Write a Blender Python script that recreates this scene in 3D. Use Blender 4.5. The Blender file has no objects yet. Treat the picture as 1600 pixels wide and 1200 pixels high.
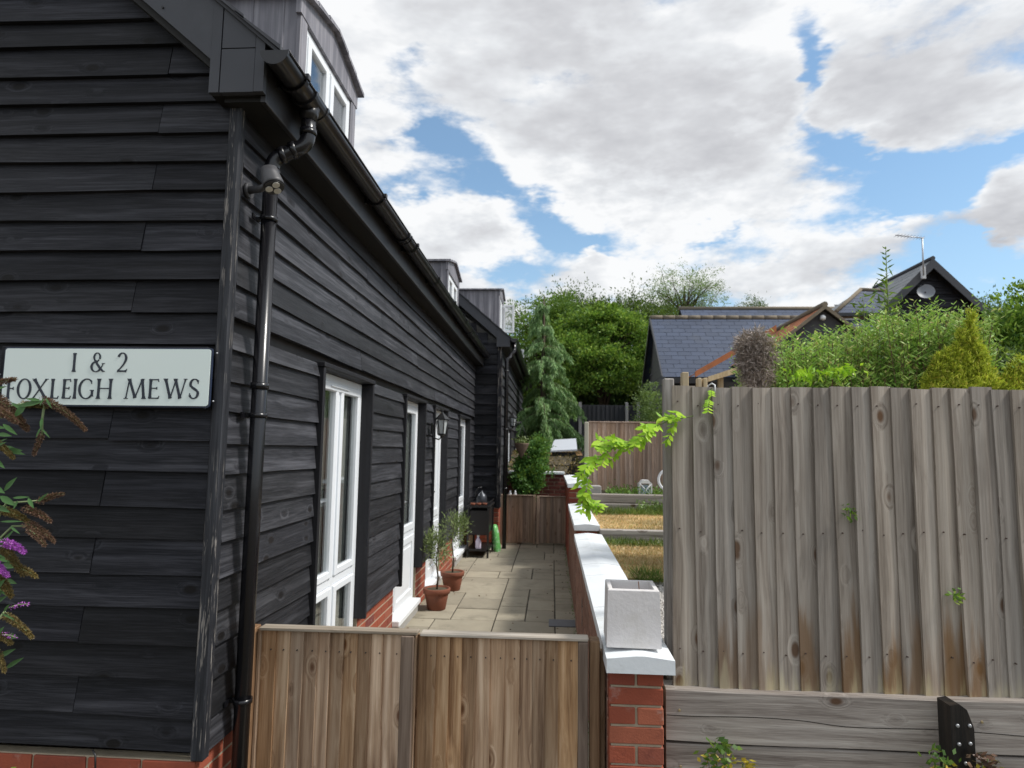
import bpy, math, random
import numpy as np
from math import radians, sin, cos, pi
from mathutils import Matrix, Vector

rnd = random.Random(7)
rng = np.random.default_rng(7)
scene = bpy.context.scene
col = scene.collection

# ------------------------------------------------------------------ camera
CAM = Vector((0.0, 0.0, 1.67))
FPX = 1000.0                       # focal length in pixels of the 1600 px wide photograph
RM = Matrix.Rotation(radians(3.66), 3, 'Z') @ Matrix.Rotation(radians(95.78), 3, 'X') @ Matrix.Rotation(radians(0.82), 3, 'Z')
cam_d = bpy.data.cameras.new('camera')
cam = bpy.data.objects.new('camera', cam_d)
col.objects.link(cam)
cam.location = CAM
cam.rotation_euler = RM.to_euler()
cam_d.sensor_width = 36.0
cam_d.lens = 36.0 * FPX / 1600.0
cam_d.clip_start = 0.05
cam_d.clip_end = 2000
cam_d.dof.use_dof = True
cam_d.dof.focus_distance = 2.9
cam_d.dof.aperture_fstop = 3.8
scene.camera = cam

# ------------------------------------------------------------------ sky and sun
SUN_EL, SUN_AZ = radians(50), radians(96)      # azimuth measured from +Y towards +X
WS = 0.10
CK = 8.9
world = bpy.data.worlds.new('World')
scene.world = world
world.use_nodes = True
sun_d = bpy.data.lights.new('sun', 'SUN')
sun = bpy.data.objects.new('sun', sun_d)
col.objects.link(sun)
sun_d.energy = 3.0
sun_d.angle = radians(11)
sun_d.color = (1.0, 0.96, 0.9)
sv = Vector((cos(SUN_EL) * sin(SUN_AZ), cos(SUN_EL) * cos(SUN_AZ), sin(SUN_EL)))
sun.rotation_euler = sv.to_track_quat('Z', 'Y').to_euler()
sun.location = (20, 10, 30)
scene.view_settings.view_transform = 'Standard'
scene.view_settings.look = 'None'
scene.view_settings.exposure = 0.32
scene.view_settings.gamma = 1.0
scene.view_settings.use_curve_mapping = False


class NT:
    """tiny helper for building node trees"""
    def __init__(s, tree):
        s.t = tree
        tree.nodes.clear()
    def n(s, typ, ins=None, **props):
        nd = s.t.nodes.new(typ)
        for k, v in props.items():
            setattr(nd, k, v)
        if ins:
            for k, v in ins.items():
                sock = nd.inputs[k]
                if isinstance(v, bpy.types.NodeSocket):
                    s.t.links.new(v, sock)
                else:
                    sock.default_value = v
        return nd
    def math(s, op, a, b=None, c=None, clamp=False):
        nd = s.t.nodes.new('ShaderNodeMath')
        nd.operation = op
        nd.use_clamp = clamp
        for i, v in enumerate((a, b, c)):
            if v is None:
                continue
            if isinstance(v, bpy.types.NodeSocket):
                s.t.links.new(v, nd.inputs[i])
            else:
                nd.inputs[i].default_value = v
        return nd.outputs[0]
    def vmath(s, op, a, b=None):
        nd = s.t.nodes.new('ShaderNodeVectorMath')
        nd.operation = op
        for i, v in enumerate((a, b)):
            if v is None:
                continue
            if isinstance(v, bpy.types.NodeSocket):
                s.t.links.new(v, nd.inputs[i])
            else:
                nd.inputs[i].default_value = v
        return nd.outputs['Value'] if op in ('DOT_PRODUCT', 'LENGTH', 'DISTANCE') else nd.outputs[0]
    def noise(s, vec, scale=1.0, detail=4.0, rough=0.5, dist=0.0):
        nd = s.n('ShaderNodeTexNoise', {'Vector': vec, 'Scale': scale, 'Detail': detail, 'Roughness': rough, 'Distortion': dist})
        return nd.outputs['Fac']
    def maprange(s, v, a, b, c=0.0, d=1.0, smooth=True):
        nd = s.n('ShaderNodeMapRange', {0: v, 1: a, 2: b, 3: c, 4: d})
        nd.interpolation_type = 'SMOOTHSTEP' if smooth else 'LINEAR'
        return nd.outputs[0]
    def mix(s, f, a, b, blend='MIX'):
        nd = s.t.nodes.new('ShaderNodeMix')
        nd.data_type = 'RGBA'
        nd.blend_type = blend
        for i, v in ((0, f), (6, a), (7, b)):
            if isinstance(v, bpy.types.NodeSocket):
                s.t.links.new(v, nd.inputs[i])
            else:
                nd.inputs[i].default_value = v if i == 0 else (tuple(v) + (1,))[:4]
        return nd.outputs[2]
    def ramp(s, v, stops):
        nd = s.t.nodes.new('ShaderNodeValToRGB')
        s.t.links.new(v, nd.inputs[0])
        el = nd.color_ramp.elements
        while len(el) > 1:
            el.remove(el[-1])
        el[0].position = stops[0][0]
        el[0].color = tuple(stops[0][1]) + (1,)
        for p, c in stops[1:]:
            e = el.new(p)
            e.color = tuple(c) + (1,)
        return nd.outputs[0]


def ray(u, v):
    return RM @ Vector(((u - 800) / FPX, (600 - v) / FPX, -1))


def build_world():
    T = NT(world.node_tree)
    sky = T.n('ShaderNodeTexSky', sky_type='NISHITA')
    sky.sun_disc = False
    sky.sun_elevation = SUN_EL
    sky.sun_rotation = SUN_AZ
    sky.air_density = 1.0
    sky.dust_density = 0.6
    sky.ozone_density = 1.6
    tc = T.n('ShaderNodeTexCoord')
    d = tc.outputs['Generated']
    sep = T.n('ShaderNodeSeparateXYZ', {0: d})
    x, y, z = sep.outputs
    az = T.math('ARCTAN2', x, y)
    el = T.math('ARCSINE', z)
    # cloud layer coordinates: flattened towards the horizon
    zz = T.math('ADD', T.math('MAXIMUM', z, 0.0), 0.55)
    p = T.n('ShaderNodeCombineXYZ', {0: T.math('DIVIDE', x, zz), 1: T.math('DIVIDE', y, zz), 2: T.math('MULTIPLY', z, 2.0)}).outputs[0]
    warp = T.n('ShaderNodeTexNoise', {'Vector': p, 'Scale': 5.0, 'Detail': 5.0, 'Roughness': 0.62})
    wv = T.vmath('SUBTRACT', warp.outputs['Color'], (0.5, 0.5, 0.5))
    wsep = T.n('ShaderNodeSeparateXYZ', {0: wv})
    azw = T.math('ADD', az, T.math('MULTIPLY', wsep.outputs[0], 0.20))
    elw = T.math('ADD', el, T.math('MULTIPLY', wsep.outputs[1], 0.17))

    def blob(u, v, ru, rv, amp, rot=0.0):
        c = ray(u, v).normalized()
        a0, e0 = math.atan2(c.x, c.y), math.asin(c.z)
        ra, re = ru / FPX / max(cos(e0), .5) * .93, rv / FPX * .93
        m = Matrix.Rotation(-rot, 2)
        # rows of the linear map (da, de) -> unit ellipse
        r1 = (m[0][0] / ra, m[0][1] / ra)
        r2 = (m[1][0] / re, m[1][1] / re)
        q1 = T.math('MULTIPLY_ADD', azw, r1[0], T.math('MULTIPLY_ADD', elw, r1[1], -(a0 * r1[0] + e0 * r1[1])))
        q2 = T.math('MULTIPLY_ADD', azw, r2[0], T.math('MULTIPLY_ADD', elw, r2[1], -(a0 * r2[0] + e0 * r2[1])))
        q = T.math('MULTIPLY_ADD', q1, q1, T.math('MULTIPLY', q2, q2))
        return T.math('MULTIPLY', T.math('POWER', 0.42, q), amp)

    def total(B):
        s = None
        for b in B:
            v = blob(*b)
            s = v if s is None else T.math('ADD', s, v)
        return s
    # (u, v, ru, rv, amplitude, rotation): negative = gaps of blue, positive = cumulus heaps
    bias = total([
        (738, 262, 92, 48, -.90, -.45), (840, 335, 75, 34, -.75, -.35), (640, 292, 45, 22, -.55, 0), (668, 200, 24, 26, -.5, 0), (560, 150, 22, 22, -.15, 0),
        (905, 368, 70, 15, -.62, .25), (1020, 350, 70, 10, -.30, .3), (830, 425, 70, 24, -.50, .1), (720, 440, 90, 16, -.40, 0), (640, 110, 34, 24, -.34, 0), (870, 375, 60, 30, -.3, 0),
        (1258, 80, 19, 45, -.78, .2), (1250, 185, 19, 42, -.75, 0), (1262, 130, 14, 20, -.5, 0), (1240, 20, 20, 20, -.2, 0),
        (1325, 252, 72, 24, -.85, -.3), (1440, 280, 95, 30, -.85, 0), (1545, 238, 70, 17, -.72, .15), (1400, 318, 80, 22, -.55, 0),
        (1570, 425, 75, 38, -.75, 0), (1500, 388, 40, 10, -.45, 0), (1120, 366, 70, 7, -.32, .25), (950, 392, 26, 9, -.35, 0), (1130, 420, 40, 8, -.1, 0),
        (610, 215, 48, 40, .40, 0), (700, 365, 110, 34, .38, -.15), (778, 320, 30, 15, .62, 0), (905, 404, 26, 16, .55, 0),
        (790, 150, 110, 60, .20, -.5), (900, 280, 60, 36, .30, 0), (1020, 290, 110, 40, .30, -.1), (1080, 160, 200, 110, .34, 0), (1450, 110, 160, 95, .36, 0), (1575, 318, 62, 44, .62, 0),
        (1240, 420, 150, 34, .34, .15), (1380, 362, 100, 18, .2, 0), (1080, 325, 110, 20, .16, 0), (1000, 440, 120, 16, .16, 0), (760, 385, 70, 22, .2, 0)])
    big = T.noise(p, 2.4, 5.0, 0.55, 0.0)
    fine = T.noise(p, 7.5, 7.0, 0.64, 0.0)
    dens = T.math('ADD', T.math('MULTIPLY_ADD', big, 1.95, -.975), T.math('ADD', T.math('MULTIPLY_ADD', fine, 1.75, -.875), T.math('ADD', bias, 0.30)))
    midn = T.noise(p, 4.6, 3.0, 0.5, 0.0)
    dens = T.math('ADD', dens, T.math('MULTIPLY_ADD', midn, 1.1, -.55))
    # the same layer sampled a little towards the sun: the difference shades the heaps
    p2 = T.vmath('ADD', p, (.05, .05, .10))
    big2 = T.noise(p2, 2.4, 3.0, 0.5, 0.0)
    p3 = T.vmath('ADD', p, (.012, .015, .03))
    fine2 = T.noise(p3, 7.5, 4.0, 0.6, 0.0)
    lit = T.math('ADD', T.math('MULTIPLY', T.math('SUBTRACT', big, big2), 2.6), T.math('MULTIPLY', T.math('SUBTRACT', fine, fine2), 2.0))
    cover = T.math('MULTIPLY', T.maprange(dens, -0.20, 0.40), 0.97)
    core = T.maprange(dens, 0.25, 0.9)
    dk = total([(980, 190, 170, 80, .55, -.2), (1150, 285, 110, 46, .5, 0), (1460, 135, 165, 65, .75, 0), (1300, 432, 160, 34, .8, .1), (720, 20, 110, 34, .6, 0), (1570, 355, 50, 24, .5, 0),
                (960, 20, 150, 34, .42, 0), (628, 218, 24, 18, .45, 0), (785, 372, 36, 12, .35, 0), (700, 400, 60, 14, .2, 0), (1060, 60, 90, 40, .35, 0)])
    shade = T.math('ADD', T.math('SUBTRACT', T.math('MULTIPLY_ADD', core, 0.32, .03), T.math('MULTIPLY', lit, 0.85)), T.math('MULTIPLY', dk, 0.52), clamp=True)
    ccol = T.vmath('MULTIPLY', T.ramp(shade, [(0.0, (.885, .89, .895)), (0.25, (.74, .755, .775)), (0.55, (.615, .62, .64)), (1.0, (.48, .482, .505))]), (CK, CK, CK))
    skyc = T.mix(1.0, sky.outputs[0], (1.20, 1.42, 1.42), 'MULTIPLY')
    hz = T.maprange(z, 0.0, 0.42, 0.58, 0.12)
    skyc = T.mix(hz, skyc, (4.6, 6.0, 7.2))
    c = T.mix(cover, skyc, ccol)
    gnd = T.maprange(z, -0.06, -0.01)
    c = T.mix(gnd, (1.2, 1.15, 1.0), c)
    bg = T.n('ShaderNodeBackground', {'Color': c, 'Strength': WS})
    out = T.n('ShaderNodeOutputWorld')
    T.t.links.new(bg.outputs[0], out.inputs[0])
    world.cycles.sampling_method = 'MANUAL'
    world.cycles.sample_map_resolution = 512


build_world()


# ------------------------------------------------------------------ pixel measurement helpers
def PY(u, v, y):
    r = ray(u, v)
    return CAM + r * (y / r.y)


def PX(u, v, x):
    r = ray(u, v)
    return CAM + r * (x / r.x)


def PZ(u, v, z):
    r = ray(u, v)
    return CAM + r * ((z - CAM.z) / r.z)


# ------------------------------------------------------------------ object helpers
BASE = {}


def tagp(o, label=None, cat=None, group=None, kind=None):
    if label: o['label'] = label
    if cat: o['category'] = cat
    if group: o['group'] = group
    if kind: o['kind'] = kind
    return o


def thing(name, label, cat, loc=(0, 0, 0), group=None):
    o = bpy.data.objects.new(name, None)
    col.objects.link(o)
    o.location = loc
    o.empty_display_size = .1
    BASE[o.name] = Vector(loc)
    return tagp(o, label, cat, group)


def link_mesh(name, me, mat, parent=None, label=None, kind=None):
    o = bpy.data.objects.new(name, me)
    if mat is not None and len(me.materials) == 0:
        me.materials.append(mat)
    col.objects.link(o)
    if parent is not None:
        o.parent = parent
        BASE[o.name] = BASE[parent.name]
    else:
        BASE[o.name] = Vector((0, 0, 0))
    if label: o['label'] = label
    if kind: o['kind'] = kind
    return o


class MB:
    def __init__(s):
        s.v = []
        s.f = []
        s.sm = []
    def add(s, vs, fs, smooth=False):
        b = len(s.v)
        s.v += [tuple(v) for v in vs]
        s.f += [tuple(i + b for i in f) for f in fs]
        s.sm += [smooth] * len(fs)
        return s
    def box(s, x0, x1, y0, y1, z0, z1):
        vs = [(x, y, z) for x in (x0, x1) for y in (y0, y1) for z in (z0, z1)]
        return s.add(vs, [(0, 1, 3, 2), (4, 6, 7, 5), (0, 4, 5, 1), (2, 3, 7, 6), (0, 2, 6, 4), (1, 5, 7, 3)])
    def cbox(s, x0, x1, y0, y1, z0, z1, c=.004):
        """box with chamfered edges"""
        lo, hi = (x0, y0, z0), (x1, y1, z1)
        vs, idx = [], {}
        for sx in (0, 1):
            for sy in (0, 1):
                for sz in (0, 1):
                    sg = (sx, sy, sz)
                    for ax in range(3):
                        p = []
                        for k in range(3):
                            e = hi[k] if sg[k] else lo[k]
                            ins = -c if sg[k] else c
                            p.append(e if k == ax else e + ins)
                        idx[(sx, sy, sz, ax)] = len(vs)
                        vs.append(tuple(p))
        fs = []
        for ax in range(3):
            o1, o2 = (ax + 1) % 3, (ax + 2) % 3
            for sd in (0, 1):
                q = []
                for a, b in ((0, 0), (1, 0), (1, 1), (0, 1)):
                    sg = [0, 0, 0]; sg[ax] = sd; sg[o1] = a; sg[o2] = b
                    q.append(idx[(sg[0], sg[1], sg[2], ax)])
                fs.append(tuple(q if sd else q[::-1]))
        for ax in range(3):           # edges parallel to ax
            o1, o2 = (ax + 1) % 3, (ax + 2) % 3
            for a in (0, 1):
                for b in (0, 1):
                    q = []
                    for t in (0, 1):
                        sg = [0, 0, 0]; sg[ax] = t; sg[o1] = a; sg[o2] = b
                        q.append((idx[tuple(sg) + (o1,)], idx[tuple(sg) + (o2,)]))
                    f = (q[0][0], q[1][0], q[1][1], q[0][1])
                    if (a == b):
                        f = f[::-1]
                    fs.append(f)
        for sx in (0, 1):
            for sy in (0, 1):
                for sz in (0, 1):
                    t = tuple(idx[(sx, sy, sz, k)] for k in range(3))
                    fs.append(t if (sx + sy + sz) % 2 else t[::-1])
        return s.add(vs, fs)
    def prism(s, poly, d):
        """poly: list of 3D points (one flat outline), d: extrusion vector"""
        n = len(poly)
        d = Vector(d)
        vs = [Vector(p) for p in poly] + [Vector(p) + d for p in poly]
        fs = [tuple(range(n))[::-1], tuple(range(n, 2 * n))]
        for i in range(n):
            j = (i + 1) % n
            fs.append((i, j, n + j, n + i))
        return s.add(vs, fs)
    def tube(s, pts, rad, seg=10, cap=True, smooth=True):
        pts = [Vector(p) for p in pts]
        if not hasattr(rad, '__len__'):
            rad = [rad] * len(pts)
        b = len(s.v)
        n = len(pts)
        up = None
        for i, p in enumerate(pts):
            t = (pts[min(i + 1, n - 1)] - pts[max(i - 1, 0)]).normalized()
            if up is None:
                up = Vector((0, 0, 1)) if abs(t.z) < .9 else Vector((1, 0, 0))
            a = t.cross(up)
            if a.length < 1e-6:
                a = t.orthogonal()
            a.normalize()
            up = a.cross(t).normalized()
            for k in range(seg):
                w = 2 * pi * k / seg
                s.v.append(tuple(p + (a * cos(w) + up * sin(w)) * rad[i]))
        for i in range(n - 1):
            for k in range(seg):
                k2 = (k + 1) % seg
                s.f.append((b + i * seg + k, b + i * seg + k2, b + (i + 1) * seg + k2, b + (i + 1) * seg + k))
                s.sm.append(smooth)
        if cap:
            s.f.append(tuple(b + k for k in range(seg))[::-1]); s.sm.append(False)
            s.f.append(tuple(b + (n - 1) * seg + k for k in range(seg))); s.sm.append(False)
        return s
    def lathe(s, c, prof, seg=24, smooth=True):
        """prof: list of (r, z)"""
        b = len(s.v)
        for r, z in prof:
            for k in range(seg):
                w = 2 * pi * k / seg
                s.v.append((c[0] + r * cos(w), c[1] + r * sin(w), c[2] + z))
        for i in range(len(prof) - 1):
            for k in range(seg):
                k2 = (k + 1) % seg
                s.f.append((b + i * seg + k, b + i * seg + k2, b + (i + 1) * seg + k2, b + (i + 1) * seg + k))
                s.sm.append(smooth)
        return s
    def build(s, name, mat, parent=None, label=None, kind=None, jit=0):
        off = BASE[parent.name] if parent is not None else Vector((0, 0, 0))
        me = bpy.data.meshes.new(name)
        vs = [(v[0] - off.x, v[1] - off.y, v[2] - off.z) for v in s.v]
        if jit:
            vs = [(v[0] + rnd.uniform(-jit, jit), v[1] + rnd.uniform(-jit, jit), v[2] + rnd.uniform(-jit, jit)) for v in vs]
        me.from_pydata(vs, [], s.f)
        me.polygons.foreach_set('use_smooth', s.sm)
        me.update()
        return link_mesh(name, me, mat, parent, label, kind)


def np_mesh(name, verts, nper, mat, parent=None, label=None, kind=None):
    """verts: (n*nper,3) array of separate n-gons"""
    off = BASE[parent.name] if parent is not None else Vector((0, 0, 0))
    verts = verts.astype(np.float32) - np.array(off, dtype=np.float32)
    n = len(verts) // nper
    me = bpy.data.meshes.new(name)
    me.vertices.add(len(verts))
    me.vertices.foreach_set('co', verts.ravel())
    me.loops.add(len(verts))
    me.loops.foreach_set('vertex_index', np.arange(len(verts), dtype=np.int32))
    me.polygons.add(n)
    me.polygons.foreach_set('loop_start', np.arange(0, len(verts), nper, dtype=np.int32))
    me.polygons.foreach_set('loop_total', np.full(n, nper, dtype=np.int32))
    me.update(calc_edges=True)
    return link_mesh(name, me, mat, parent, label, kind)


def norm(a):
    return a / np.maximum(np.linalg.norm(a, axis=1, keepdims=True), 1e-9)


def leaves(c, d, L, W, fold=0.0):
    """rhombic leaves: centres c, directions d, lengths L, widths W"""
    n = len(c)
    d = norm(d)
    s = norm(np.cross(d, norm(rng.normal(size=(n, 3)))))
    nn = np.cross(d, s)
    L = np.broadcast_to(np.asarray(L, float).reshape(-1, 1), (n, 1))
    W = np.broadcast_to(np.asarray(W, float).reshape(-1, 1), (n, 1))
    a = c
    b = c + d * L * .45 + s * W * .5 + nn * fold * W
    e = c + d * L
    f = c + d * L * .45 - s * W * .5 + nn * fold * W
    return np.stack([a, b, e, f], axis=1).reshape(-1, 3)


# ------------------------------------------------------------------ materials
MATS = {}


def new_mat(name):
    m = bpy.data.materials.new(name)
    m.use_nodes = True
    T = NT(m.node_tree)
    MATS[name] = m
    return m, T


def finish(T, color, rough=.6, spec=.5, bump=None, bstr=.3, bdist=.01, metallic=0.0, coat=0.0):
    ins = {'Base Color': color if isinstance(color, bpy.types.NodeSocket) else (tuple(color) + (1,))[:4],
           'Roughness': rough, 'Specular IOR Level': spec, 'Metallic': metallic, 'Coat Weight': coat}
    bs = T.n('ShaderNodeBsdfPrincipled', ins)
    if bump is not None:
        bn = T.n('ShaderNodeBump', {'Height': bump, 'Strength': bstr, 'Distance': bdist})
        T.t.links.new(bn.outputs[0], bs.inputs['Normal'])
    out = T.n('ShaderNodeOutputMaterial')
    T.t.links.new(bs.outputs[0], out.inputs[0])
    return bs


def coords(T, rand=True):
    tc = T.n('ShaderNodeTexCoord')
    p = tc.outputs['Object']
    oi = T.n('ShaderNodeObjectInfo')
    if rand:
        r = oi.outputs['Random']
        o = T.n('ShaderNodeCombineXYZ', {0: T.math('MULTIPLY', r, 37.0), 1: T.math('MULTIPLY', r, 91.0), 2: T.math('MULTIPLY', r, 53.0)}).outputs[0]
        p2 = T.vmath('ADD', p, o)
    else:
        p2 = p
    return p, p2, oi.outputs['Random']


def wood(name, axis, dark, mid, light, rough=.65, knots=1.0, var=.25, streak=1.0, stain=None, bump=.35, wear=0.0, spec=.35, island=False, grainscale=1.0, fine=.36, ksp=.70):
    m, T = new_mat(name)
    p, q, r = coords(T)
    if island:
        g = T.n('ShaderNodeNewGeometry')
        r = g.outputs['Random Per Island']
        o = T.n('ShaderNodeCombineXYZ', {0: T.math('MULTIPLY', r, 37.0), 1: T.math('MULTIPLY', r, 91.0), 2: T.math('MULTIPLY', r, 53.0)}).outputs[0]
        q = T.vmath('ADD', p, o)
    def sc(al, ac):
        v = [ac, ac, ac]
        v['XYZ'.index(axis)] = al
        return T.vmath('MULTIPLY', q, tuple(v))
    warp = T.noise(sc(1.3, 5), 1, 2, .5)
    kn = T.n('ShaderNodeTexVoronoi', {'Vector': sc(5.5, 10), 'Scale': 1.0, 'Randomness': 1.0})
    kd = kn.outputs['Distance']
    ksel = T.n('ShaderNodeSeparateColor', {0: kn.outputs['Color']}).outputs[0]
    ksel = T.math('GREATER_THAN', ksel, ksp)
    kinf = T.math('MULTIPLY', T.maprange(kd, .42, .05), ksel)
    # growth rings bending round the knots
    across = T.math('ADD', T.math('MULTIPLY', warp, 1.1), T.math('MULTIPLY', kinf, 1.1 * knots))
    off = T.n('ShaderNodeCombineXYZ', {0: across, 1: across, 2: across}).outputs[0]
    gr = T.noise(T.vmath('ADD', sc(.55, 24 * grainscale), T.vmath('MULTIPLY', off, (1.5, 1.5, 1.5))), 1, 5, .62)
    fib = T.noise(sc(7, 210), 1, 3, .6)
    mid_ = T.noise(T.vmath('ADD', sc(2.2, 85), off), 1, 5, .7)
    blot = T.noise(sc(.9, 2.6), 1, 4, .6)
    gm = T.math('MULTIPLY_ADD', mid_, fine, T.math('MULTIPLY', gr, 1 - fine))
    c = T.ramp(gm, [(.36, dark), (.5, mid), (.63, light)])
    c = T.mix(T.math('MULTIPLY', T.maprange(fib, .4, .7), .38 * streak), c, light)
    c = T.mix(T.math('MULTIPLY', T.maprange(blot, .52, .72), .55), c, dark)
    if knots:
        kc = T.maprange(kd, .22, .12)
        kc = T.math('MULTIPLY', T.math('MULTIPLY', kc, ksel), min(1.0, knots))
        ring = T.math('MULTIPLY', T.math('MULTIPLY', T.maprange(kd, .42, .2), ksel), .30 * knots)
        c = T.mix(ring, c, tuple(m_ * .6 + d_ * .4 for m_, d_ in zip(mid, dark)))
        c = T.mix(kc, c, (dark[0] * .75, dark[1] * .55, dark[2] * .42))
    if stain:
        z0, z1, scol, scol2 = stain
        sep = T.n('ShaderNodeSeparateXYZ', {0: p})
        zz = sep.outputs[2]
        sn = T.noise(sc(1.6, 16), 1, 4, .6)
        h = T.math('ADD', zz, T.math('MULTIPLY', T.math('SUBTRACT', sn, .5), (z1 - z0) * 2.4))
        f1 = T.math('MULTIPLY', T.maprange(h, z1, z0 + (z1 - z0) * .35), T.maprange(T.math('FRACT', T.math('MULTIPLY', r, 13.7)), .25, .8))
        c = T.mix(T.math('MULTIPLY', f1, .8), c, scol)
        sn2 = T.noise(sc(2.5, 22), 1, 3, .6)
        f2 = T.math('MULTIPLY', T.maprange(T.math('ADD', zz, T.math('MULTIPLY', T.math('SUBTRACT', sn2, .5), (z1 - z0) * 1.3)), z0 + (z1 - z0) * .34, z0), .5)
        c = T.mix(f2, c, scol2)
    if wear:
        wn = T.noise(sc(4, 60), 1, 4, .7)
        wn2 = T.noise(sc(1.2, 3), 1, 3, .6)
        wf = T.math('MULTIPLY', T.maprange(wn, .55, .60), T.maprange(wn2, .38, .52))
        c = T.mix(T.math('MULTIPLY', wf, wear), c, (.26, .24, .22))
    br = T.math('ADD', T.math('MULTIPLY', r, var * 2), 1 - var)
    hv = T.n('ShaderNodeHueSaturation', {'Color': c, 'Value': br, 'Saturation': T.math('ADD', T.math('MULTIPLY', T.math('FRACT', T.math('MULTIPLY', r, 7.3)), .3), .85)})
    bh = T.math('ADD', T.math('MULTIPLY', gr, .8), T.math('MULTIPLY', fib, .35))
    rr = T.math('ADD', T.math('MULTIPLY', T.math('SUBTRACT', blot, .5), .35), rough)
    finish(T, hv.outputs[0], rr, spec, bh, bump, .004)
    return m


def plain(name, c, rough=.5, spec=.5, metallic=0, n1=.12, scale=8, bump=0.0, bscale=60, dirt=None, coat=0.0, var=0.0, island=False):
    m, T = new_mat(name)
    p, q, r = coords(T)
    if island:
        r = T.n('ShaderNodeNewGeometry').outputs['Random Per Island']
    a = T.noise(q, scale, 5, .6)
    f = T.math('ADD', T.math('MULTIPLY', T.math('SUBTRACT', a, .5), n1 * 4), 1.0)
    if var:
        f = T.math('MULTIPLY', f, T.math('ADD', T.math('MULTIPLY', r, var * 2), 1 - var))
    cc = T.n('ShaderNodeHueSaturation', {'Color': tuple(c) + (1,), 'Value': f}).outputs[0]
    if dirt:
        dn = T.noise(q, scale * .6, 6, .7)
        cc = T.mix(T.math('MULTIPLY', T.maprange(dn, .5, .72), dirt[1]), cc, dirt[0])
    b = T.noise(q, bscale, 4, .6) if bump else None
    finish(T, cc, rough, spec, b, bump, .004, metallic, coat)
    return m


def brickmat(name, island=False):
    m, T = new_mat(name)
    p, q, r = coords(T)
    if island:
        r = T.n('ShaderNodeNewGeometry').outputs['Random Per Island']
    c = T.ramp(r, [(0, (.235, .062, .040)), (.35, (.33, .088, .050)), (.65, (.285, .076, .046)), (.85, (.17, .050, .044)), (1, (.37, .118, .068))])
    a = T.noise(q, 28, 5, .65)
    c = T.mix(T.math('MULTIPLY', T.maprange(a, .5, .75), .45), c, (.16, .05, .04))
    b = T.noise(q, 9, 5, .7)
    c = T.mix(T.math('MULTIPLY', T.maprange(b, .58, .74), .4), c, (.5, .42, .38))
    h = T.noise(q, 120, 4, .6)
    finish(T, c, .85, .2, h, .5, .004)
    return m


def leafmat(name, stops, trans=.35, rough=.5, spec=.35, obj=False):
    m, T = new_mat(name)
    g = T.n('ShaderNodeNewGeometry')
    r = g.outputs['Random Per Island']
    c = T.ramp(r, stops)
    tc = T.n('ShaderNodeTexCoord')
    a = T.noise(tc.outputs['Object'], 2.2, 3, .6)
    c = T.n('ShaderNodeHueSaturation', {'Color': c, 'Value': T.maprange(a, .3, .7, .72, 1.28)}).outputs[0]
    bs = T.n('ShaderNodeBsdfPrincipled', {'Base Color': c, 'Roughness': rough, 'Specular IOR Level': spec})
    tr = T.n('ShaderNodeBsdfTranslucent', {'Color': T.mix(.5, c, (.25, .35, .03))})
    mx = T.n('ShaderNodeMixShader', {0: trans, 1: bs.outputs[0], 2: tr.outputs[0]})
    out = T.n('ShaderNodeOutputMaterial')
    T.t.links.new(mx.outputs[0], out.inputs[0])
    return m


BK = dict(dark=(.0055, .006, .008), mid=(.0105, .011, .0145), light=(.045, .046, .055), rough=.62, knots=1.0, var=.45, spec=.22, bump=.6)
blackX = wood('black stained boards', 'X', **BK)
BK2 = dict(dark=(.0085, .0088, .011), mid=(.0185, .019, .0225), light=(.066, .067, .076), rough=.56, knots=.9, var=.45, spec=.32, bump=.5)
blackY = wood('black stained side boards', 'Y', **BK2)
blackZ = wood('black stained post', 'Z', **{**BK, 'wear': 1.0})
blackT = wood('black stained trim', 'Z', dark=(.008, .008, .01), mid=(.013, .013, .016), light=(.022, .022, .027), knots=0, rough=.6)
fenceM = wood('weathered grey fence timber', 'Z', (.17, .142, .117), (.315, .276, .236), (.44, .395, .345), rough=.8, knots=1.2, var=.20, fine=.26, ksp=.66, streak=.6,
              stain=(-.02, .34, (.20, .115, .055), (.54, .48, .30)), spec=.2, bump=.5)
gateM = wood('brown gate timber', 'Z', (.17, .098, .055), (.37, .24, .145), (.56, .415, .285), rough=.75, knots=1.2, var=.36, fine=.2, ksp=.60, streak=.6, spec=.25, bump=.45)
gateFarM = wood('brown far gate timber', 'Z', (.16, .11, .08), (.30, .215, .155), (.46, .34, .26), rough=.75, knots=.6, var=.25, spec=.25)
stileM = wood('dark brown gate stile timber', 'Z', (.07, .048, .035), (.13, .092, .068), (.20, .15, .115), rough=.75, knots=.6, spec=.25)
postM = wood('pale brown gate post timber', 'Z', (.12, .065, .033), (.22, .13, .07), (.34, .22, .13), rough=.75, knots=.5, spec=.25)
capM = wood('bleached gate top rail', 'X', (.20, .16, .12), (.36, .31, .25), (.52, .47, .40), rough=.8, knots=.3, spec=.2)
sleeperM = wood('grey sleeper timber', 'X', (.13, .108, .095), (.28, .25, .225), (.44, .405, .37), rough=.85, knots=1.0, var=.15, spec=.2, bump=.6)
brownFenceM = wood('orange brown fence timber', 'Z', (.25, .165, .12), (.41, .29, .22), (.56, .42, .33), rough=.8, knots=.7, var=.18, spec=.2)
darkFenceM = wood('dark stained far fence timber', 'Z', (.012, .013, .016), (.024, .026, .031), (.045, .048, .056), rough=.7, knots=.2, var=.25)
tarM = wood('tarred black post timber', 'Z', (.005, .005, .005), (.012, .011, .010), (.04, .028, .02), rough=.5, knots=.4)
woodRaw = wood('pale sawn timber', 'Z', (.32, .24, .14), (.48, .38, .24), (.60, .50, .34), rough=.7, knots=.4)
brickM = brickmat('red facing brick')
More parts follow.
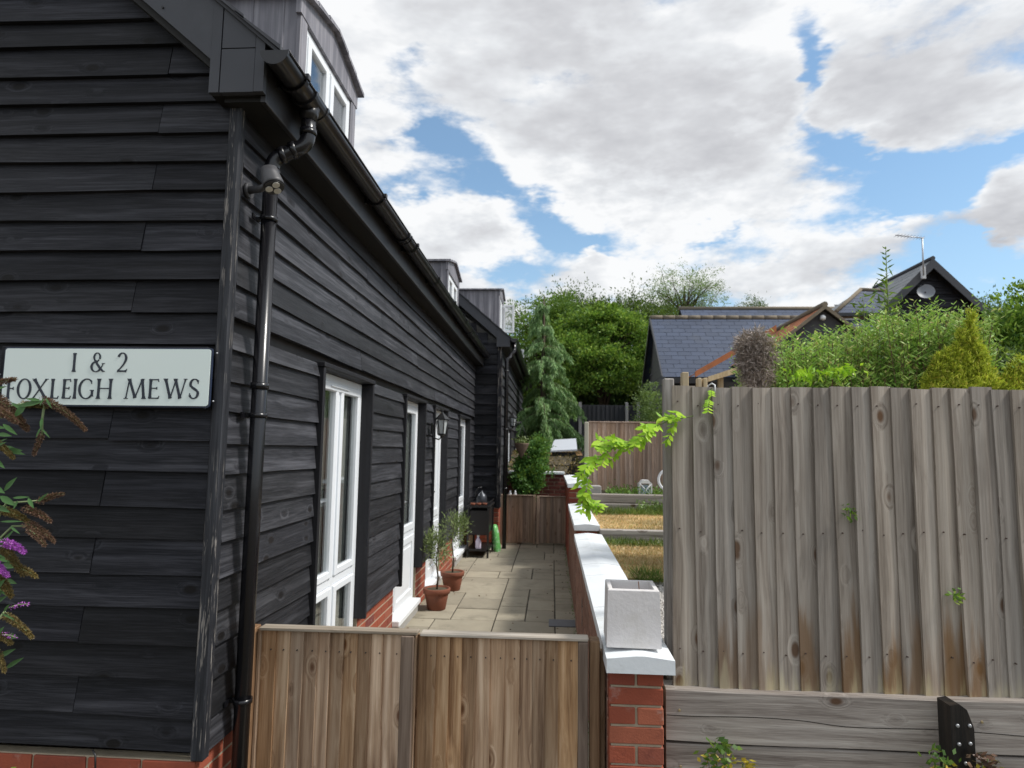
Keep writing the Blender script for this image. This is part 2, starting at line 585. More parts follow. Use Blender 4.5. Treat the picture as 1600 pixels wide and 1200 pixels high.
brickI = brickmat('red facing brick joined', True)
brickW = plain('weathered dull brick', (.27, .15, .11), .9, .15, n1=.2, scale=8, bump=.4, dirt=((.36, .29, .24), .7), var=.2)
brickD = plain('recess shaded brick', (.17, .055, .045), .9, .15, n1=.25, scale=7, bump=.4, dirt=((.03, .028, .026), .8), var=.3)  # brick and blotches darkened to paint in the dark recess behind the far gate
mortarM = plain('sandy mortar', (.40, .34, .25), .95, .1, n1=.15, scale=20, bump=.5, bscale=150)
upvc = plain('white window plastic', (.80, .83, .86), .32, .5, n1=.02, scale=3)
copingM = plain('white painted coping', (.75, .785, .81), .65, .3, n1=.04, scale=7, bump=.2, bscale=50, dirt=((.42, .44, .40), .42), var=.03)
def leadmat():
    m, T = new_mat('grey lead cladding')
    p, q, r = coords(T)
    s = T.noise(T.vmath('MULTIPLY', q, (16, 16, .7)), 1, 5, .65)
    s2 = T.noise(T.vmath('MULTIPLY', q, (3, 3, 1.2)), 1, 4, .6)
    c = T.ramp(T.math('MULTIPLY_ADD', s, .7, T.math('MULTIPLY', s2, .3)), [(.34, (.105, .105, .125)), (.5, (.185, .18, .205)), (.64, (.36, .35, .38))])
    finish(T, c, .5, .5, s2, .2, .004)
    return m
leadM = leadmat()
boardM = plain('dark grey fibre cement', (.055, .058, .068), .55, .4, n1=.06, scale=5, dirt=((.10, .105, .12), .25))
fasciaM = plain('black fascia', (.022, .021, .022), .42, .45, n1=.06, scale=4, dirt=((.05, .048, .046), .5))
soffitM = plain('black soffit', (.017, .016, .015), .6, .3, n1=.06, scale=4)
gutterM = plain('black gutter plastic', (.012, .012, .014), .28, .5, n1=.1, scale=9, dirt=((.10, .09, .085), .18))
pipeM = plain('black downpipe plastic', (.007, .007, .009), .27, .5, n1=.05, scale=6, coat=.1)
slateM = plain('dark slate roofing', (.05, .052, .06), .6, .4, n1=.1, scale=7, bump=.2, bscale=30, var=.2, island=True)
blueSlateM = plain('blue slate roofing', (.055, .072, .115), .6, .35, n1=.08, scale=2.5, bump=.2, bscale=30, dirt=((.08, .09, .11), .4), var=.12, island=True)
greySlateM = plain('weathered grey slate roofing', (.24, .25, .26), .7, .3, n1=.08, scale=2.5, bump=.2, bscale=30, var=.10, island=True)
clayM = plain('orange clay tiles', (.40, .155, .075), .85, .2, n1=.14, scale=5, bump=.3, bscale=30, dirt=((.16, .12, .08), .6), var=.25, island=True)
mossM = plain('lichened ridge tile', (.20, .17, .13), .9, .1, n1=.2, scale=12, bump=.4, bscale=60)
pavM = plain('buff paving stone', (.325, .29, .222), .85, .25, n1=.10, scale=5, bump=.5, bscale=45, dirt=((.16, .145, .11), .6), var=.13)
jointM = plain('dark paving joint', (.075, .068, .055), .95, .1, n1=.2, scale=18, bump=.4)
groundM = plain('earthy ground', (.10, .085, .06), .95, .1, n1=.2, scale=1.5, bump=.4, bscale=12)
soilM = plain('dry orange soil', (.30, .17, .085), .95, .1, n1=.2, scale=4, bump=.5, bscale=25, dirt=((.10, .06, .035), .5))
terraM = plain('terracotta', (.21, .075, .045), .8, .25, n1=.12, scale=9, bump=.25, bscale=50, dirt=((.12, .06, .045), .5))
potM = plain('pale concrete planter', (.67, .645, .64), .85, .2, n1=.05, scale=9, bump=.35, bscale=70, dirt=((.46, .43, .38), .45))
greyConc = plain('grey concrete', (.36, .35, .33), .85, .2, n1=.08, scale=7, bump=.3, bscale=60, dirt=((.2, .19, .17), .4))
metalBlk = plain('black painted iron', (.010, .010, .011), .4, .5, n1=.1, scale=20)
metalGrey = plain('galvanised metal', (.42, .43, .45), .45, .5, metallic=.7, n1=.06, scale=20)
plateM = plain('pale green white sign enamel', (.74, .83, .79), .22, .5, n1=.012, scale=2, coat=.4)
letterM = plain('dark navy sign paint', (.012, .018, .032), .35, .5, n1=.05)
ledM = plain('pale lamp lens', (.55, .53, .47), .25, .5, n1=.02)
pvcGrey = plain('dark grey plastic housing', (.035, .035, .038), .45, .5, n1=.1, scale=30)
curtM = plain('pale curtain cloth', (.52, .56, .53), .9, .1, n1=.05, scale=3)
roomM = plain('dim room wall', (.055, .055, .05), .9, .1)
whiteP = plain('white plastic', (.72, .73, .74), .4, .4, n1=.03)
greyP = plain('grey slate step', (.16, .165, .18), .7, .3, n1=.08, scale=12)
bark = plain('tree bark', (.085, .065, .048), .9, .1, n1=.2, scale=8, bump=.6, bscale=30)
stemM = plain('green stem', (.12, .17, .05), .6, .3, n1=.1)
stemB = plain('brown twig', (.15, .10, .06), .8, .2, n1=.15)
gravelM = plain('pale gravel stone', (.52, .50, .47), .85, .2, n1=.1, scale=20, var=.3, island=True)
bagM = plain('green printed plastic sack', (.16, .50, .14), .35, .5, n1=.1, scale=26, dirt=((.80, .84, .80), 1.0))
pinkM = plain('pink sticker', (.75, .16, .22), .5, .3)
lidM = plain('pale grey lid', (.52, .55, .60), .5, .4, n1=.03)


def glassmat(name, tint=.8, base=.02):
    m, T = new_mat(name)
    ge = T.n('ShaderNodeNewGeometry')
    cs = T.math('ABSOLUTE', T.vmath('DOT_PRODUCT', ge.outputs['Normal'], ge.outputs['Incoming']))
    g = T.n('ShaderNodeBsdfGlossy', {'Color': (.9, .93, .95, 1), 'Roughness': .02})
    t = T.n('ShaderNodeBsdfTransparent', {'Color': (tint, tint, tint, 1)})
    f = T.math('MULTIPLY_ADD', T.math('POWER', T.math('SUBTRACT', 1.0, cs), 4.5), .9, base + .08, clamp=True)
    mx = T.n('ShaderNodeMixShader', {0: f, 1: t.outputs[0], 2: g.outputs[0]})
    out = T.n('ShaderNodeOutputMaterial')
    T.t.links.new(mx.outputs[0], out.inputs[0])
    return m


glassM = glassmat('window glass')
G_bright = leafmat('bright green leaves', [(0, (.06, .14, .025)), (.5, (.15, .29, .045)), (.85, (.29, .45, .07)), (1, (.42, .52, .11))])
G_shrub = leafmat('glossy green shrub leaves', [(0, (.05, .13, .03)), (.5, (.09, .22, .05)), (1, (.16, .33, .08))])
G_mid = leafmat('mid green leaves', [(0, (.05, .12, .02)), (.5, (.10, .21, .035)), (1, (.20, .31, .06))])
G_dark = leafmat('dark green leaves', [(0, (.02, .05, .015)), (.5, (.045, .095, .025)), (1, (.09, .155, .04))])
G_conifer = leafmat('blue green needles', [(0, (.09, .20, .07)), (.5, (.22, .38, .15)), (1, (.40, .58, .26))], trans=.35)
G_willow = leafmat('pale willow leaves', [(0, (.15, .30, .05)), (.45, (.29, .50, .10)), (.8, (.45, .62, .17)), (.95, (.56, .62, .22)), (1, (.62, .44, .20))])
G_gold = leafmat('golden conifer sprays', [(0, (.24, .32, .03)), (.5, (.54, .62, .06)), (.9, (.76, .78, .12)), (1, (.62, .46, .08))])
G_lime = leafmat('lime wisteria leaves', [(0, (.20, .42, .02)), (.5, (.32, .58, .03)), (1, (.46, .68, .05))], trans=.4)
G_feather = leafmat('feathery grey green leaves', [(0, (.09, .16, .05)), (.5, (.17, .27, .09)), (1, (.28, .38, .14))])
G_budd = leafmat('buddleia leaves', [(0, (.035, .09, .03)), (.5, (.06, .15, .045)), (1, (.12, .22, .07))], trans=.2)
G_olive = leafmat('olive leaves', [(0, (.09, .13, .05)), (.5, (.18, .24, .09)), (1, (.33, .40, .17))], trans=.2)
F_brown = leafmat('dry brown flower heads', [(0, (.07, .036, .026)), (.5, (.155, .083, .055)), (1, (.27, .17, .11))], trans=.1)
F_olive = leafmat('fading olive flower heads', [(0, (.09, .06, .018)), (.5, (.19, .14, .045)), (1, (.30, .22, .09))], trans=.1)
F_purple = leafmat('purple flower petals', [(0, (.33, .05, .42)), (.5, (.52, .12, .62)), (1, (.68, .28, .75))], trans=.2)
F_dead = leafmat('dead grey brown twigs', [(0, (.20, .16, .13)), (.5, (.38, .31, .27)), (1, (.55, .47, .42))], trans=.05)
G_dry = leafmat('dry yellow grass', [(0, (.42, .30, .15)), (.5, (.64, .49, .27)), (.8, (.76, .62, .38)), (1, (.34, .40, .14))], trans=.15)
G_grass = leafmat('green weeds', [(0, (.06, .12, .02)), (.6, (.12, .20, .04)), (1, (.25, .28, .07))], trans=.2)
G_yel = leafmat('yellow dying leaves', [(0, (.35, .30, .03)), (1, (.60, .45, .06))], trans=.2)
drygroundM = plain('parched lawn soil', (.50, .32, .14), .95, .1, n1=.15, scale=2.5, bump=.4, bscale=40, dirt=((.17, .18, .06), .6))

# ================================================================== SETTING
def sstep(a, b, v):
    t = np.clip((v - a) / (b - a), 0, 1)
    return t * t * (3 - 2 * t)


def ground_h(x, y):
    h = -.07 + 1.25 * sstep(12.3, 16.5, y) + .35 * sstep(16, 30, y) + 6.0 * sstep(34, 160, y)
    return h


def build_ground():
    xs = np.concatenate([np.linspace(-300, -12, 14), np.linspace(-10, 20, 41), np.linspace(24, 300, 14)])
    ys = np.concatenate([np.linspace(-300, -6, 12), np.linspace(-4, 34, 60), np.linspace(38, 600, 24)])
    X, Y = np.meshgrid(xs, ys)
    H = ground_h(X, Y)
    H = H + .03 * np.sin(X * 1.7 + Y) * (Y > 17)
    v = np.stack([X, Y, H], -1).reshape(-1, 3)
    nx = len(xs)
    f = [(j * nx + i, j * nx + i + 1, (j + 1) * nx + i + 1, (j + 1) * nx + i) for j in range(len(ys) - 1) for i in range(nx - 1)]
    me = bpy.data.meshes.new('ground')
    me.from_pydata([tuple(p) for p in v], [], f)
    me.polygons.foreach_set('use_smooth', [True] * len(f))
    o = link_mesh('ground', me, groundM)
    o['kind'] = 'structure'


build_ground()

# patio: dark joint bed with individual slabs
bed = MB().box(-1.45, .30, 2.3, 11.9, -.06, -.012).build('patio', jointM)
bed['kind'] = 'structure'
cw, ch = 12, 62
cell = .147
grid = [[0] * cw for _ in range(ch)]
shapes = [(4, 3), (3, 4), (3, 3), (3, 2), (2, 2), (2, 3), (4, 2), (4, 4)]
x00, y00 = -1.43, 2.75
for j in range(ch):
    for i in range(cw):
        if grid[j][i]:
            continue
        cand = shapes[:]
        rnd.shuffle(cand)
        for w, h in cand + [(2, 1), (1, 2), (1, 1)]:
            if i + w <= cw and j + h <= ch and all(not grid[j + b][i + a] for a in range(w) for b in range(h)):
                # avoid leaving one-cell slivers
                if i + w < cw and not grid[j][i + w] and (i + w + 1 >= cw or grid[j][i + w + 1]) and w > 1:
                    continue
                break
        for a in range(w):
            for b in range(h):
                grid[j + b][i + a] = 1
        g = .006
        tz = rnd.uniform(-.002, .003)
        if y00 + j * cell > 11.6:
            continue
        o = MB().cbox(x00 + i * cell + g, x00 + (i + w) * cell - g, y00 + j * cell + g, min(y00 + (j + h) * cell, 11.85) - g, -.04, tz, .004).build('paving_stone', pavM, bed, jit=.0015)

# ================================================================== HOUSE HELPERS
def weatherboard(parent, axis, a0, a1, z0, z1, plane, out, mat, t=.030, lap=.022, name='weatherboard', wob=.0028, ze1=None):
    """feather-edged board; axis 'X' or 'Y' runs along; plane = outer face of the thick bottom edge; out = +1/-1"""
    L = a1 - a0
    if L < .02:
        return None
    n = max(1, min(6, int(L / .45)))
    mb = MB()
    vs = []
    ph = rnd.uniform(0, 9)
    tilt = rnd.uniform(-.0015, .0015)
    for i in range(n + 1):
        a = a0 + L * i / n
        dz = wob * math.sin(ph + i * 1.7) + rnd.uniform(-wob, wob) * .5 + tilt * (i - n / 2)
        dn = wob * .7 * math.sin(ph * 2 + i * 2.1) + rnd.uniform(-wob, wob) * .5
        for (nn, zz) in ((plane - out * t * 1.35, z0 + dz), (plane + out * dn, z0 + dz), (plane - out * (t - .003) + out * dn * .4, z1 + lap), (plane - out * t * 1.35, z1 + lap)):
            vs.append((a, nn, zz) if axis == 'X' else (nn, a, zz))
    fs = []
    flip = (axis == 'X') == (out < 0)
    for i in range(n):
        b = i * 4
        for k in range(4):
            k2 = (k + 1) % 4
            f = (b + k, b + 4 + k, b + 4 + k2, b + k2)
            fs.append(f if not flip else f[::-1])
    fs.append((0, 1, 2, 3) if not flip else (3, 2, 1, 0))
    e = n * 4
    fs.append((e + 3, e + 2, e + 1, e) if not flip else (e, e + 1, e + 2, e + 3))
    mb.add(vs, fs)
    return mb.build(name, mat, parent)


def brick_run(parent, axis, a0, a1, z0, z1, plane, out, mode='parts', first=0, maxn=999, bmat=None, bw=.215, bh=.065, j=.010, prot=.006):
    """stretcher-bond bricks on a face; the mortar backing is separate"""
    course = bh + j
    nz = int((z1 - z0 + .02) / course) + 1
    cnt = 0
    joined = MB()
    for k in range(nz):
        zt = z1 - k * course
        zb = max(zt - bh, z0)
        if zt - zb < .015:
            continue
        a = a0 - (bw + j) * (.5 if (k + first) % 2 else 0)
        while a < a1:
            s, e = max(a, a0), min(a + bw, a1)
            if e - s > .02:
                p0, p1 = plane - out * .03, plane + out * (prot + rnd.uniform(-.001, .001))
                lo, hi = min(p0, p1), max(p0, p1)
                args = (s, e, lo, hi, zb, zt) if axis == 'X' else (lo, hi, s, e, zb, zt)
                if mode == 'parts' and cnt < maxn:
                    MB().cbox(*args, .003).build('brick', bmat or brickM, parent, jit=.0008)
                    cnt += 1
                else:
                    joined.box(*args)
            a += bw + j
    if joined.v:
        joined.build('brickwork', bmat or brickI, parent, kind='stuff')
    return cnt


def gutter(parent, x, y0, y1, z, r=.056, name='gutter', brackets=(), unions=()):
    """half round gutter along Y"""
    mb = MB()
    seg = 12
    vs = []
    for y in (y0, y1):
        for k in range(seg + 1):
            w = pi + pi * k / seg
            vs.append((x + r * cos(w), y, z + r * sin(w)))
        for k in range(seg + 1):
            w = 2 * pi - pi * k / seg
            vs.append((x + (r - .004) * cos(w), y, z + (r - .004) * sin(w)))
    n = 2 * (seg + 1)
    fs = []
    for k in range(n):
        k2 = (k + 1) % n
        fs.append((k, n + k, n + k2, k2))
    mb.add(vs, fs, True)
    # round lips
    for sx in (-1, 1):
        mb.tube([(x + sx * r, y0, z), (x + sx * r, y1, z)], .006, 6)
    g = mb.build(name, gutterM, parent)
    for y in (y0, y1):
        cp = MB()
        pts = [(x + (r + .004) * cos(pi + pi * k / 14), y - .006, z + (r + .004) * sin(pi + pi * k / 14)) for k in range(15)]
        cp.prism(pts, (0, .012, 0))
        cp.build('end_cap', gutterM, g)
    for y in brackets:
        b = MB()
        R = r + .007
        for k in range(10):
            w0, w1 = pi + pi * k / 10, pi + pi * (k + 1) / 10
            b.add([(x + R * cos(w0), y, z + R * sin(w0)), (x + R * cos(w1), y, z + R * sin(w1)),
                   (x + R * cos(w1), y + .028, z + R * sin(w1)), (x + R * cos(w0), y + .028, z + R * sin(w0))], [(0, 1, 2, 3)])
            R2 = R + .004
            b.add([(x + R2 * cos(w0), y, z + R2 * sin(w0)), (x + R2 * cos(w1), y, z + R2 * sin(w1)),
                   (x + R2 * cos(w1), y + .028, z + R2 * sin(w1)), (x + R2 * cos(w0), y + .028, z + R2 * sin(w0))], [(3, 2, 1, 0)])
        b.box(x + r - .004, x + r + .016, y, y + .028, z - .012, z + .012)
        b.box(x - r - .03, x - r, y, y + .028, z - .05, z + .004)
        b.build('gutter_bracket', gutterM, g)
    for y in unions:
        b = MB()
        R = r + .011
        for yy, rr in ((y, R), (y + .035, R - .003), (y + .07, R)):
            pts = [(x + rr * cos(pi + pi * k / 12), yy, z + rr * sin(pi + pi * k / 12)) for k in range(13)]
            b.prism(pts, (0, .02, 0))
        b.build('gutter_union', gutterM, g)
    return g


def window_frame(parent, y0, y1, z0, z1, x, kind='window'):
    """white frame in a plane facing +x at x (outer face)"""
    return None


def pane_box(mb, y0, y1, z0, z1, x):
    mb.box(x - .006, x, y0, y1, z0, z1)


def framed(name, parent, y0, y1, z0, z1, x, bars_v=(), bars_h=(), fw=.06, d=.06, sash=.045, mat=None, solid=(), pane=True, flat=False):
    """a frame with sashes and panes facing +x; bars split it; returns the part"""
    mb = MB()
    ys = [y0] + list(bars_v) + [y1]
    zs = [z0] + list(bars_h) + [z1]
    # vertical members
    mb.cbox(x - d, x, y0, y0 + fw, z0, z1, .005)
    mb.cbox(x - d, x, y1 - fw, y1, z0, z1, .005)
    mb.cbox(x - d, x - .0025, y0 + fw, y1 - fw, z0, z0 + fw, .004)
    mb.cbox(x - d, x - .0025, y0 + fw, y1 - fw, z1 - fw, z1, .004)
    for b in bars_v:
        mb.cbox(x - d, x - .004, b - fw / 2, b + fw / 2, z0 + fw, z1 - fw, .004)
    for b in bars_h:
        mb.cbox(x - d, x - .006, y0 + fw, y1 - fw, b - fw / 2, b + fw / 2, .004)
    fr = mb.build(name, mat or upvc, parent)
    fr0 = fr
    if flat:
        fr = parent
    for i in range(len(ys) - 1):
        for j in range(len(zs) - 1):
            a0 = ys[i] + (fw if i == 0 else fw / 2)
            a1 = ys[i + 1] - (fw if i == len(ys) - 2 else fw / 2)
            c0 = zs[j] + (fw if j == 0 else fw / 2)
            c1 = zs[j + 1] - (fw if j == len(zs) - 2 else fw / 2)
            s = MB()
            xx = x + .010
            if sash:
                s.cbox(x - .035, xx, a0 + .002, a0 + sash, c0 + .002, c1 - .002, .006)
                s.cbox(x - .035, xx, a1 - sash, a1 - .002, c0 + .002, c1 - .002, .006)
                s.cbox(x - .035, xx - .0025, a0 + sash, a1 - sash, c0 + .002, c0 + sash, .006)
                s.cbox(x - .035, xx - .0025, a0 + sash, a1 - sash, c1 - sash, c1 - .002, .006)
                s.build('sash', mat or upvc, fr)
            if (i, j) in solid:
                MB().cbox(x - .03, x - .008, a0 + sash, a1 - sash, c0 + sash, c1 - sash, .004).build('door_panel', upvc, fr)
                MB().cbox(x - .012, x - .002, a0 + sash + .03, a1 - sash - .03, c0 + sash + .04, c1 - sash - .04, .004).build('door_panel', upvc, fr)
            elif pane:
                p = MB()
                pane_box(p, a0 + sash - .004, a1 - sash + .004, c0 + sash - .004, c1 - sash + .004, x - .012)
                p.build('pane', glassM, fr)
    return fr0


def curtain(parent, x, y0, y1, z0, z1, mat, amp=.015, wl=.07):
    n = max(6, int((y1 - y0) / .012))
    vs, fs = [], []
    for i in range(n + 1):
        y = y0 + (y1 - y0) * i / n
        xx = x + amp * sin(2 * pi * y / wl) + amp * .4 * sin(y * 31)
        vs += [(xx, y, z0), (xx, y, z1)]
        if i:
            b = 2 * i
            fs.append((b - 2, b, b + 1, b - 1))
    return MB().add(vs, fs, True).build('curtain', mat, parent)


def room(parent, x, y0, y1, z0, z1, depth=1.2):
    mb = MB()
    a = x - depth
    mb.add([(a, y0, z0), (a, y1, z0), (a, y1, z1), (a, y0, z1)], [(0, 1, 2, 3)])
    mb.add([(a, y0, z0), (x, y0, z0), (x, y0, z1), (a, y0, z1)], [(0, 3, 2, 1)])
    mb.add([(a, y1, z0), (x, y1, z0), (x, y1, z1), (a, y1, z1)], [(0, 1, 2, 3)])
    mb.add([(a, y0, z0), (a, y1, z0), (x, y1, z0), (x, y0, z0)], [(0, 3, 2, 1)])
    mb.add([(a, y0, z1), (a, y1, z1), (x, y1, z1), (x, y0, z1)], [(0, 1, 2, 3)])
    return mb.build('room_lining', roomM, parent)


# ================================================================== NEAR HOUSE
FY = 2.57      # front boards
WX = -1.35     # side boards
H1 = thing('weatherboarded_house', 'near black weatherboarded house with the name sign, long side wall running away on the left', 'house', (-1.4, 2.6, 0))
zlist_raw = [3.593, 3.464, 3.321, 3.191, 3.048, 2.918, 2.783, 2.647, 2.511, 2.38, 2.239, 2.099, 1.96, 1.823, 1.687, 1.555, 1.406, 1.274, 1.128, 0.996, 0.847, 0.713, 0.567, 0.435]
vpix = [27, 69, 116, 159, 207, 251, 297, 344, 391, 437, 487, 537, 589, 637, 687, 736, 792, 842, 898, 949, 1007, 1060, 1118, 1171]
ZL = [PY(200, v, FY - .02).z for v in vpix]
ZL = [ZL[0] + .40, ZL[0] + .27, ZL[0] + .135] + ZL

# inner shell (keeps the inside dark, closes the far side)
core = MB()
core.box(-8.2, WX - .09, FY + .05, 11.3, -.1, .30)
# mortar plinth faces
core.build('plinth', mortarM, H1)
shell = MB()
# wall sheets just behind the boards, with the openings left out on the side wall
OP = [(3.66, 4.66, 'w'), (5.80, 6.67, 'd'), (7.26, 8.10, 'd'), (9.22, 10.34, 'd')]
OPT = 2.10
shell.prism([(-8.2, FY + .055, .44), (WX - .045, FY + .055, .44), (WX - .045, FY + .055, 3.25), (-4.7, FY + .055, 6.1), (-8.2, FY + .055, 3.25)], (0, .02, 0))
ycur = FY + .08
for (a, b, k) in OP:
    shell.box(WX - .075, WX - .045, ycur, a - .03, .44, 3.25)
    shell.box(WX - .075, WX - .045, a - .03, b + .03, OPT + .03, 3.25)
    ycur = b + .03
shell.box(WX - .075, WX - .045, ycur, 11.25, .44, 3.25)
shell.box(-8.2, -8.15, FY + .07, 11.25, .30, 3.25)
shell.box(-8.1, WX - .08, 11.25, 11.3, .30, 3.3)
shell.build('wall_core', fasciaM, H1)

# verge line measured on the gable: roof pitch about 41 degrees
TP = math.tan(radians(41))
def verge_top(x):
    return 3.34 + (-1.191 - x) * TP
# front boards
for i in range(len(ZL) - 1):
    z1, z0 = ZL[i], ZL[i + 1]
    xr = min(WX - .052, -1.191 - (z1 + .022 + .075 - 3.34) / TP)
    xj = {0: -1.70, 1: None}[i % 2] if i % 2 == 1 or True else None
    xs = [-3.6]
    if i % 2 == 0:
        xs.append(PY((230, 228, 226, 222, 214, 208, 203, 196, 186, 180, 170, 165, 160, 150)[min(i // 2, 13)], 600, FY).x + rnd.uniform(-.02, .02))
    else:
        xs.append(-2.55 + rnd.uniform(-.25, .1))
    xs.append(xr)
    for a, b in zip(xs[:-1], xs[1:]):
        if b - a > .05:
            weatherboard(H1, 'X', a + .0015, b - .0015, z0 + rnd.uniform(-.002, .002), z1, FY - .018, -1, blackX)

# side boards: same courses
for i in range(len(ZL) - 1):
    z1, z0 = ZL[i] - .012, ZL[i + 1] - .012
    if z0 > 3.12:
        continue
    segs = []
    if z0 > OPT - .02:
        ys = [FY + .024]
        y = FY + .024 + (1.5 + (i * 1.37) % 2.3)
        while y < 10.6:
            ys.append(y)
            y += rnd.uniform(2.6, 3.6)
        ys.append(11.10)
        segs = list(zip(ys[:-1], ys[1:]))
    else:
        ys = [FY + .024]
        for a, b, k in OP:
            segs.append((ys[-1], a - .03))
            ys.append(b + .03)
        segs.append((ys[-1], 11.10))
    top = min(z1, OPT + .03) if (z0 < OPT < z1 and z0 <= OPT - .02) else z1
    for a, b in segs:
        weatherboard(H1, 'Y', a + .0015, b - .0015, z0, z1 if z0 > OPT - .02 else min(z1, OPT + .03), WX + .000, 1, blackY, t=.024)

# corner post
cpz0 = .44
MB().cbox(WX - .050, WX + .003, FY - .026, FY + .022, cpz0, 3.16, .005).build('corner_post', wood('worn black corner post', 'Z', (.007, .008, .011), (.014, .015, .019), (.045, .048, .056), rough=.65, knots=.2, wear=.75, var=.05), H1, jit=.001)

# plinth bricks
brick_run(H1, 'X', -3.4, WX - .03, .0, .43, FY - .005, -1, maxn=60)
ycur = FY + .0
bz = .43
k = 0
for (a, b, kk) in OP + [(11.05, 11.1, 'e')]:
    brick_run(H1, 'Y', ycur + (.01 if k else .02), a - .035, .0, bz, WX - .055, 1, first=k, maxn=60)
    ycur = b + .035
    k += 1
MB().box(-3.6, WX - .05, FY - .002, FY + .05, -.08, .435).build('plinth', mortarM, H1)
y_prev = FY + .05
for (a, b, kk) in OP + [(11.1, 11.1, 'e')]:
    MB().box(WX - .09, WX - .052, y_prev, a - .03, -.08, .435).build('plinth', mortarM, H1)
    y_prev = b + .03

# openings: black surrounds, white windows and doors
XG = WX - .065
for n, (a, b, kk) in enumerate(OP):
    s = MB()
    lo = .435 if n else .05
    s.cbox(WX - .14, WX + .022, a - .032, a, lo if n else .435, OPT + .03, .004)
    s.cbox(WX - .14, WX + .022, b, b + .032, .44, OPT + .03, .004)
    s.cbox(WX - .14, WX + .028, a - .04, b + .04, OPT + .031, OPT + .06, .004)
    s.build('window_surround' if n == 0 else 'door_surround', blackT, H1)
    # brick and mortar reveals under the surround
    if n == 0:
        f = framed('window', H1, a + .002, b - .002, .10, OPT + .028, XG, bars_v=((a + b) / 2,), bars_h=(.80,), fw=.055, sash=.05)
        MB().cbox(XG - .01, XG + .012, a + .06, b - .06, OPT - .075, OPT - .02, .004).build('head_panel', upvc, f)
        MB().cbox(XG + .013, XG + .022, a + .30, b - .35, OPT - .052, OPT - .044, .002).build('trickle_vent', upvc, f)
        MB().cbox(XG - .04, XG + .06, a - .02, b + .02, .07, .098, .005).build('sill', upvc, f)
        curtain(f, XG - .075, a + .03, a + .46, .15, OPT - .08, curtM, amp=.012, wl=.085)
        curtain(f, XG - .080, b - .47, b - .03, .15, OPT - .08, curtM, amp=.012, wl=.085)
    else:
        gl = .82
        f = framed('door' if n != 3 else 'door', H1, a + .002, b - .002, .14, OPT + .028, XG, bars_h=(gl,), fw=.05, sash=.07 if n != 2 else .09, solid=((0, 0),) if n != 2 else ((0, 0), (0, 1)))
        MB().cbox(WX - .12, WX + .015, a - .03, b + .02, .085, .138, .008).build('sill', upvc, f)
        hb = MB().box(XG + .010, XG + .022, a + .07, a + .10, 1.02, 1.22)
        hb.tube([(XG + .05, a + .085, 1.16), (XG + .05, a + .20, 1.16)], .009, 8)
        hb.tube([(XG + .01, a + .085, 1.16), (XG + .05, a + .085, 1.16)], .009, 8)
        hb.build('handle', metalGrey if n != 2 else metalBlk, f)
        MB().cbox(WX - .13, WX - .01, a - .03, b + .02, -.02, .083, .004).build('threshold', greyConc, f)
        if n == 1:
            curtain(f, XG - .075, a + .06, b - .06, .9, OPT - .05, curtM, amp=.012, wl=.06)
    room(H1, XG - .07, a - .03, b + .03, .02, OPT + .03)
# brick returns below the boards beside the doors are covered by the brick runs

# eaves: soffit, fascia, verge boards, boxed end
EX = -1.215          # fascia face
SZ = 3.115           # soffit level
MB().box(WX - .05, EX - .02, 2.50, 11.12, SZ, SZ + .02).build('soffit', soffitM, H1)
MB().cbox(EX - .022, EX, 2.50, 11.12, SZ - .012, SZ + .215, .003).build('fascia', fasciaM, H1)
BY = 2.455
def bp(u, v):
    q = PY(u, v, BY)
    return (q.x, BY, q.z)
gap = .0025
def vt(x):  # top of verge at x
    return verge_top(x)
bx0 = bp(325, 150)[0]; bx1 = bp(410, 150)[0]
zb = bp(360, 150)[2]
xs1 = bp(345, 90)[0]; xs2 = bp(397, 120)[0]
zm = bp(370, 76)[2]
zb = SZ + .02
dz = (0, .028, 0)
MB().prism([(bx0, BY, zb), (xs1 - gap, BY, zb), (xs1 - gap, BY, vt(xs1)), (bx0, BY, vt(bx0))], dz).build('box_end_panel', boardM, H1)
MB().prism([(xs1 + gap, BY + .001, zb), (xs2 - gap, BY + .001, zb), (xs2 - gap, BY + .001, zm), (xs1 + gap, BY + .001, zm)], dz).build('box_end_panel', boardM, H1)
MB().prism([(xs1 + gap, BY + .001, zm + 2 * gap), (xs2 - gap, BY + .001, zm + 2 * gap), (xs2 - gap, BY + .001, vt(xs2)), (xs1 + gap, BY + .001, vt(xs1))], dz).build('box_end_panel', boardM, H1)
MB().prism([(xs2, BY - .001, zb), (bx1, BY - .001, zb), (bx1, BY - .001, vt(bx1)), (xs2, BY - .001, vt(xs2))], dz).build('box_end_panel', boardM, H1)
MB().box(bx0 + .002, bx1 - .002, BY + .03, FY + .2, zb - .002, zb + .018).build('box_end_soffit', soffitM, H1)
MB().box(bx1 - .022, bx1 - .001, BY + .03, 2.50, zb - .03, zb + .2).build('box_return', fasciaM, H1)
xt = -4.75
low = bp(325, 91)
zlow = low[2]
def vb(x):
    return zlow + (bx0 - x) * TP
MB().prism([(bx0 - gap, BY + .004, vb(bx0)), (bx0 - gap, BY + .004, vt(bx0)), (xt, BY + .004, vt(xt)), (xt, BY + .004, vb(xt))], dz).build('bargeboard', boardM, H1)
MB().prism([(bx0, BY + .035, vb(bx0) - .0), (xt, BY + .035, vb(xt)), (xt, BY + .035, vb(xt) - .035), (bx0, BY + .035, vb(bx0) - .035)], (0, .09, 0)).build('verge_soffit', soffitM, H1)
for q in (bp(254, 11),):
    MB().tube([(q[0], BY - .002, q[2]), (q[0], BY + .01, q[2])], .005, 8).build('fixing', metalBlk, H1)

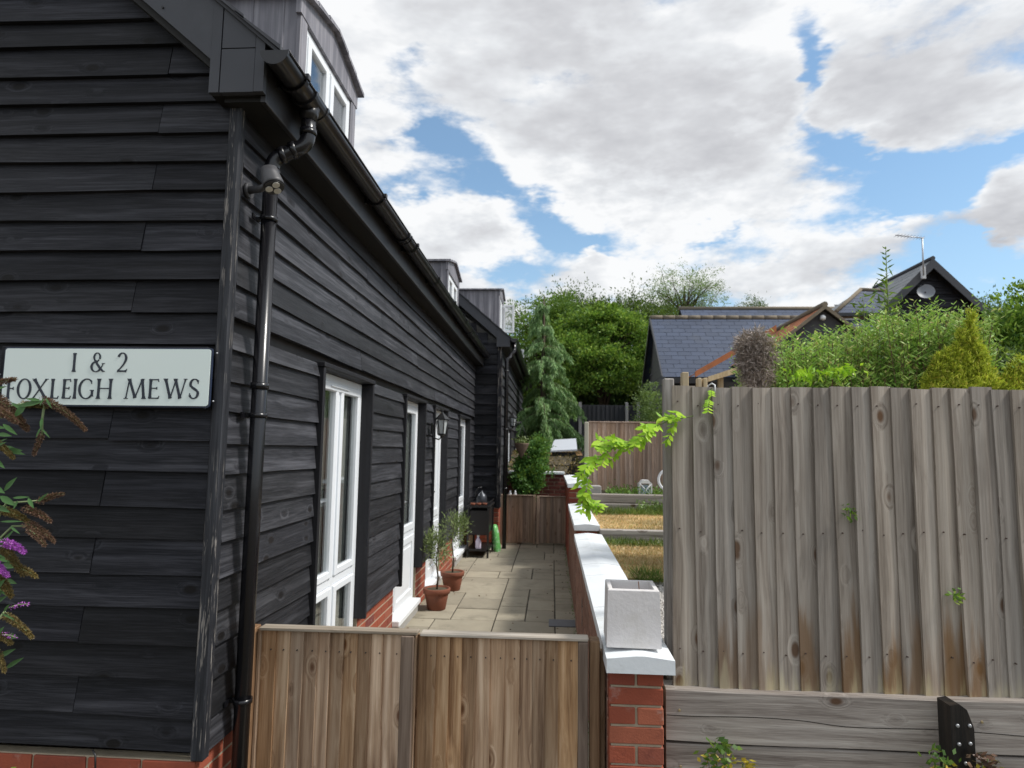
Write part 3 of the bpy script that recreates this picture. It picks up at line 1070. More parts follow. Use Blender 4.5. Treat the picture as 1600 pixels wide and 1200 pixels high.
# roof: battened slope with slate courses
ex, ez = -1.135, verge_top(-1.135) + .005
def roof_side(parent, ex, ez, ridge_x, y0, y1, mat, n=22, th=.02, tp=TP, name='roof_slates', sgn=1):
    mb = MB()
    run = abs(ridge_x - ex)
    for i in range(n):
        xa = ex - sgn * run * i / n
        xb = ex - sgn * run * (i + 1.25) / n
        if sgn > 0: xb = max(xb, ridge_x)
        za = ez + abs(xa - ex) * tp
        zb_ = ez + abs(xb - ex) * tp
        ya = y0
        while ya < y1:
            yb = min(ya + (.30 if (ya > y0 or i % 2 == 0) else .15), y1)
            e = rnd.uniform(0, .004)
            mb.add([(xa, ya + .002, za + e), (xa, yb - .002, za + e), (xa, yb - .002, za + th + e), (xa, ya + .002, za + th + e),
                    (xb, ya + .002, zb_ - .004), (xb, yb - .002, zb_ - .004), (xb, yb - .002, zb_ + .005), (xb, ya + .002, zb_ + .005)],
                   [(0, 1, 2, 3), (3, 2, 6, 7), (0, 3, 7, 4), (1, 5, 6, 2), (0, 4, 5, 1), (4, 7, 6, 5)])
            ya = yb
    return mb.build(name, mat, parent, kind='stuff')
roof_side(H1, ex, ez, -4.75, 2.425, 11.3, slateM)
MB().prism([(ex - .05, 2.47, ez - .012), (-4.75, 2.47, ez - .012 + (3.615 - .05 + .05) * TP), (-4.75, 2.47, ez - .05 + 3.615 * TP), (ex - .05, 2.47, ez - .045)], (0, 8.8, 0)).build('roof_deck', soffitM, H1)
MB().prism([(-4.75, 2.47, ez + 3.6 * TP), (-8.4, 2.47, 3.2), (-8.4, 2.47, 3.15), (-4.75, 2.47, ez + 3.55 * TP)], (0, 8.8, 0)).build('roof_deck', slateM, H1)
# mortar edge under the verge slates
MB().prism([(ex, 2.44, ez), (-4.7, 2.44, ez + (4.7 + ex) * TP), (-4.7, 2.44, ez + (4.7 + ex) * TP - .018), (ex, 2.44, ez - .018)], (0, .03, 0)).build('verge_edge', slateM, H1)

GX, GZ = -1.145, 3.275
g1 = gutter(H1, GX, 2.40, 10.95, GZ, brackets=(2.58, 3.9, 4.9, 5.9, 6.9, 7.9, 8.9, 9.9), unions=(4.62, 8.5))
# outlet and downpipe
mb = MB()
mb.tube([(GX, 2.78, GZ - .03), (GX, 2.78, GZ - .10)], [.05, .036], 14)
mb.build('gutter_outlet', gutterM, g1)
un = MB()
for yy in (2.70, 2.845):
    pts = [(GX + .066 * cos(pi + pi * k / 12), yy, GZ + .066 * sin(pi + pi * k / 12)) for k in range(13)]
    un.prism(pts, (0, .022, 0))
for k in range(12):
    w0, w1 = pi + pi * k / 12, pi + pi * (k + 1) / 12
    un.add([(GX + .061 * cos(w0), 2.71, GZ + .061 * sin(w0)), (GX + .061 * cos(w1), 2.71, GZ + .061 * sin(w1)), (GX + .061 * cos(w1), 2.86, GZ + .061 * sin(w1)), (GX + .061 * cos(w0), 2.86, GZ + .061 * sin(w0))], [(0, 1, 2, 3)])
un.build('gutter_union', gutterM, g1)
PXc, PYc = -1.292, 2.74
pr = .034
dp = MB()
def arc(p0, p1, p2, n=6):
    p0, p1, p2 = map(Vector, (p0, p1, p2))
    return [(p0 * (1 - t) ** 2 + p1 * 2 * t * (1 - t) + p2 * t * t) for t in [i / n for i in range(n + 1)]]
path = [Vector((GX, 2.78, GZ - .08)), Vector((GX, 2.78, GZ - .165))] + arc((GX, 2.78, GZ - .165), (GX, 2.78, GZ - .225), (GX - .05, 2.765, GZ - .243)) + \
    arc((PXc + .05, PYc + .01, GZ - .275), (PXc, PYc, GZ - .292), (PXc, PYc, GZ - .36))
dp.tube(path, pr, 18)
dp.tube([(PXc, PYc, GZ - .35), (PXc, PYc, -.05)], pr - .001, 18)
D1 = dp.build('downpipe', pipeM, H1)
for (p, dirn) in (((GX, 2.78, GZ - .155), (0, 0, 1)), ((GX - .058, 2.763, GZ - .247), (.9, .1, .34)), ((PXc + .045, PYc + .01, GZ - .277), (.9, .1, .34)), ((PXc, PYc, GZ - .36), (0, 0, 1)), ((PXc, PYc, 1.93), (0, 0, 1))):
    p = Vector(p); d = Vector(dirn).normalized()
    MB().tube([p - d * .014, p + d * .014], pr + .005, 18).build('pipe_collar', pipeM, D1)
for z in (2.69, 1.80, .60):
    c = MB()
    c.tube([(PXc, PYc, z - .010), (PXc, PYc, z + .010)], pr + .005, 18)
    c.box(WX + .005, PXc - .02, PYc - .012, PYc + .012, z - .009, z + .009)
    c.box(WX + .004, WX + .010, PYc - .055, PYc + .04, z - .012, z + .012)
    c.build('pipe_clip', pipeM, D1)


def dormer(parent, x, y0, y1, z0, z1, tp, nwin=2, leaf=False, mats=(leadM,), apex=.12):
    """lead-clad dormer with its window facing +x"""
    D = MB()
    zr = z1 + apex
    ym = (y0 + y1) / 2
    back = x - (zr - z0) / tp - .15
    xf = x - .004
    # cheeks with standing ribs
    D.prism([(x - .13, y0 + .03, z0), (x - .13, y0 + .03, z1), (back, y0 + .03, z1), (back, y0 + .03, z1 - .01)], (0, y1 - y0 - .06, 0))
    dm = D.build('dormer', roomM, parent)
    for yy, s in ((y0, 1), (y1, -1)):
        MB().prism([(xf, yy, z0), (xf, yy, z1), (back, yy, z1), (back, yy, z1 - .01)], (0, s * .03, 0)).build('cheek', leadM, dm)
    # vertical lead seams on the near cheek
    xx = x - .10
    while xx > back:
        zlo = z0 + (x - xx) * tp
        if zlo < z1 - .05:
            MB().box(xx - .004, xx + .004, y0 - .006, y0 + .004, zlo, z1 - .004).build('lead_seam', leadM, dm)
        xx -= .17
    # face: jambs, head
    MB().cbox(x - .03, x, y0 - .002, y0 + .085, z0 + .0, z1 + .0, .005).build('dormer_post', leadM, dm)
    MB().cbox(x - .03, x, y1 - .085, y1 + .002, z0, z1, .005).build('dormer_post', leadM, dm)
    h = MB()
    h.prism([(x + .004, y0 - .02, z1 - .10), (x + .004, y1 + .02, z1 - .10), (x + .004, y1 + .02, z1 + .01), (x + .004, ym, zr + .005), (x + .004, y0 - .02, z1 + .01)], (-.03, 0, 0))
    h.build('dormer_head', leadM, dm)
    # pitched roof sheets, overlapping
    nsh = 3
    for s in range(nsh):
        for (ya, za, yb, zb2) in ((y0 - .05, z1 - .005, ym, zr), (y1 + .05, z1 - .005, ym, zr)):
            t0, t1 = s / nsh, (s + 1.06) / nsh
            t1 = min(t1, 1)
            A = (ya + (yb - ya) * t0, za + (zb2 - za) * t0); B = (ya + (yb - ya) * t1, za + (zb2 - za) * t1)
            hz = .012 * (nsh - s) * 0 + .03
            MB().prism([(x + .04, A[0], A[1] + .004), (x + .04, B[0], B[1]), (x + .04, B[0], B[1] + hz - .012), (x + .04, A[0], A[1] + hz)], (back - x - .3, 0, 0)).build('lead_sheet', leadM, dm)
    bars = tuple(y0 + .085 + (y1 - y0 - .17) * i / nwin for i in range(1, nwin))
    w = framed('window', dm, y0 + .087, y1 - .087, z0 + .02, z1 - .105, x - .012, bars_v=bars, fw=.035, sash=.045, flat=True)
    MB().box(x - .10, x - .095, y0 + .09, y1 - .09, z0 + .02, z1 - .11).build('blind', whiteP, dm)
    if leaf:
        # a casement standing open
        lf = MB()
        yl = y1 - .12
        W, zz0, zz1 = .235, z0 + .12, z1 - .12
        lf.cbox(x + .01, x + .05, yl - .05, yl, zz0, zz1, .004)
        lf.cbox(x + W - .04, x + W, yl - .05, yl, zz0, zz1, .004)
        lf.cbox(x + .05, x + W - .04, yl - .048, yl - .002, zz0, zz0 + .045, .004)
        lf.cbox(x + .05, x + W - .04, yl - .048, yl - .002, zz1 - .045, zz1, .004)
        l = lf.build('open_casement', upvc, dm)
        MB().box(x + .05, x + W - .04, yl - .03, yl - .024, zz0 + .045, zz1 - .045).build('casement_pane', glassM, dm)
    return dm


def _flat(dm):
    pass


dormer(H1, -1.35, 3.12, 4.06, 3.40, 4.06, TP)
dormer(H1, -1.35, 7.93, 8.90, 3.40, 4.04, TP)

# ================================================================== FAR HOUSE
H2 = thing('weatherboarded_house', 'far black weatherboarded house stepped forward behind the barbecue trolley, with open dormer casements', 'house', (-.9, 11.1, 0), None)
W2, F2, E2 = -.89, 11.1, 19.4
TP2 = math.tan(radians(41))
MB().box(-6, W2 - .05, F2 + .05, E2, -.1, 3.6).build('wall_core', fasciaM, H2)
b2 = lambda u, v: (PY(u, v, F2 - .12).x, F2 - .12, PY(u, v, F2 - .12).z)
q1 = b2(776, 541.6); q2 = b2(797, 541.6)
vz0 = b2(800, 530)
def vt2(x):
    return vz0[2] + (vz0[0] - x) * TP2
zz = .66
i = 0
g = .178
while zz < 6.3:
    xr = W2 - .075 if zz < 3.3 else W2 - .08 - max(0, (zz - 3.35)) / TP2
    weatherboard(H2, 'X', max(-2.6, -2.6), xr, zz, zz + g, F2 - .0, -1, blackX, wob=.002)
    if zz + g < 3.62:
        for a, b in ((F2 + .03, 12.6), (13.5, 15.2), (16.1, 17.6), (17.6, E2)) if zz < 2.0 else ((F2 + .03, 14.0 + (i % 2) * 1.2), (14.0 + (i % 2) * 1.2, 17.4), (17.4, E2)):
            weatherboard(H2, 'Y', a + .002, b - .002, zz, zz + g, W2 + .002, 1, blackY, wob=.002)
    zz += g
    i += 1
MB().cbox(W2 - .075, W2 + .006, F2 - .02, F2 + .04, .66, 3.55, .005).build('corner_post', blackZ, H2)
MB().box(-1.4, W2 - .02, F2 + .002, F2 + .06, -.1, .66).build('plinth', mortarM, H2)
MB().box(W2 - .05, W2 - .022, F2 + .07, E2, -.1, .66).build('plinth', mortarM, H2)
brick_run(H2, 'X', -1.34, W2 - .02, 0, .65, F2 + .0, -1, maxn=30)
brick_run(H2, 'Y', F2 + .03, E2, 0, .65, W2 - .02, 1, mode='stuff')
for a, b in ((12.6, 13.5), (15.2, 16.1)):
    s = MB()
    s.cbox(W2 - .06, W2 + .03, a - .03, a, .4, 2.06, .004)
    s.cbox(W2 - .06, W2 + .03, b, b + .03, .4, 2.06, .004)
    s.cbox(W2 - .06, W2 + .035, a - .04, b + .04, 2.061, 2.10, .004)
    s.build('door_surround', blackT, H2)
    framed('window', H2, a + .002, b - .002, .35, 2.05, W2 - .02, bars_h=(.9,), fw=.05, sash=.05)
# eaves of the far house
EX2 = q2[0]
SZ2 = q1[2]
MB().box(W2 - .05, EX2 - .02, F2 - .09, E2, SZ2 + .002, SZ2 + .02).build('soffit', soffitM, H2)
MB().cbox(EX2 - .022, EX2, F2 - .09, E2, SZ2 - .008, SZ2 + .2, .003).build('fascia', fasciaM, H2)
Yb = F2 - .12
MB().prism([(q1[0], Yb, SZ2), (EX2, Yb, SZ2), (EX2, Yb, vt2(EX2)), (q1[0], Yb, vt2(q1[0]))], (0, .03, 0)).build('box_end_panel', boardM, H2)
wv = b2(774, 527)[2]
MB().prism([(q1[0] - .003, Yb + .004, wv), (q1[0] - .003, Yb + .004, vt2(q1[0])), (-4.2, Yb + .004, vt2(-4.2)), (-4.2, Yb + .004, wv + (q1[0] + 4.2) * TP2)], (0, .03, 0)).build('bargeboard', boardM, H2)
MB().box(q1[0], EX2, Yb + .03, F2 + .1, SZ2 + .021, SZ2 + .03).build('box_end_soffit', soffitM, H2)
ex2 = EX2 + .05
ez2 = vt2(ex2)
roof_side(H2, ex2, ez2, -4.2, Yb - .03, E2 + .1, slateM, tp=TP2, n=18)
MB().prism([(ex2 - .05, Yb + .02, ez2 + .03), (-4.2, Yb + .02, ez2 + (4.2 + ex2) * TP2 - .02), (-4.2, Yb + .02, ez2 + (4.2 + ex2) * TP2 - .06), (ex2 - .05, Yb + .02, ez2 - .01)], (0, E2 - Yb, 0)).build('roof_deck', soffitM, H2)
MB().prism([(-4.2, Yb + .02, ez2 + (4.2 + ex2) * TP2), (-7, Yb + .02, 4.2), (-7, Yb + .02, 4.1), (-4.2, Yb + .02, ez2 + (4.2 + ex2) * TP2 - .06)], (0, E2 - Yb, 0)).build('roof_deck', slateM, H2)
G2X, G2Z = EX2 + .07, SZ2 + .13
g2 = gutter(H2, G2X, Yb - .06, E2, G2Z, brackets=tuple(np.arange(11.3, 19.2, 1.0)))
P2X, P2Y = -.795, 10.93
d2 = MB().tube([(G2X, P2Y + .15, G2Z - .03), (G2X, P2Y + .12, G2Z - .16)] + arc((G2X, P2Y + .12, G2Z - .16), (G2X, P2Y + .1, G2Z - .24), (G2X - .05, P2Y + .08, G2Z - .26)) +
               arc((P2X + .05, P2Y + .03, G2Z - .33), (P2X, P2Y, G2Z - .35), (P2X, P2Y, G2Z - .42)) + [Vector((P2X, P2Y, .0))], .036, 12).build('downpipe', pipeM, H2)
for z in (3.0, 2.0, 1.0):
    MB().tube([(P2X, P2Y, z - .012), (P2X, P2Y, z + .012)], .043, 12).build('pipe_clip', pipeM, d2)
dormer(H2, -1.03, 12.1, 13.0, 3.9, 4.72, TP2, leaf=True)
dormer(H2, -1.03, 16.6, 17.5, 3.9, 4.50, TP2, leaf=True)

# ================================================================== NAME SIGN
SY = FY - .055
S = thing('name_sign', 'pale green "1 & 2 Foxleigh Mews" name sign on the black front boards', 'sign', tuple(PY(166, 590, SY)))
sx0, sx1 = PY(5, 590, SY).x, PY(327, 590, SY).x
sz0, sz1 = PY(166, 633, SY).z, PY(166, 545, SY).z
MB().cbox(sx0 - .03, WX - .07, SY + .012, SY + .03, sz0 - .012, sz1 + .012, .003).build('backing_board', blackX, S)
def rrect(x0, x1, z0, z1, r, y):
    pts = []
    for cx, cz, a0 in ((x1 - r, z1 - r, 0), (x0 + r, z1 - r, 90), (x0 + r, z0 + r, 180), (x1 - r, z0 + r, 270)):
        for k in range(5):
            a = radians(a0 + 22.5 * k)
            pts.append((cx + r * cos(a), y, cz + r * sin(a)))
    return pts
MB().prism(rrect(sx0 - .006, sx1 + .006, sz0 - .006, sz1 + .006, .012, SY + .003), (0, .009, 0)).build('sign_edge', plain('dark blue sign edge', (.02, .03, .06), .4), S)
MB().prism(rrect(sx0, sx1, sz0, sz1, .010, SY), (0, .003, 0)).build('sign_plate', plateM, S)

# capitals drawn as strokes on a unit cap height; (points, widths)
TN, TK = .055, .125
def P2(*a): return list(a)
def ell(cx, cz, rx, rz, a0, a1, n=22, thin=TN, thick=TK):
    pts, w = [], []
    for i in range(n + 1):
        a = radians(a0 + (a1 - a0) * i / n)
        pts.append((cx + rx * cos(a), cz + rz * sin(a)))
        w.append(thin + (thick - thin) * abs(cos(a)) ** 1.6)
    return pts, w
def st(x0, z0, x1, z1, w, w2=None):
    """stem with slightly flared ends"""
    w2 = w2 or w
    n = 8
    pts = [(x0 + (x1 - x0) * i / n, z0 + (z1 - z0) * i / n) for i in range(n + 1)]
    ww = [(w + (w2 - w) * i / n) * (1 + .55 * (abs(2 * i / n - 1) ** 6)) for i in range(n + 1)]
    return pts, ww
def serif(x, z, w=.22): return ([(x - w / 2, z), (x + w / 2, z)], [.035, .035])
L = {}
L['O'] = (.80, [ell(.40, .5, .36, .49, 0, 360, 36)])
L['X'] = (.80, [st(.06, .98, .72, .02, TK), st(.70, .98, .06, .02, TN), serif(.06, .985), serif(.72, .985, .18), serif(.06, .015, .18), serif(.74, .015)])
L['L'] = (.56, [st(.12, .98, .12, .02, TK), st(.08, .03, .52, .03, .055, .06), ([(.50, .03), (.545, .15)], [.05, .03]), serif(.12, .985)])
L['F'] = (.52, [st(.12, .98, .12, .02, TK), st(.08, .96, .48, .96, .055, .06), st(.12, .52, .42, .52, .05), ([(.47, .96), (.50, .84)], [.05, .03]), ([(.42, .60), (.42, .44)], [.035, .035]), serif(.12, .015)])
L['E'] = (.56, [st(.12, .98, .12, .02, TK), st(.08, .96, .48, .96, .055), st(.12, .53, .42, .53, .05), st(.08, .03, .52, .03, .055), ([(.47, .96), (.50, .84)], [.05, .03]), ([(.51, .03), (.545, .15)], [.05, .03]), ([(.42, .60), (.42, .46)], [.035, .035])])
L['I'] = (.26, [st(.13, .98, .13, .02, TK), serif(.13, .985), serif(.13, .015)])
L['G'] = (.82, [ell(.42, .5, .38, .49, 48, 322, 30), st(.74, .42, .74, .12, .115), serif(.72, .43, .22), ([(.675, .865), (.69, .74)], [.06, .03])])
L['H'] = (.84, [st(.13, .98, .13, .02, TK), st(.71, .98, .71, .02, TK), st(.13, .52, .71, .52, .05), serif(.13, .985), serif(.13, .015), serif(.71, .985), serif(.71, .015)])
L['M'] = (1.04, [st(.20, .98, .08, .02, TN), st(.20, .98, .52, .05, TK), st(.82, .98, .52, .05, TN), st(.82, .98, .94, .02, TK), serif(.08, .015, .2), serif(.94, .015, .22), serif(.17, .985, .14), serif(.86, .985, .14)])
L['W'] = (1.10, [st(.07, .98, .33, .02, TK), st(.57, .98, .33, .02, TN), st(.54, .98, .80, .02, TK), st(1.02, .98, .80, .02, TN), serif(.07, .985), serif(.55, .985, .2), serif(1.02, .985, .18)])
L['S'] = (.56, [ell(.29, .735, .21, .245, 30, 215, 16), ([(.13, .62), (.20, .55), (.30, .49), (.40, .42), (.46, .35)], [.10, .12, .13, .12, .10]), ell(.27, .26, .215, .245, 25, -160, 16), ([(.47, .86), (.475, .74)], [.05, .03]), ([(.065, .18), (.06, .28)], [.05, .03])])
L['1'] = (.32, [st(.18, .98, .18, .02, TK), serif(.18, .015, .26), ([(.18, .97), (.08, .90)], [.06, .04])])
L['2'] = (.58, [ell(.27, .70, .21, .28, 165, -25, 18), ([(.46, .58), (.36, .38), (.20, .18), (.06, .05)], [.11, .08, .065, .06]), st(.04, .04, .53, .04, .08, .09), ([(.52, .05), (.56, .16)], [.05, .03])])
L['&'] = (.86, [ell(.34, .77, .17, .21, -30, 300, 22, .05, .09), ([(.22, .62), (.36, .42), (.54, .20), (.74, .02)], [.09, .115, .12, .08]), ell(.32, .27, .26, .26, 75, 330, 22, .05, .12), ([(.50, .10), (.64, .26), (.70, .42)], [.05, .05, .04]), serif(.72, .44, .18), ([(.46, .64), (.36, .50)], [.05, .05]), ([(.72, .03), (.84, .03)], [.05, .04])])


def stroke_mesh(mb, pts, ws, ox, oz, s, sx, y, d=.0016):
    P = [Vector((ox + p[0] * s * sx, 0, oz + p[1] * s)) for p in pts]
    n = len(P)
    lf, rt = [], []
    for i in range(n):
        t = (P[min(i + 1, n - 1)] - P[max(i - 1, 0)]).normalized()
        nn = Vector((-t.z, 0, t.x))
        w = ws[i] * s * .5
        lf.append(P[i] + nn * w)
        rt.append(P[i] - nn * w)
    vs = [(p.x, y, p.z) for p in lf + rt] + [(p.x, y + d, p.z) for p in lf + rt]
    m = 2 * n
    fs = []
    for i in range(n - 1):
        fs.append((i, i + 1, n + i + 1, n + i))
        fs.append((i, m + i, m + i + 1, i + 1))
        fs.append((n + i, n + i + 1, m + n + i + 1, m + n + i))
    fs.append((0, n, m + n, m)); fs.append((n - 1, m + n - 1, m + 2 * n - 1, 2 * n - 1))
    mb.add(vs, fs)


def letter(ch, u0, u1, v0, v1):
    a, b = PY(u0, v1, SY), PY(u1, v0, SY)
    s = b.z - a.z
    w, strokes = L[ch]
    sx = (b.x - a.x) / (w * s)
    mb = MB()
    for i, (p, ws) in enumerate(strokes):
        stroke_mesh(mb, p, ws, a.x, a.z, s, sx, SY - .0022 - i * .00008)
    mb.build('letter', letterM, S)


for ch, a, b in (('1', 111, 121), ('&', 141, 167), ('2', 182, 201)):
    letter(ch, a, b, 551, 581)
for ch, a, b in (('F', 9, 25), ('O', 26, 50), ('X', 50, 76), ('L', 78, 94), ('E', 96, 113), ('I', 113, 122), ('G', 122, 148), ('H', 149, 178), ('M', 194, 230), ('E', 230, 251), ('W', 255, 293), ('S', 294, 313)):
    letter(ch, a, b, 592, 623)
for u, v in ((339, 552), (333, 627), (0, 585)):
    q = PY(u, v, SY + .01)
    MB().lathe((q.x, q.y, q.z), [(0, -.003), (.004, -.003), (.004, .003), (0, .003)], 8).build('screw', metalGrey, S)

# ================================================================== SECURITY LAMP on the corner
q = PY(427, 281, 2.60)
LS = 1.28
SL = thing('security_lamp', 'small grey security lamp with three round lenses, mounted above the near downpipe', 'lamp', tuple(q))
b = MB()
cx, cy, cz = q
b.tube([(cx - .022, cy, cz + .052), (cx - .014, cy, cz + .018), (cx + .004, cy - .008, cz - .020), (cx + .010, cy - .012, cz - .036)], [.034, .040, .044, .045], 18)
b.build('lamp_housing', plain('grey lamp casting', (.06, .06, .065), .5, n1=.15, scale=30), SL)
ax = Vector((.35, -.25, -.90)).normalized()
fc = Vector((cx + .011, cy - .013, cz - .039))
e1 = ax.orthogonal().normalized(); e2 = ax.cross(e1)
b = MB().tube([fc, fc + ax * .004], .041, 18).build('lens_plate', metalBlk, SL)
for k in range(3):
    w = 2 * pi * k / 3 + .5
    c = fc + (e1 * cos(w) + e2 * sin(w)) * .021
    MB().tube([c + ax * .004, c + ax * .009], .0155, 14).build('lens', ledM, SL)
b = MB()
b.tube([(cx - .03, cy, cz - .022), (cx - .06, cy + .02, cz - .030), (WX + .006, FY + .06, cz - .034)], [.012, .016, .018], 10)
b.tube([(WX + .0, FY + .07, cz - .03), (WX + .016, FY + .07, cz - .03)], .034, 14)
b.build('mounting_arm', plain('grey lamp arm', (.06, .06, .065), .5), SL)

# ================================================================== LANTERNS on the walls
def lantern(loc, label, s=1.0):
    x, y, z = loc
    T_ = thing('wall_lantern', label, 'lantern', loc, 'black coach lanterns on the house walls')
    mb = MB()
    mb.box(x - .12 * s, x - .105 * s, y - .03 * s, y + .03 * s, z - .10 * s, z + .02 * s)
    mb.build('back_plate', metalBlk, T_)
    MB().tube([(x - .11 * s, y, z - .06 * s), (x - .09 * s, y, z - .145 * s), (x - .03 * s, y, z - .16 * s), (x, y, z - .125 * s)], .008 * s, 8).build('bracket_arm', metalBlk, T_)
    MB().lathe((x, y, z), [(.0, .175 * s), (.008 * s, .17 * s), (.012 * s, .155 * s), (.006 * s, .145 * s), (.02 * s, .125 * s), (.045 * s, .10 * s), (.082 * s, .068 * s), (.086 * s, .06 * s), (.07 * s, .055 * s), (0, .055 * s)], 6, False).build('lantern_roof', metalBlk, T_)
    MB().lathe((x, y, z), [(.0, .05 * s), (.060 * s, .05 * s), (.040 * s, -.10 * s), (.0, -.10 * s)], 6, False).build('lantern_glass', plain('clear lantern glass ' + str(round(y)), (.42, .45, .46), .12, .8), T_)
    for k in range(6):
        w = 2 * pi * k / 6
        MB().tube([(x + .068 * s * cos(w), y + .068 * s * sin(w), z + .058 * s), (x + .045 * s * cos(w), y + .045 * s * sin(w), z - .105 * s)], .005 * s, 5).build('lantern_bar', metalBlk, T_)
    MB().lathe((x, y, z), [(0, -.09 * s), (.048 * s, -.095 * s), (.048 * s, -.108 * s), (.02 * s, -.125 * s), (.012 * s, -.145 * s), (0, -.15 * s)], 6, False).build('lantern_base', metalBlk, T_)
lantern((-1.21, 6.98, 1.92), 'black coach lantern on the near house wall between the first two white doors', 1.0)
q = PY(797, 657, 12.1)
lantern((W2 + .13, 12.25, q.z), 'black coach lantern on the far house wall above the far gate', 1.0)

# pink notice on the second door
q = PX(681, 745, XG + .03)
o = MB().box(XG + .014, XG + .018, 7.36, 7.46, 1.30, 1.40).build('sticker', pinkM)
tagp(o, 'small pink sticker on the narrow white door beside the lantern', 'sticker')

# ================================================================== NEAR GATES
GY = 2.87
GT = PY(650, 989, GY).z          # top of pales
def gx(c): return PY(350 + c / 2.623, 1000, GY).x
def pales(parent, edges, y, z0, z1, mat, t=.020, name='paling', flip=False, bow=.0, zwob=.0):
    """feather-edge vertical boards: each laps over its right-hand neighbour"""
    for a, b in zip(edges[:-1], edges[1:]):
        dz0 = rnd.uniform(-zwob, zwob)
        ov = .010
        n = 5
        vs = []
        lean = rnd.uniform(-.0018, .0018)
        ph = rnd.uniform(0, 6)
        for i in range(n + 1):
            zz_ = z0 + dz0 + (z1 + rnd.uniform(-zwob, zwob) * .5 - z0 - dz0) * i / n if i in (0, n) else z0 + (z1 - z0) * i / n
            off = lean * (i - n / 2) + bow * sin(ph + i)
            w = bow * .6 * sin(ph * 2 + i * 1.3)
            # thick edge on the left, feathering to the right under... (thick edge proud)
            if flip:
                vs += [(a - ov + off, y - t * .22 + w, zz_), (b + off, y - t + w, zz_), (b + off, y, zz_), (a - ov + off, y, zz_)]
            else:
                vs += [(a + off, y - t + w, zz_), (b + ov + off, y - t * .22 + w, zz_), (b + ov + off, y, zz_), (a + off, y, zz_)]
        fs = [(3, 2, 1, 0)]
        for i in range(n):
            k = i * 4
            for j in range(4):
                j2 = (j + 1) % 4
                fs.append((k + j, k + j2, k + 4 + j2, k + 4 + j))
        k = n * 4
        fs.append((k, k + 1, k + 2, k + 3))
        MB().add(vs, fs).build(name, mat, parent)


def gate(label, e, x0, x1, stile, y, z0, z1, mat, grp, nm='garden_gate', stile_w=None, cap=capM):
    G = thing(nm, label, 'gate', ((x0 + x1) / 2, y, z0), grp)
    pales(G, e, y, z0 + .02, z1 - .004, mat, bow=.0008, flip=True)
    nm2 = MB()
    for a, b in zip(e[:-1], e[1:]):
        for z in (z0 + .19, z1 - .085):
            x_ = a + (b - a) * rnd.uniform(.55, .75)
            nm2.tube([(x_, y - .0225, z), (x_, y - .012, z)], .0028, 6)
    if y < 5:
        nm2.build('nails', plain('dark nail', (.05, .04, .035), .6), G, kind='stuff')
    for a, b in stile:
        MB().cbox(a, b, y - .048, y - .0215, z0 + .01, z1 - .002, .003).build('stile', stileM if mat is gateM else mat, G)
    MB().cbox(x0, x1, y - .040, y + .022, z1, z1 + .014, .003).build('top_rail', cap, G, jit=.0008)
    for zz_ in (z0 + .15, z1 - .12):
        MB().cbox(x0 + .01, x1 - .01, y + .003, y + .035, zz_, zz_ + .07, .003).build('rail', mat, G)
    return G
gate('left leaf of the near brown timber gate, beside the black downpipe', [gx(c) for c in (165, 222, 275, 330, 390, 440, 495, 550, 605, 660, 735)] + [gx(790)], gx(158), gx(799), [(gx(735), gx(786))], GY, .04, GT, gateM, 'two leaves of the near timber gate')
_g = [o for o in col.objects if o.name.startswith('garden_gate') and o.parent is None][0]
MB().cbox(gx(785), gx(822), GY + .024, GY + .038, .04, GT - .01, .003).build('closing_batten', gateM, _g)
gate('right leaf of the near brown timber gate, beside the brick pier', [gx(808), gx(870)] + [gx(c) for c in (925, 980, 1035, 1095, 1150, 1210, 1265, 1315, 1370, 1450, 1490)], gx(810), gx(1492), [(gx(1450), gx(1490))], GY, .04, GT - .003, gateM, 'two leaves of the near timber gate')
p = MB().cbox(gx(103), gx(143), GY - .07, GY + .02, -.06, GT + .012, .004).build('gate_post', postM)
tagp(p, 'pale square gate post hard against the black downpipe', 'gate post')
p = MB().cbox(gx(145), gx(157), GY - .02, GY + .03, -.06, GT + .004, .002).build('gate_batten', gateM)
tagp(p, 'thin dark brown batten between the left gate post and the gate', 'batten')
p = MB().cbox(gx(1497), gx(1537), GY - .06, GY + .02, -.06, GT + .006, .004).build('gate_post', postM)
tagp(p, 'pale square gate post at the right of the near gate', 'gate post')
p = MB().cbox(gx(1540), .232, GY - .02, GY + .04, -.06, GT - .05, .003).build('gate_post', gateM)
tagp(p, 'dark timber plank between the right gate post and the brick pier', 'plank')

# far gate
FGY = 11.42
fe = [PY(u, 800, FGY).x for u in np.linspace(789, 833, 9)]
fe2 = [PY(u, 800, FGY).x for u in np.linspace(843, 887, 9)]
ft = PY(840, 775, FGY).z
gate('left leaf of the far timber gate, beside the far black downpipe', fe + [PY(837, 800, FGY).x], fe[0], PY(837, 800, FGY).x, [(fe[-1], PY(837, 800, FGY).x)], FGY, .02, ft, gateFarM, 'two leaves of the far timber gate', cap=gateFarM)
gate('right leaf of the far timber gate, against the white-capped wall', [PY(838.5, 800, FGY).x] + fe2, PY(838.5, 800, FGY).x, fe2[-1], [(PY(838.5, 800, FGY).x, fe2[0])], FGY, .02, ft - .01, gateFarM, 'two leaves of the far timber gate', cap=gateFarM)
p = MB().cbox(fe[0] - .09, fe[0] - .012, FGY - .05, FGY + .03, -.05, ft + .02, .004).build('gate_post', gateFarM)
tagp(p, 'brown post at the left of the far gate beside the house plinth', 'gate post')
p = MB().cbox(fe2[-1] + .005, fe2[-1] + .045, FGY - .04, FGY + .04, -.05, ft + .01, .003).build('gate_post', gateFarM)
tagp(p, 'brown post at the right of the far gate', 'gate post')

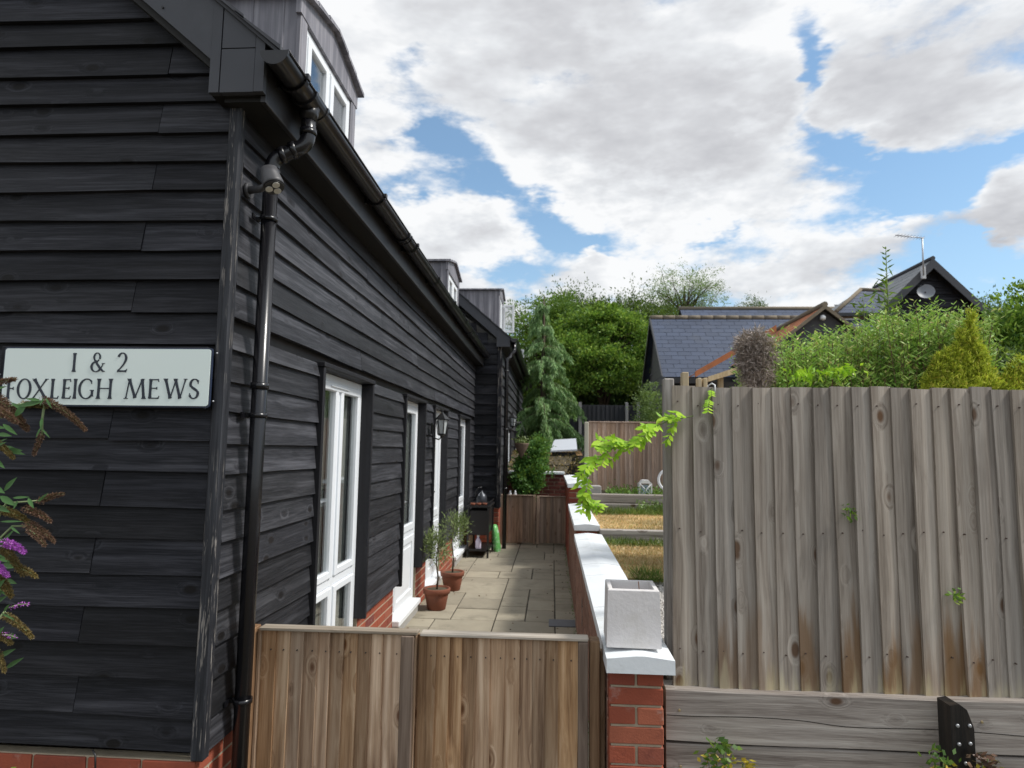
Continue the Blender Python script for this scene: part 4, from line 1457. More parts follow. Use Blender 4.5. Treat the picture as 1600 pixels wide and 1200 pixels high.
# ================================================================== GARDEN WALL with coping
def coping(parent, x0, x1, y0, y1, z, t=.055, ridge=.013, mat=copingM):
    xm = (x0 + x1) / 2
    e = rnd.uniform(-.0008, .0008)
    pts = [(x0, y0, z), (x1, y0, z), (x1, y0, z + t), (xm + .02, y0, z + t + ridge), (xm - .02, y0, z + t + ridge), (x0, y0, z + t)]
    pts = [(a, b, c + (e if c > z else 0)) for a, b, c in pts]
    MB().prism(pts, (0, y1 - y0, 0)).build('coping_stone', mat, parent, jit=.0006)

GW = thing('garden_wall', 'low red brick garden wall with white painted coping running back beside the patio', 'wall', (.35, 2.72, 0))
wz = .790
MB().box(.245, .447, 2.728, 6.43, -.07, wz).build('mortar_core', mortarM, GW)
# pier face: alternate stretcher and header courses as seen
zt = wz
k = 0
while zt > 0:
    zb_ = zt - .065
    xs = [(.238, .454)] if k % 2 else [(.238, .341), (.351, .454)]
    for a, b in xs:
        MB().cbox(a, b, 2.72, 2.80, zb_, zt, .003).build('brick', brickM, GW, jit=.001)
    zt -= .075
    k += 1
brick_run(GW, 'Y', 2.81, 6.42, -.05, wz, .243, -1, mode='parts', maxn=230, bmat=brickW)
yy = 2.66
nst = 9
edges = [2.66] + [2.66 + (6.43 - 2.66) * i / nst for i in range(1, nst + 1)]
for a, b in zip(edges[:-1], edges[1:]):
    coping(GW, .222, .492, a + .0008, b - .0008, wz)
MB().box(.235, .242, 5.0, 5.06, .35, .55).build('air_vent', metalBlk, GW)
MB().box(.262, .44, 6.44, 6.55, .0, .70).build('end_brickwork', brickI, GW)

GW2 = thing('garden_wall', 'short middle stretch of white-capped brick wall beyond the first timber step', 'wall', (.35, 6.9, 0))
MB().box(.25, .46, 6.62, 9.2, -.07, .86).build('mortar_core', mortarM, GW2)
brick_run(GW2, 'Y', 6.62, 9.2, -.05, .85, .248, -1, mode='stuff', bmat=brickW)
brick_run(GW2, 'X', .25, .46, .3, .85, 6.62, -1, mode='parts')
for a, b in ((6.58, 7.45), (7.45, 8.3), (8.3, 9.1)):
    coping(GW2, .228, .485, a + .002, b - .002, .862, t=.05)
GW3 = thing('garden_wall', 'farthest taller stretch of red brick wall with white coping behind the far gate', 'wall', (.35, 9.3, 0))
zc = 1.13
MB().box(.25, .46, 9.3, 12.4, -.07, zc).build('mortar_core', mortarM, GW3)
brick_run(GW3, 'X', .25, .46, .5, zc, 9.3, -1, mode='parts')
brick_run(GW3, 'Y', 9.3, 12.4, 0, zc, .25, -1, mode='stuff')
for a, b in ((9.26, 10.3), (10.3, 11.3), (11.3, 12.4)):
    coping(GW3, .225, .49, a + .002, b - .002, zc, t=.05)
GW4 = thing('retaining_wall', 'dark red brick cross wall with white coping straight behind the far gate', 'wall', (-.2, 12.5, 0))
zc4 = PY(860, 741, 12.5).z
MB().box(-.85, .25, 12.52, 12.7, -.07, zc4).build('mortar_core', mortarM, GW4)
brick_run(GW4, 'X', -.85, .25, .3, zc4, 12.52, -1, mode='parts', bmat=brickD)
for a, b in ((-.85, -.3), (-.3, .24)):
    MB().cbox(a + .002, b, 12.47, 12.74, zc4, zc4 + .05, .006).build('coping_stone', copingM, GW4)

# drain cover on the patio
p = MB().cbox(-.02, .235, 6.26, 6.50, .001, .012, .003).build('drain_cover', greyP)
tagp(p, 'grey rectangular drain cover on the patio beside the wall', 'drain cover')

# square planter standing on the wall
def Pp(u, v, y): return PY(u, v, y)
PL = thing('square_planter', 'empty square pale concrete planter standing on the near end of the white coping', 'planter', (.365, 2.83, .86))
zc_ = wz + .055 + .020
c0 = Vector((PY(992, 1013, 2.735).x + .0, 2.735, zc_))
ang = radians(-1.5)
hw_b, hw_t, hh, wt = .1115, .1055, .232, .019
def ring(hw, z, cyo=0.0):
    ca, sa = cos(ang), sin(ang)
    cxm, cym = c0.x, 2.735 + .112
    return [(cxm + (px * ca - py * sa) * hw, cym + (px * sa + py * ca) * hw, z) for px, py in ((-1, -1), (1, -1), (1, 1), (-1, 1))]
vs = ring(hw_b - .004, zc_) + ring(hw_b, zc_ + .004) + ring(hw_t, zc_ + hh - .004) + ring(hw_t - .004, zc_ + hh) + ring(hw_t - wt, zc_ + hh) + ring(hw_t - wt - .002, zc_ + hh - .004) + ring(hw_t - wt - .002, zc_ + hh - .10)
fs = [(3, 2, 1, 0)]
for r_ in range(6):
    for k in range(4):
        k2 = (k + 1) % 4
        fs.append((r_ * 4 + k, r_ * 4 + k2, r_ * 4 + 4 + k2, r_ * 4 + 4 + k))
fs.append((24, 25, 26, 27))
MB().add(vs, fs).build('planter_body', potM, PL)
mb = MB()
for k in range(14):
    x = c0.x + rnd.uniform(-.06, .06); y = 2.847 + rnd.uniform(-.06, .06)
    z = zc_ + hh - .098
    mb.tube([(x, y, z), (x + rnd.uniform(-.03, .03), y + rnd.uniform(-.03, .03), z + rnd.uniform(.01, .05))], .0015, 4)
mb.tube([(c0.x + .04, 2.83, zc_ + hh - .10), (c0.x + .032, 2.86, zc_ + hh + .012)], .002, 5)
o = mb.build('dead_stalks', plain('rusty dead stalks', (.25, .11, .05), .9), PL, kind='stuff')

# ================================================================== BIG GREY FENCE on sleepers
FNY = 2.845
fx = lambda u, v=850: PY(u, v, FNY).x
FN = thing('timber_fence', 'tall weathered grey close-board fence on timber sleepers at the right', 'fence', (1.2, FNY, .66))
BASE[FN.name] = Vector((1.2, FNY, .66))
ed = [1050, 1084.5, 1116, 1146.5, 1178, 1209.5, 1241, 1273, 1304.5, 1336, 1367.5, 1398, 1430, 1462.5, 1495, 1527, 1559.5, 1590, 1622, 1654, 1686, 1718, 1750]
edx = [fx(u) for u in ed]
ztop = PY(1300, 605, FNY).z
zbot = PY(1056, 1075, FNY).z - .004
for i, (a, b) in enumerate(zip(edx[:-1], edx[1:])):
    gp = 0
    n = 8
    t = .021
    ph = rnd.uniform(0, 6)
    lean = rnd.uniform(-.0012, .0012)
    zt_ = ztop + rnd.uniform(-.008, .005)
    zb_ = zbot + rnd.uniform(-.007, .006)
    vs = []
    pr_ = rnd.uniform(-.003, .003)
    for j in range(n + 1):
        z = zb_ + (zt_ - zb_) * j / n
        off = lean * (j - n / 2) + .0012 * sin(ph + j * .9)
        w = .0025 * sin(ph * 2 + j * .7) + pr_
        cup = .003
        m_ = (a + b) / 2 + off
        vs += [(a + .002 + off, FNY - t + w + .002, z), (m_, FNY - t * .68 + w - cup * .3, z), (b + .010 - gp * 2.2 + off, FNY - t * .20 + w, z), (b + .010 - gp * 2.2 + off, FNY + .001, z), (a + .002 + off, FNY + .001, z)]
    fs = [(4, 3, 2, 1, 0)]
    for j in range(n):
        k = j * 5
        for q_ in range(5):
            q2_ = (q_ + 1) % 5
            fs.append((k + q_, k + q2_, k + 5 + q2_, k + 5 + q_))
    k = n * 5
    fs.append((k, k + 1, k + 2, k + 3, k + 4))
    o = MB().add(vs, fs).build('paling', fenceM, FN)
nm_ = MB()
for a, b in zip(edx[:-1], edx[1:]):
    for z in (.84, 1.34, 1.88):
        if rnd.random() < .85:
            x_ = a + (b - a) * rnd.uniform(.25, .4); z_ = z + rnd.uniform(-.012, .012)
            nm_.tube([(x_, FNY - .0215, z_), (x_, FNY - .012, z_)], .0032, 6)
nm_.build('nails', plain('rusty nail', (.07, .045, .035), .7), FN, kind='stuff')
for z in (.80, 1.30, 1.84):
    MB().cbox(.56, 2.6, FNY + .003, FNY + .04, z, z + .075, .004).build('rail', fenceM, FN)
for x in (1.55, 2.45):
    MB().cbox(x, x + .075, FNY + .042, FNY + .115, -.1, 1.95, .004).build('post', fenceM, FN)
lp = wood('weathered light post timber', 'Z', (.13, .115, .10), (.26, .235, .21), (.40, .37, .34), rough=.8, knots=.5, spec=.2)
p0 = PY(1036, 640, 2.93); p1 = PY(1048, 640, 2.93)
p = MB().cbox(p0.x, p1.x + .012, 2.90, 2.965, .10, PY(1042, 592, 2.93).z, .005).build('post', lp, FN, jit=.001)

SW = thing('sleeper_wall', 'grey timber sleeper retaining wall under the tall fence', 'retaining wall', (1.2, 2.80, -.05))
zs_ = [(.693, .490), (.478, .262), (.252, .045), (.035, -.17)]
for i, (zt, zb_) in enumerate(zs_):
    y0 = 2.79 + (0, .004, -.006, 0)[i]
    n = 10
    vs = []
    for j in range(n + 1):
        x = .476 + (3.2 - .476) * j / n
        e = rnd.uniform(-.003, .003)
        vs += [(x, y0 + rnd.uniform(-.002, .002), zb_ + e), (x, y0 + rnd.uniform(-.002, .002), zt - .006 + e), (x, y0 + .006, zt + e), (x, y0 + .10, zt + e), (x, y0 + .10, zb_ + e)]
    fs = [(0, 1, 2, 3, 4)]
    for j in range(n):
        k = j * 5
        for q_ in range(5):
            q2_ = (q_ + 1) % 5
            fs.append((k + q_, k + 5 + q_, k + 5 + q2_, k + q2_))
    fs.append((n * 5 + 4, n * 5 + 3, n * 5 + 2, n * 5 + 1, n * 5))
    sl = MB().add(vs, fs).build('sleeper', sleeperM, SW)
    for xx in (.53, 1.72):
        MB().tube([(xx + i * .003, y0 - .003, (zt + zb_) / 2 + .02), (xx + i * .003, y0 + .004, (zt + zb_) / 2 + .02)], .005, 8).build('screw', plain('brass screw %d %d' % (i, int(xx * 10)), (.45, .36, .2), .4, metallic=.6), sl)
# the split along the top sleeper
mb = MB()
xs = np.linspace(.478, 1.95, 30)
zz_ = .596 - .012 * (xs - .478) + .004 * np.sin(xs * 9) - .010 * sstep(1.0, 1.2, xs)
vs = []
for x, z in zip(xs, zz_):
    vs += [(x, 2.786, z - .0016), (x, 2.786, z + .0016), (x, 2.80, z)]
fs = []
for j in range(len(xs) - 1):
    k = j * 3
    fs += [(k, k + 3, k + 4, k + 1)]
mb.add(vs, fs).build('split_line', tarM, SW)

# black bevelled post with bolts
by = 2.66
x0 = PY(1469, 1150, by + .10).x; x1 = PY(1490, 1150, by).x; x2 = PY(1523, 1150, by).x
BP = thing('bolted_post', 'short tarred black post with a sloping top and round studs, in front of the sleepers', 'post', ((x1 + x2) / 2, by, -.05))
ztp = PY(1500, 1101, by).z
x1 = PY(1486, 1150, by).x
pts = [(x1, by, -.08), (x2, by, -.08), (x2, by, ztp - .085), (x2 - .022, by, ztp - .018), (x2 - .05, by, ztp), (x1 + .002, by, ztp - .006)]
MB().prism(pts, (-.0, .085, 0)).build('post_body', tarM, BP, jit=.001)
for u, v in ((1496, 1134), (1515, 1134), (1498.5, 1163), (1516, 1162), (1509, 1193)):
    q = PY(u, v, by)
    MB().tube([(q.x, by - .005, q.z), (q.x, by - .0035, q.z), (q.x, by + .002, q.z)], [.0035, .0065, .0075], 10).build('bolt', metalGrey, BP)

# ================================================================== GARDEN GROUND beyond the wall
def flat(name, x0, x1, y0, y1, z, mat, kind='structure', th=.9):
    nx, ny = 24, 14
    vs, fs = [], []
    for j in range(ny + 1):
        for i in range(nx + 1):
            vs.append((x0 + (x1 - x0) * i / nx, y0 + (y1 - y0) * j / ny, z + rnd.uniform(-.008, .008)))
    for j in range(ny):
        for i in range(nx):
            k = j * (nx + 1) + i
            fs.append((k, k + 1, k + nx + 2, k + nx + 1))
    mb = MB().add(vs, fs, True)
    mb.box(x0, x1, y0, y1, z - th, z - .03)
    return tagp(mb.build(name, mat), kind=kind)
flat('gravel_bed', .452, 9, 2.95, 4.9, .70, plain('gravel ground', (.40, .38, .35), .95, .1, n1=.2, scale=30, bump=.5, bscale=120))
flat('lawn', .47, 12, 4.9, 6.50, .765, drygroundM)
flat('lawn', .50, 12, 6.60, 8.5, .868, drygroundM)
flat('terrace', .50, 12, 8.62, 16.5, 1.04, groundM, th=1.2)
# gravel
n = 9000
cx_ = rng.uniform(.49, 1.6, n); cy_ = rng.uniform(2.97, 4.95, n)
cz_ = np.full(n, .703) + rng.uniform(0, .008, n)
sz_ = rng.uniform(.006, .014, n)
V = np.stack([cx_, cy_, cz_], 1)
octv = np.array([[1, 0, 0], [0, 1, 0], [-1, 0, 0], [0, -1, 0], [0, 0, .7], [0, 0, -.7]])
faces = [(0, 1, 4), (1, 2, 4), (2, 3, 4), (3, 0, 4), (1, 0, 5), (2, 1, 5), (3, 2, 5), (0, 3, 5)]
A = V[:, None, :] + octv[None] * sz_[:, None, None] * rng.uniform(.7, 1.2, (n, 6, 1)) + rng.normal(0, .001, (n, 6, 3))
rot = rng.uniform(0, 6.28, n)
A0 = A - V[:, None, :]
c_, s_ = np.cos(rot)[:, None], np.sin(rot)[:, None]
A = np.stack([A0[..., 0] * c_ - A0[..., 1] * s_, A0[..., 0] * s_ + A0[..., 1] * c_, A0[..., 2]], -1) + V[:, None, :]
me = bpy.data.meshes.new('gravel')
F_ = (np.array(faces)[None] + (np.arange(n) * 6)[:, None, None]).reshape(-1, 3)
me.from_pydata(A.reshape(-1, 3).tolist(), [], F_.tolist())
o = link_mesh('gravel', me, gravelM, kind='stuff')
tagp(o, 'pale loose gravel strip behind the white-capped wall', 'gravel')

def grass(name, label, x0, x1, y0, y1, z, n, h, mat, dens=None):
    c = np.stack([rng.uniform(x0, x1, n), rng.uniform(y0, y1, n), np.full(n, z - .01)], 1)
    d = rng.normal(size=(n, 3)) * [.55, .55, .25] + [0, 0, .8]
    return tagp(np_mesh(name, leaves(c, d, rng.uniform(.5, 1.3, n) * h, rng.uniform(.003, .006, n) * 1.6), 4, mat, kind='stuff'), label, 'grass')
grass('dry_grass', 'sun-scorched lawn below the first timber step', .49, 2.3, 4.75, 6.5, .765, 30000, .035, G_dry)
grass('dry_grass', 'sun-scorched lawn between the timber step and the sleeper bed', .52, 2.6, 6.62, 8.45, .868, 30000, .035, G_dry)
grass('green_grass', 'green grass fringe along the timber step', .52, 2.3, 6.22, 6.50, .765, 2500, .085, G_grass)
grass('green_grass', 'green weedy fringe at the foot of the sleeper bed', .52, 2.6, 8.1, 8.48, .868, 3500, .11, G_grass)
grass('green_grass', 'sparse green tuft at the gravel edge', .62, .80, 4.72, 4.92, .74, 260, .12, G_grass)

# timber step and raised bed
TS = thing('timber_step', 'low grey timber sleeper step across the scorched lawn', 'step', (1.5, 6.5, .76))
MB().cbox(.478, 3.4, 6.50, 6.60, .75, .885, .006).build('sleeper', sleeperM, TS)
MB().cbox(.50, 3.4, 6.41, 6.495, .74, .778, .004).build('edging_board', sleeperM, TS)
RB = thing('sleeper_bed', 'raised bed edge of two stacked old timber sleepers at the end of the lawn', 'raised bed', (1.5, 8.5, .87))
MB().cbox(.505, 3.8, 8.50, 8.62, .85, .98, .008).build('sleeper', sleeperM, RB)
MB().cbox(.52, 3.8, 8.52, 8.63, .985, 1.10, .010).build('sleeper', sleeperM, RB)
p = MB().cbox(.51, .66, 8.72, 8.95, 1.03, 1.19, .006).build('grey_block', greyConc)
tagp(p, 'square grey block at the corner of the raised bed beside the wall coping', 'block')

# brown fence
BFY = 10.4
BF = thing('timber_fence', 'orange-brown close-board fence with a pale end post in the middle distance', 'fence', (1.2, BFY, 1.0))
xa, xb = PY(920, 700, BFY).x, PY(1075, 700, BFY).x
nb = 22
eb = [xa + (xb - xa) * i / nb for i in range(nb + 1)]
zt = PY(980, 661, BFY).z
pales(BF, eb, BFY, 1.0, zt, brownFenceM, t=.018, bow=.001, zwob=.004)
MB().cbox(xa - .005, xb, BFY - .03, BFY + .02, zt + .001, zt + .022, .003).build('top_rail', brownFenceM, BF)
pp = MB().cbox(PY(913, 700, BFY).x, PY(919.6, 700, BFY).x, BFY - .05, BFY + .03, .95, zt + .01, .01)
pp.build('end_post', plain('pale concrete fence post', (.46, .44, .36), .85, n1=.06, scale=10), BF)
# dark far fence
DFY = 19.5
DF = thing('timber_fence', 'near-black stained fence with pale concrete posts below the trees', 'fence', (1.5, DFY, 1.4))
zt = PY(950, 633, DFY).z
MB().tube
pales(DF, [PY(u, 660, DFY).x for u in np.arange(905, 1060, 7)], DFY, 1.2, zt, darkFenceM, t=.02, zwob=.004)
# the left panel steps down
ua = np.arange(852, 906, 7)
for k, u in enumerate(ua):
    a, b = PY(u, 660, DFY + .3).x, PY(u + 7, 660, DFY + .3).x
    pales(DF, [a, b], DFY + .05, 1.2, PY(u, 654 - 16 * (k / len(ua)), DFY).z, darkFenceM, t=.02)
for u in (906, 979, 997):
    a, b = PY(u - 2.2, 660, DFY).x, PY(u + 2.2, 660, DFY).x
    MB().cbox(a, b, DFY - .08, DFY - .024, 1.2, PY(u, 629, DFY).z, .008).build('concrete_post', plain('grey concrete post %d' % u, (.27, .27, .27), .85, n1=.06, scale=10), DF)
# sloping lid on a dark raised box
LB = thing('lidded_box', 'dark planting box with a tilted pale grey lid against the far fence', 'box', (.25, 14.2, 1.3))
A = [PY(u, v, yy) for u, v, yy in ((860, 704, 14.0), (902, 702, 14.0), (900, 685, 14.5), (866, 687, 14.5))]
MB().prism(A, (0, .0, -.035)).build('lid', lidM, LB)
MB().box(A[0].x + .03, A[1].x - .03, 14.08, 14.5, 1.0, A[0].z - .03).build('box_body', darkFenceM, LB)
# terraces of soil behind the cross wall
for (y, u0, u1, v0, v1, m_, nm, lb) in ((13.3, 846, 905, 732, 727, tarM, 'dark', 'dark low sleeper in the soil bank behind the cross wall'),
                                (15.6, 848, 912, 713, 702, sleeperM, 'grey', 'grey-brown timber edging below the lidded box')):
    a, b = PY(u0, v0, y), PY(u1, v1, y)
    o = MB().cbox(a.x - .5, b.x, y, y + .12, a.z - .25, b.z, .006).build('sleeper', m_)
    tagp(o, lb, 'sleeper')
o = MB().add([(-1.0, 12.72, zc4 - .03), (.26, 12.72, zc4 - .03), (.45, 14.0, 1.52), (-1.0, 14.0, 1.52), (-1.0, 16.2, 1.62), (.7, 16.2, 1.62)], [(0, 1, 2, 3), (3, 2, 5, 4)]).build('soil_bank', groundM)
o['kind'] = 'structure'

a_, b_ = PY(846, 727, 14.6), PY(908, 716, 15.2)
o = MB().add([(a_.x - .4, 14.4, 1.545), (b_.x, 14.4, 1.545), (b_.x, 15.58, 1.64), (a_.x - .4, 15.58, 1.64)], [(0, 1, 2, 3)]).build('soil_strip', soilM)
o['kind'] = 'structure'
# white lantern & looped chair arm & other small garden things
q = PY(1009, 772, 8.7)
WL = thing('white_lantern', 'white openwork garden lantern standing on the raised bed in front of the brown fence', 'lantern', tuple(q))
z0 = 1.045
w = .078
x, y = q.x, 8.78
b = MB().cbox(x - w, x + w, y - w, y + w, z0, z0 + .02, .003).build('lantern_base', whiteP, WL)
for sx in (-1, 1):
    for sy in (-1, 1):
        MB().box(x + sx * w - .008, x + sx * w + .008, y + sy * w - .008, y + sy * w + .008, z0 + .02, z0 + .19).build('lantern_post', whiteP, WL)
MB().prism([(x - w, y - w, z0 + .19), (x + w, y - w, z0 + .19), (x + w * .5, y - w, z0 + .235), (x - w * .5, y - w, z0 + .235)], (0, 2 * w, 0)).build('lantern_roof', whiteP, WL)
for (a0, c0_, a1, c1_) in ((-1, .02, 1, .19), (1, .02, -1, .19)):
    MB().tube([(x + a0 * w, y - w - .002, z0 + c0_), (x + a1 * w, y - w - .002, z0 + c1_)], .006, 5).build('lattice_bar', whiteP, WL)
MB().box(x - w * .6, x + w * .6, y - .03, y + .03, z0 + .03, z0 + .17).build('inner_panel', plain('bluish lantern inside', (.35, .45, .55), .4), WL)

# white chair arm loop peeping round the fence
pts = []
for k in range(17):
    a = radians(60 + 200 * k / 16)
    pts.append(Vector((PY(1049, 750, 4.6).x + .085 * cos(a) * 1.05, 4.6, PY(1046, 750, 4.6).z + .078 * sin(a))))
CH = thing('garden_chair', 'white plastic garden chair half hidden behind the tall fence end', 'chair', (1.15, 4.7, .77))
MB().tube(pts, .010, 8).build('arm_loop', whiteP, CH)
bx = PY(1049, 750, 4.6).x
MB().cbox(bx + .05, bx + .5, 4.5, 4.95, 1.15, 1.18, .01).build('seat', whiteP, CH)
MB().prism([(bx + .05, 4.95, 1.18), (bx + .5, 4.95, 1.18), (bx + .48, 5.05, 1.62), (bx + .07, 5.05, 1.62)], (0, .03, 0)).build('backrest', whiteP, CH)
for sx in (.07, .47):
    for sy in (4.53, 4.92):
        MB().tube([(bx + sx, sy, .77), (bx + sx, sy, 1.15)], .018, 8).build('leg', whiteP, CH)
MB().tube([(bx + .03, 4.6, 1.30), (bx + .05, 4.6, 1.16)], .012, 6).build('arm_support', whiteP, CH)

# ================================================================== TERRACOTTA POTS WITH OLIVES
def potted(loc, s, label, trunk_h, crown_r, seed):
    x, y, z = loc
    T_ = thing('potted_olive', label, 'potted plant', loc, 'terracotta pots with little olive trees by the doors')
    MB().lathe((x, y, z), [(0, 0), (.085 * s, 0), (.09 * s, .005), (.118 * s, .155 * s), (.118 * s, .158 * s)], 28).build('pot', terraM, T_)
    MB().lathe((x, y, z), [(.119 * s, .155 * s), (.132 * s, .158 * s), (.136 * s, .20 * s), (.132 * s, .206 * s), (.116 * s, .206 * s), (.113 * s, .19 * s), (0, .188 * s)], 28).build('rim', terraM, T_)
    MB().lathe((x, y, z), [(0, .192 * s), (.112 * s, .190 * s)], 18).build('soil', groundM, T_)
    top = z + .19 * s + trunk_h
    mb = MB().tube([(x, y, z + .18 * s), (x + .01, y, z + .18 * s + trunk_h * .4), (x - .012, y, z + .18 * s + trunk_h * .8), (x, y, top + crown_r * .8)], [.011, .009, .008, .004], 7)
    for k in range(7):
        a = rnd.uniform(0, 6.28)
        mb.tube([(x, y, top - .04 + .03 * k), (x + cos(a) * crown_r * .8, y + sin(a) * crown_r * .8, top + .05 + .035 * k)], [.004, .0015], 4)
    mb.build('stem', bark, T_)
    n = 1000
    u = norm(rng.normal(size=(n, 3))) * (rng.uniform(.25, 1.0, (n, 1)) ** .5) * [crown_r, crown_r, crown_r * 1.05]
    cl = norm(rng.normal(size=(16, 3))) * crown_r * .62
    pick = cl[rng.integers(0, 16, n)] + rng.normal(size=(n, 3)) * crown_r * .27
    c = np.array([x, y, top + crown_r * .6]) + pick
    c[:, 2] += 0
    d = norm(pick) + rng.normal(size=(n, 3)) * .5 + [0, 0, .5]
    np_mesh('foliage', leaves(c, d, rng.uniform(.03, .055, n), rng.uniform(.008, .013, n)), 4, G_olive, T_)
q = PZ(681, 950, 0)
potted((-1.19, 6.80, .0), 1.05, 'nearer terracotta pot with a small olive tree, beside the first door', .34, .165, 1)
potted((-1.17, 7.72, .0), 1.05, 'farther terracotta pot with a taller olive tree, standing behind the first pot', .42, .18, 2)
# extra reaching sprigs
# ================================================================== BARBECUE TROLLEY
BT = thing('trolley', 'black metal barbecue trolley against the near wall by the last door', 'trolley', (-1.10, 10.3, 0))
xa, xb, ya, yb = -1.30, -.96, 9.95, 10.75
for x in (xa, xb - .03):
    for y in (ya, yb - .03):
        MB().box(x, x + .03, y, y + .03, 0, .76).build('leg', metalBlk, BT)
MB().cbox(xa, xb, ya, yb, .10, .13, .004).build('shelf', metalBlk, BT)
MB().cbox(xa + .02, xb - .02, ya + .03, yb - .03, .34, .72, .01).build('cabinet', metalBlk, BT)
MB().cbox(xa - .01, xb + .01, ya - .01, yb + .01, .76, .79, .004).build('top', metalBlk, BT)
for x in (xa, xb - .01):
    MB().box(x, x + .012, ya, yb, .83, .845).build('side_rail', metalBlk, BT)
KT = thing('kettle', 'dark dome-lidded kettle on top of the barbecue trolley', 'kettle', (-1.08, 10.2, .79))
MB().lathe((-1.10, 10.15, .79), [(0, 0), (.075, 0), (.085, .03), (.082, .11), (.06, .16), (.02, .19), (.012, .215), (0, .22)], 18).build('body', plain('dark grey metal', (.06, .065, .075), .35, metallic=.5), KT)
MB().tube([(-1.17, 10.15, .88), (-1.20, 10.14, .98), (-1.15, 10.13, 1.05), (-1.10, 10.14, 1.06)], .012, 7).build('handle', metalBlk, KT)
for k in range(3):
    o = MB().lathe((-1.22 + .09 * k, 10.0 + .02 * k, .79), [(0, 0), (.03, 0), (.042, .035), (.038, .035), (.02, .012), (0, .01)], 14).build('clay_dish', terraM)
    tagp(o, ('small clay dish at the wall end of the trolley top', 'small clay dish in the middle of the trolley top', 'small clay dish at the patio end of the trolley top')[k], 'dish', 'small clay dishes on the trolley')
BTt = thing('bottle', 'white and lilac bottle on the bottom shelf of the trolley', 'bottle', (-1.16, 10.0, .13))
MB().lathe((-1.13, 10.03, .13), [(0, 0), (.042, 0), (.045, .01), (.045, .12), (.02, .16), (.018, .19), (0, .19)], 14).build('body', plain('lilac white plastic', (.62, .55, .68), .4), BTt)
MB().lathe((-1.13, 10.03, .315), [(0, 0), (.022, 0), (.022, .03), (0, .03)], 12).build('cap', whiteP, BTt)
# sack
n = 14
vs, fs = [], []
hs = [0, .06, .18, .30, .38, .43]
rr_ = [.07, .085, .08, .075, .055, .03]
for h, r_ in zip(hs, rr_):
    for k in range(n):
        a = 2 * pi * k / n
        rr2 = r_ * (1 + .12 * sin(3 * a + h * 20) + rnd.uniform(-.06, .06))
        vs.append((-.89 + rr2 * cos(a) * .8 - h * .10, 10.65 + rr2 * sin(a) * 1.1, h))
for j in range(len(hs) - 1):
    for k in range(n):
        fs.append((j * n + k, j * n + (k + 1) % n, (j + 1) * n + (k + 1) % n, (j + 1) * n + k))
fs.append(tuple(range((len(hs) - 1) * n, len(hs) * n)))
o = MB().add(vs, fs, True).build('plastic_sack', bagM)
tagp(o, 'green and white plastic sack slumped on the patio beside the trolley', 'sack')
n = 260
c = np.stack([np.where(rng.uniform(size=n) < .5, rng.uniform(-1.40, -1.15, n), rng.uniform(-.02, .235, n)), rng.uniform(3.2, 11.3, n), np.full(n, .006)], 1)
c[:90, 0] = rng.uniform(-1.35, .2, 90)
o = np_mesh('leaf_litter', leaves(c, rng.normal(size=(n, 3)) * [1, 1, .12], rng.uniform(.012, .035, n), rng.uniform(.008, .018, n)), 4, F_brown, kind='stuff')
tagp(o, 'scattered dry leaf litter along the edges of the patio', 'leaf litter')
n = 900
c = np.stack([np.where(rng.uniform(size=n) < .5, rng.normal(-1.405, .012, n), rng.normal(.225, .010, n)), rng.uniform(3.0, 11.3, n), np.full(n, .0)], 1)
o = np_mesh('moss', leaves(c, rng.normal(size=(n, 3)) * [.6, .6, .5] + [0, 0, .5], rng.uniform(.008, .028, n), rng.uniform(.005, .012, n)), 4, G_grass, kind='stuff')
tagp(o, 'moss and tiny weeds in the joints along the patio walls', 'moss')
# two pale pots on the far gate line
for k, u in enumerate((797, 805)):
    q = PY(u, 774, 11.7)
    o = MB().lathe((q.x, 11.7, .80), [(0, 0), (.025, 0), (.03, .06), (.016, .09), (.016, .12), (0, .12)], 12).build('small_bottle', whiteP)
    tagp(o, ('left one of two small white bottles showing over the far gate', 'right one of two small white bottles showing over the far gate')[k], 'bottle', 'two small white bottles behind the far gate')
    o2 = None
o = MB().cbox(-.86, -.55, 11.6, 11.85, -.05, .80, .01).build('gate_shelf', gateFarM)
tagp(o, 'narrow timber stand behind the left side of the far gate', 'stand')

# hanging basket
q = PY(815, 700, 11.85)
HB = thing('hanging_basket', 'conical wicker hanging basket on the far house wall', 'basket', (q.x, 11.85, q.z))
MB().lathe((q.x, 11.85, q.z), [(.0, -.20), (.03, -.15), (.10, -.02), (.135, .07), (.14, .09), (.12, .09), (0, .07)], 16).build('basket', plain('brown wicker', (.16, .11, .08), .9, n1=.3, scale=40, bump=.8, bscale=60), HB)
for k in range(3):
    a = 2 * pi * k / 3
    MB().tube([(q.x + .13 * cos(a), 11.85 + .13 * sin(a), q.z + .09), (q.x, 11.85, q.z + .45)], .004, 4).build('chain', metalBlk, HB)
MB().tube([(W2 + .02, 11.85, q.z + .30), (W2 + .05, 11.85, q.z + .48), (q.x, 11.85, q.z + .47)], .009, 6).build('bracket', metalBlk, HB)
n = 200
c = np.array([q.x, 11.85, q.z + .12]) + rng.normal(size=(n, 3)) * [.07, .07, .04]
np_mesh('foliage', leaves(c, rng.normal(size=(n, 3)) + [0, 0, .8], .05, .02), 4, G_olive, HB)

# hook on the fence
q = PY(1112, 600, FNY)
o = MB().tube([(q.x - .012, FNY + .02, ztop - .06), (q.x - .012, FNY + .015, ztop + .004), (q.x, FNY - .005, ztop + .012), (q.x + .008, FNY - .022, ztop + .003), (q.x + .008, FNY - .024, ztop - .03)], .0035, 6).build('hook', whiteP)
tagp(o, 'small pale wire hook over the top of the tall grey fence', 'hook')

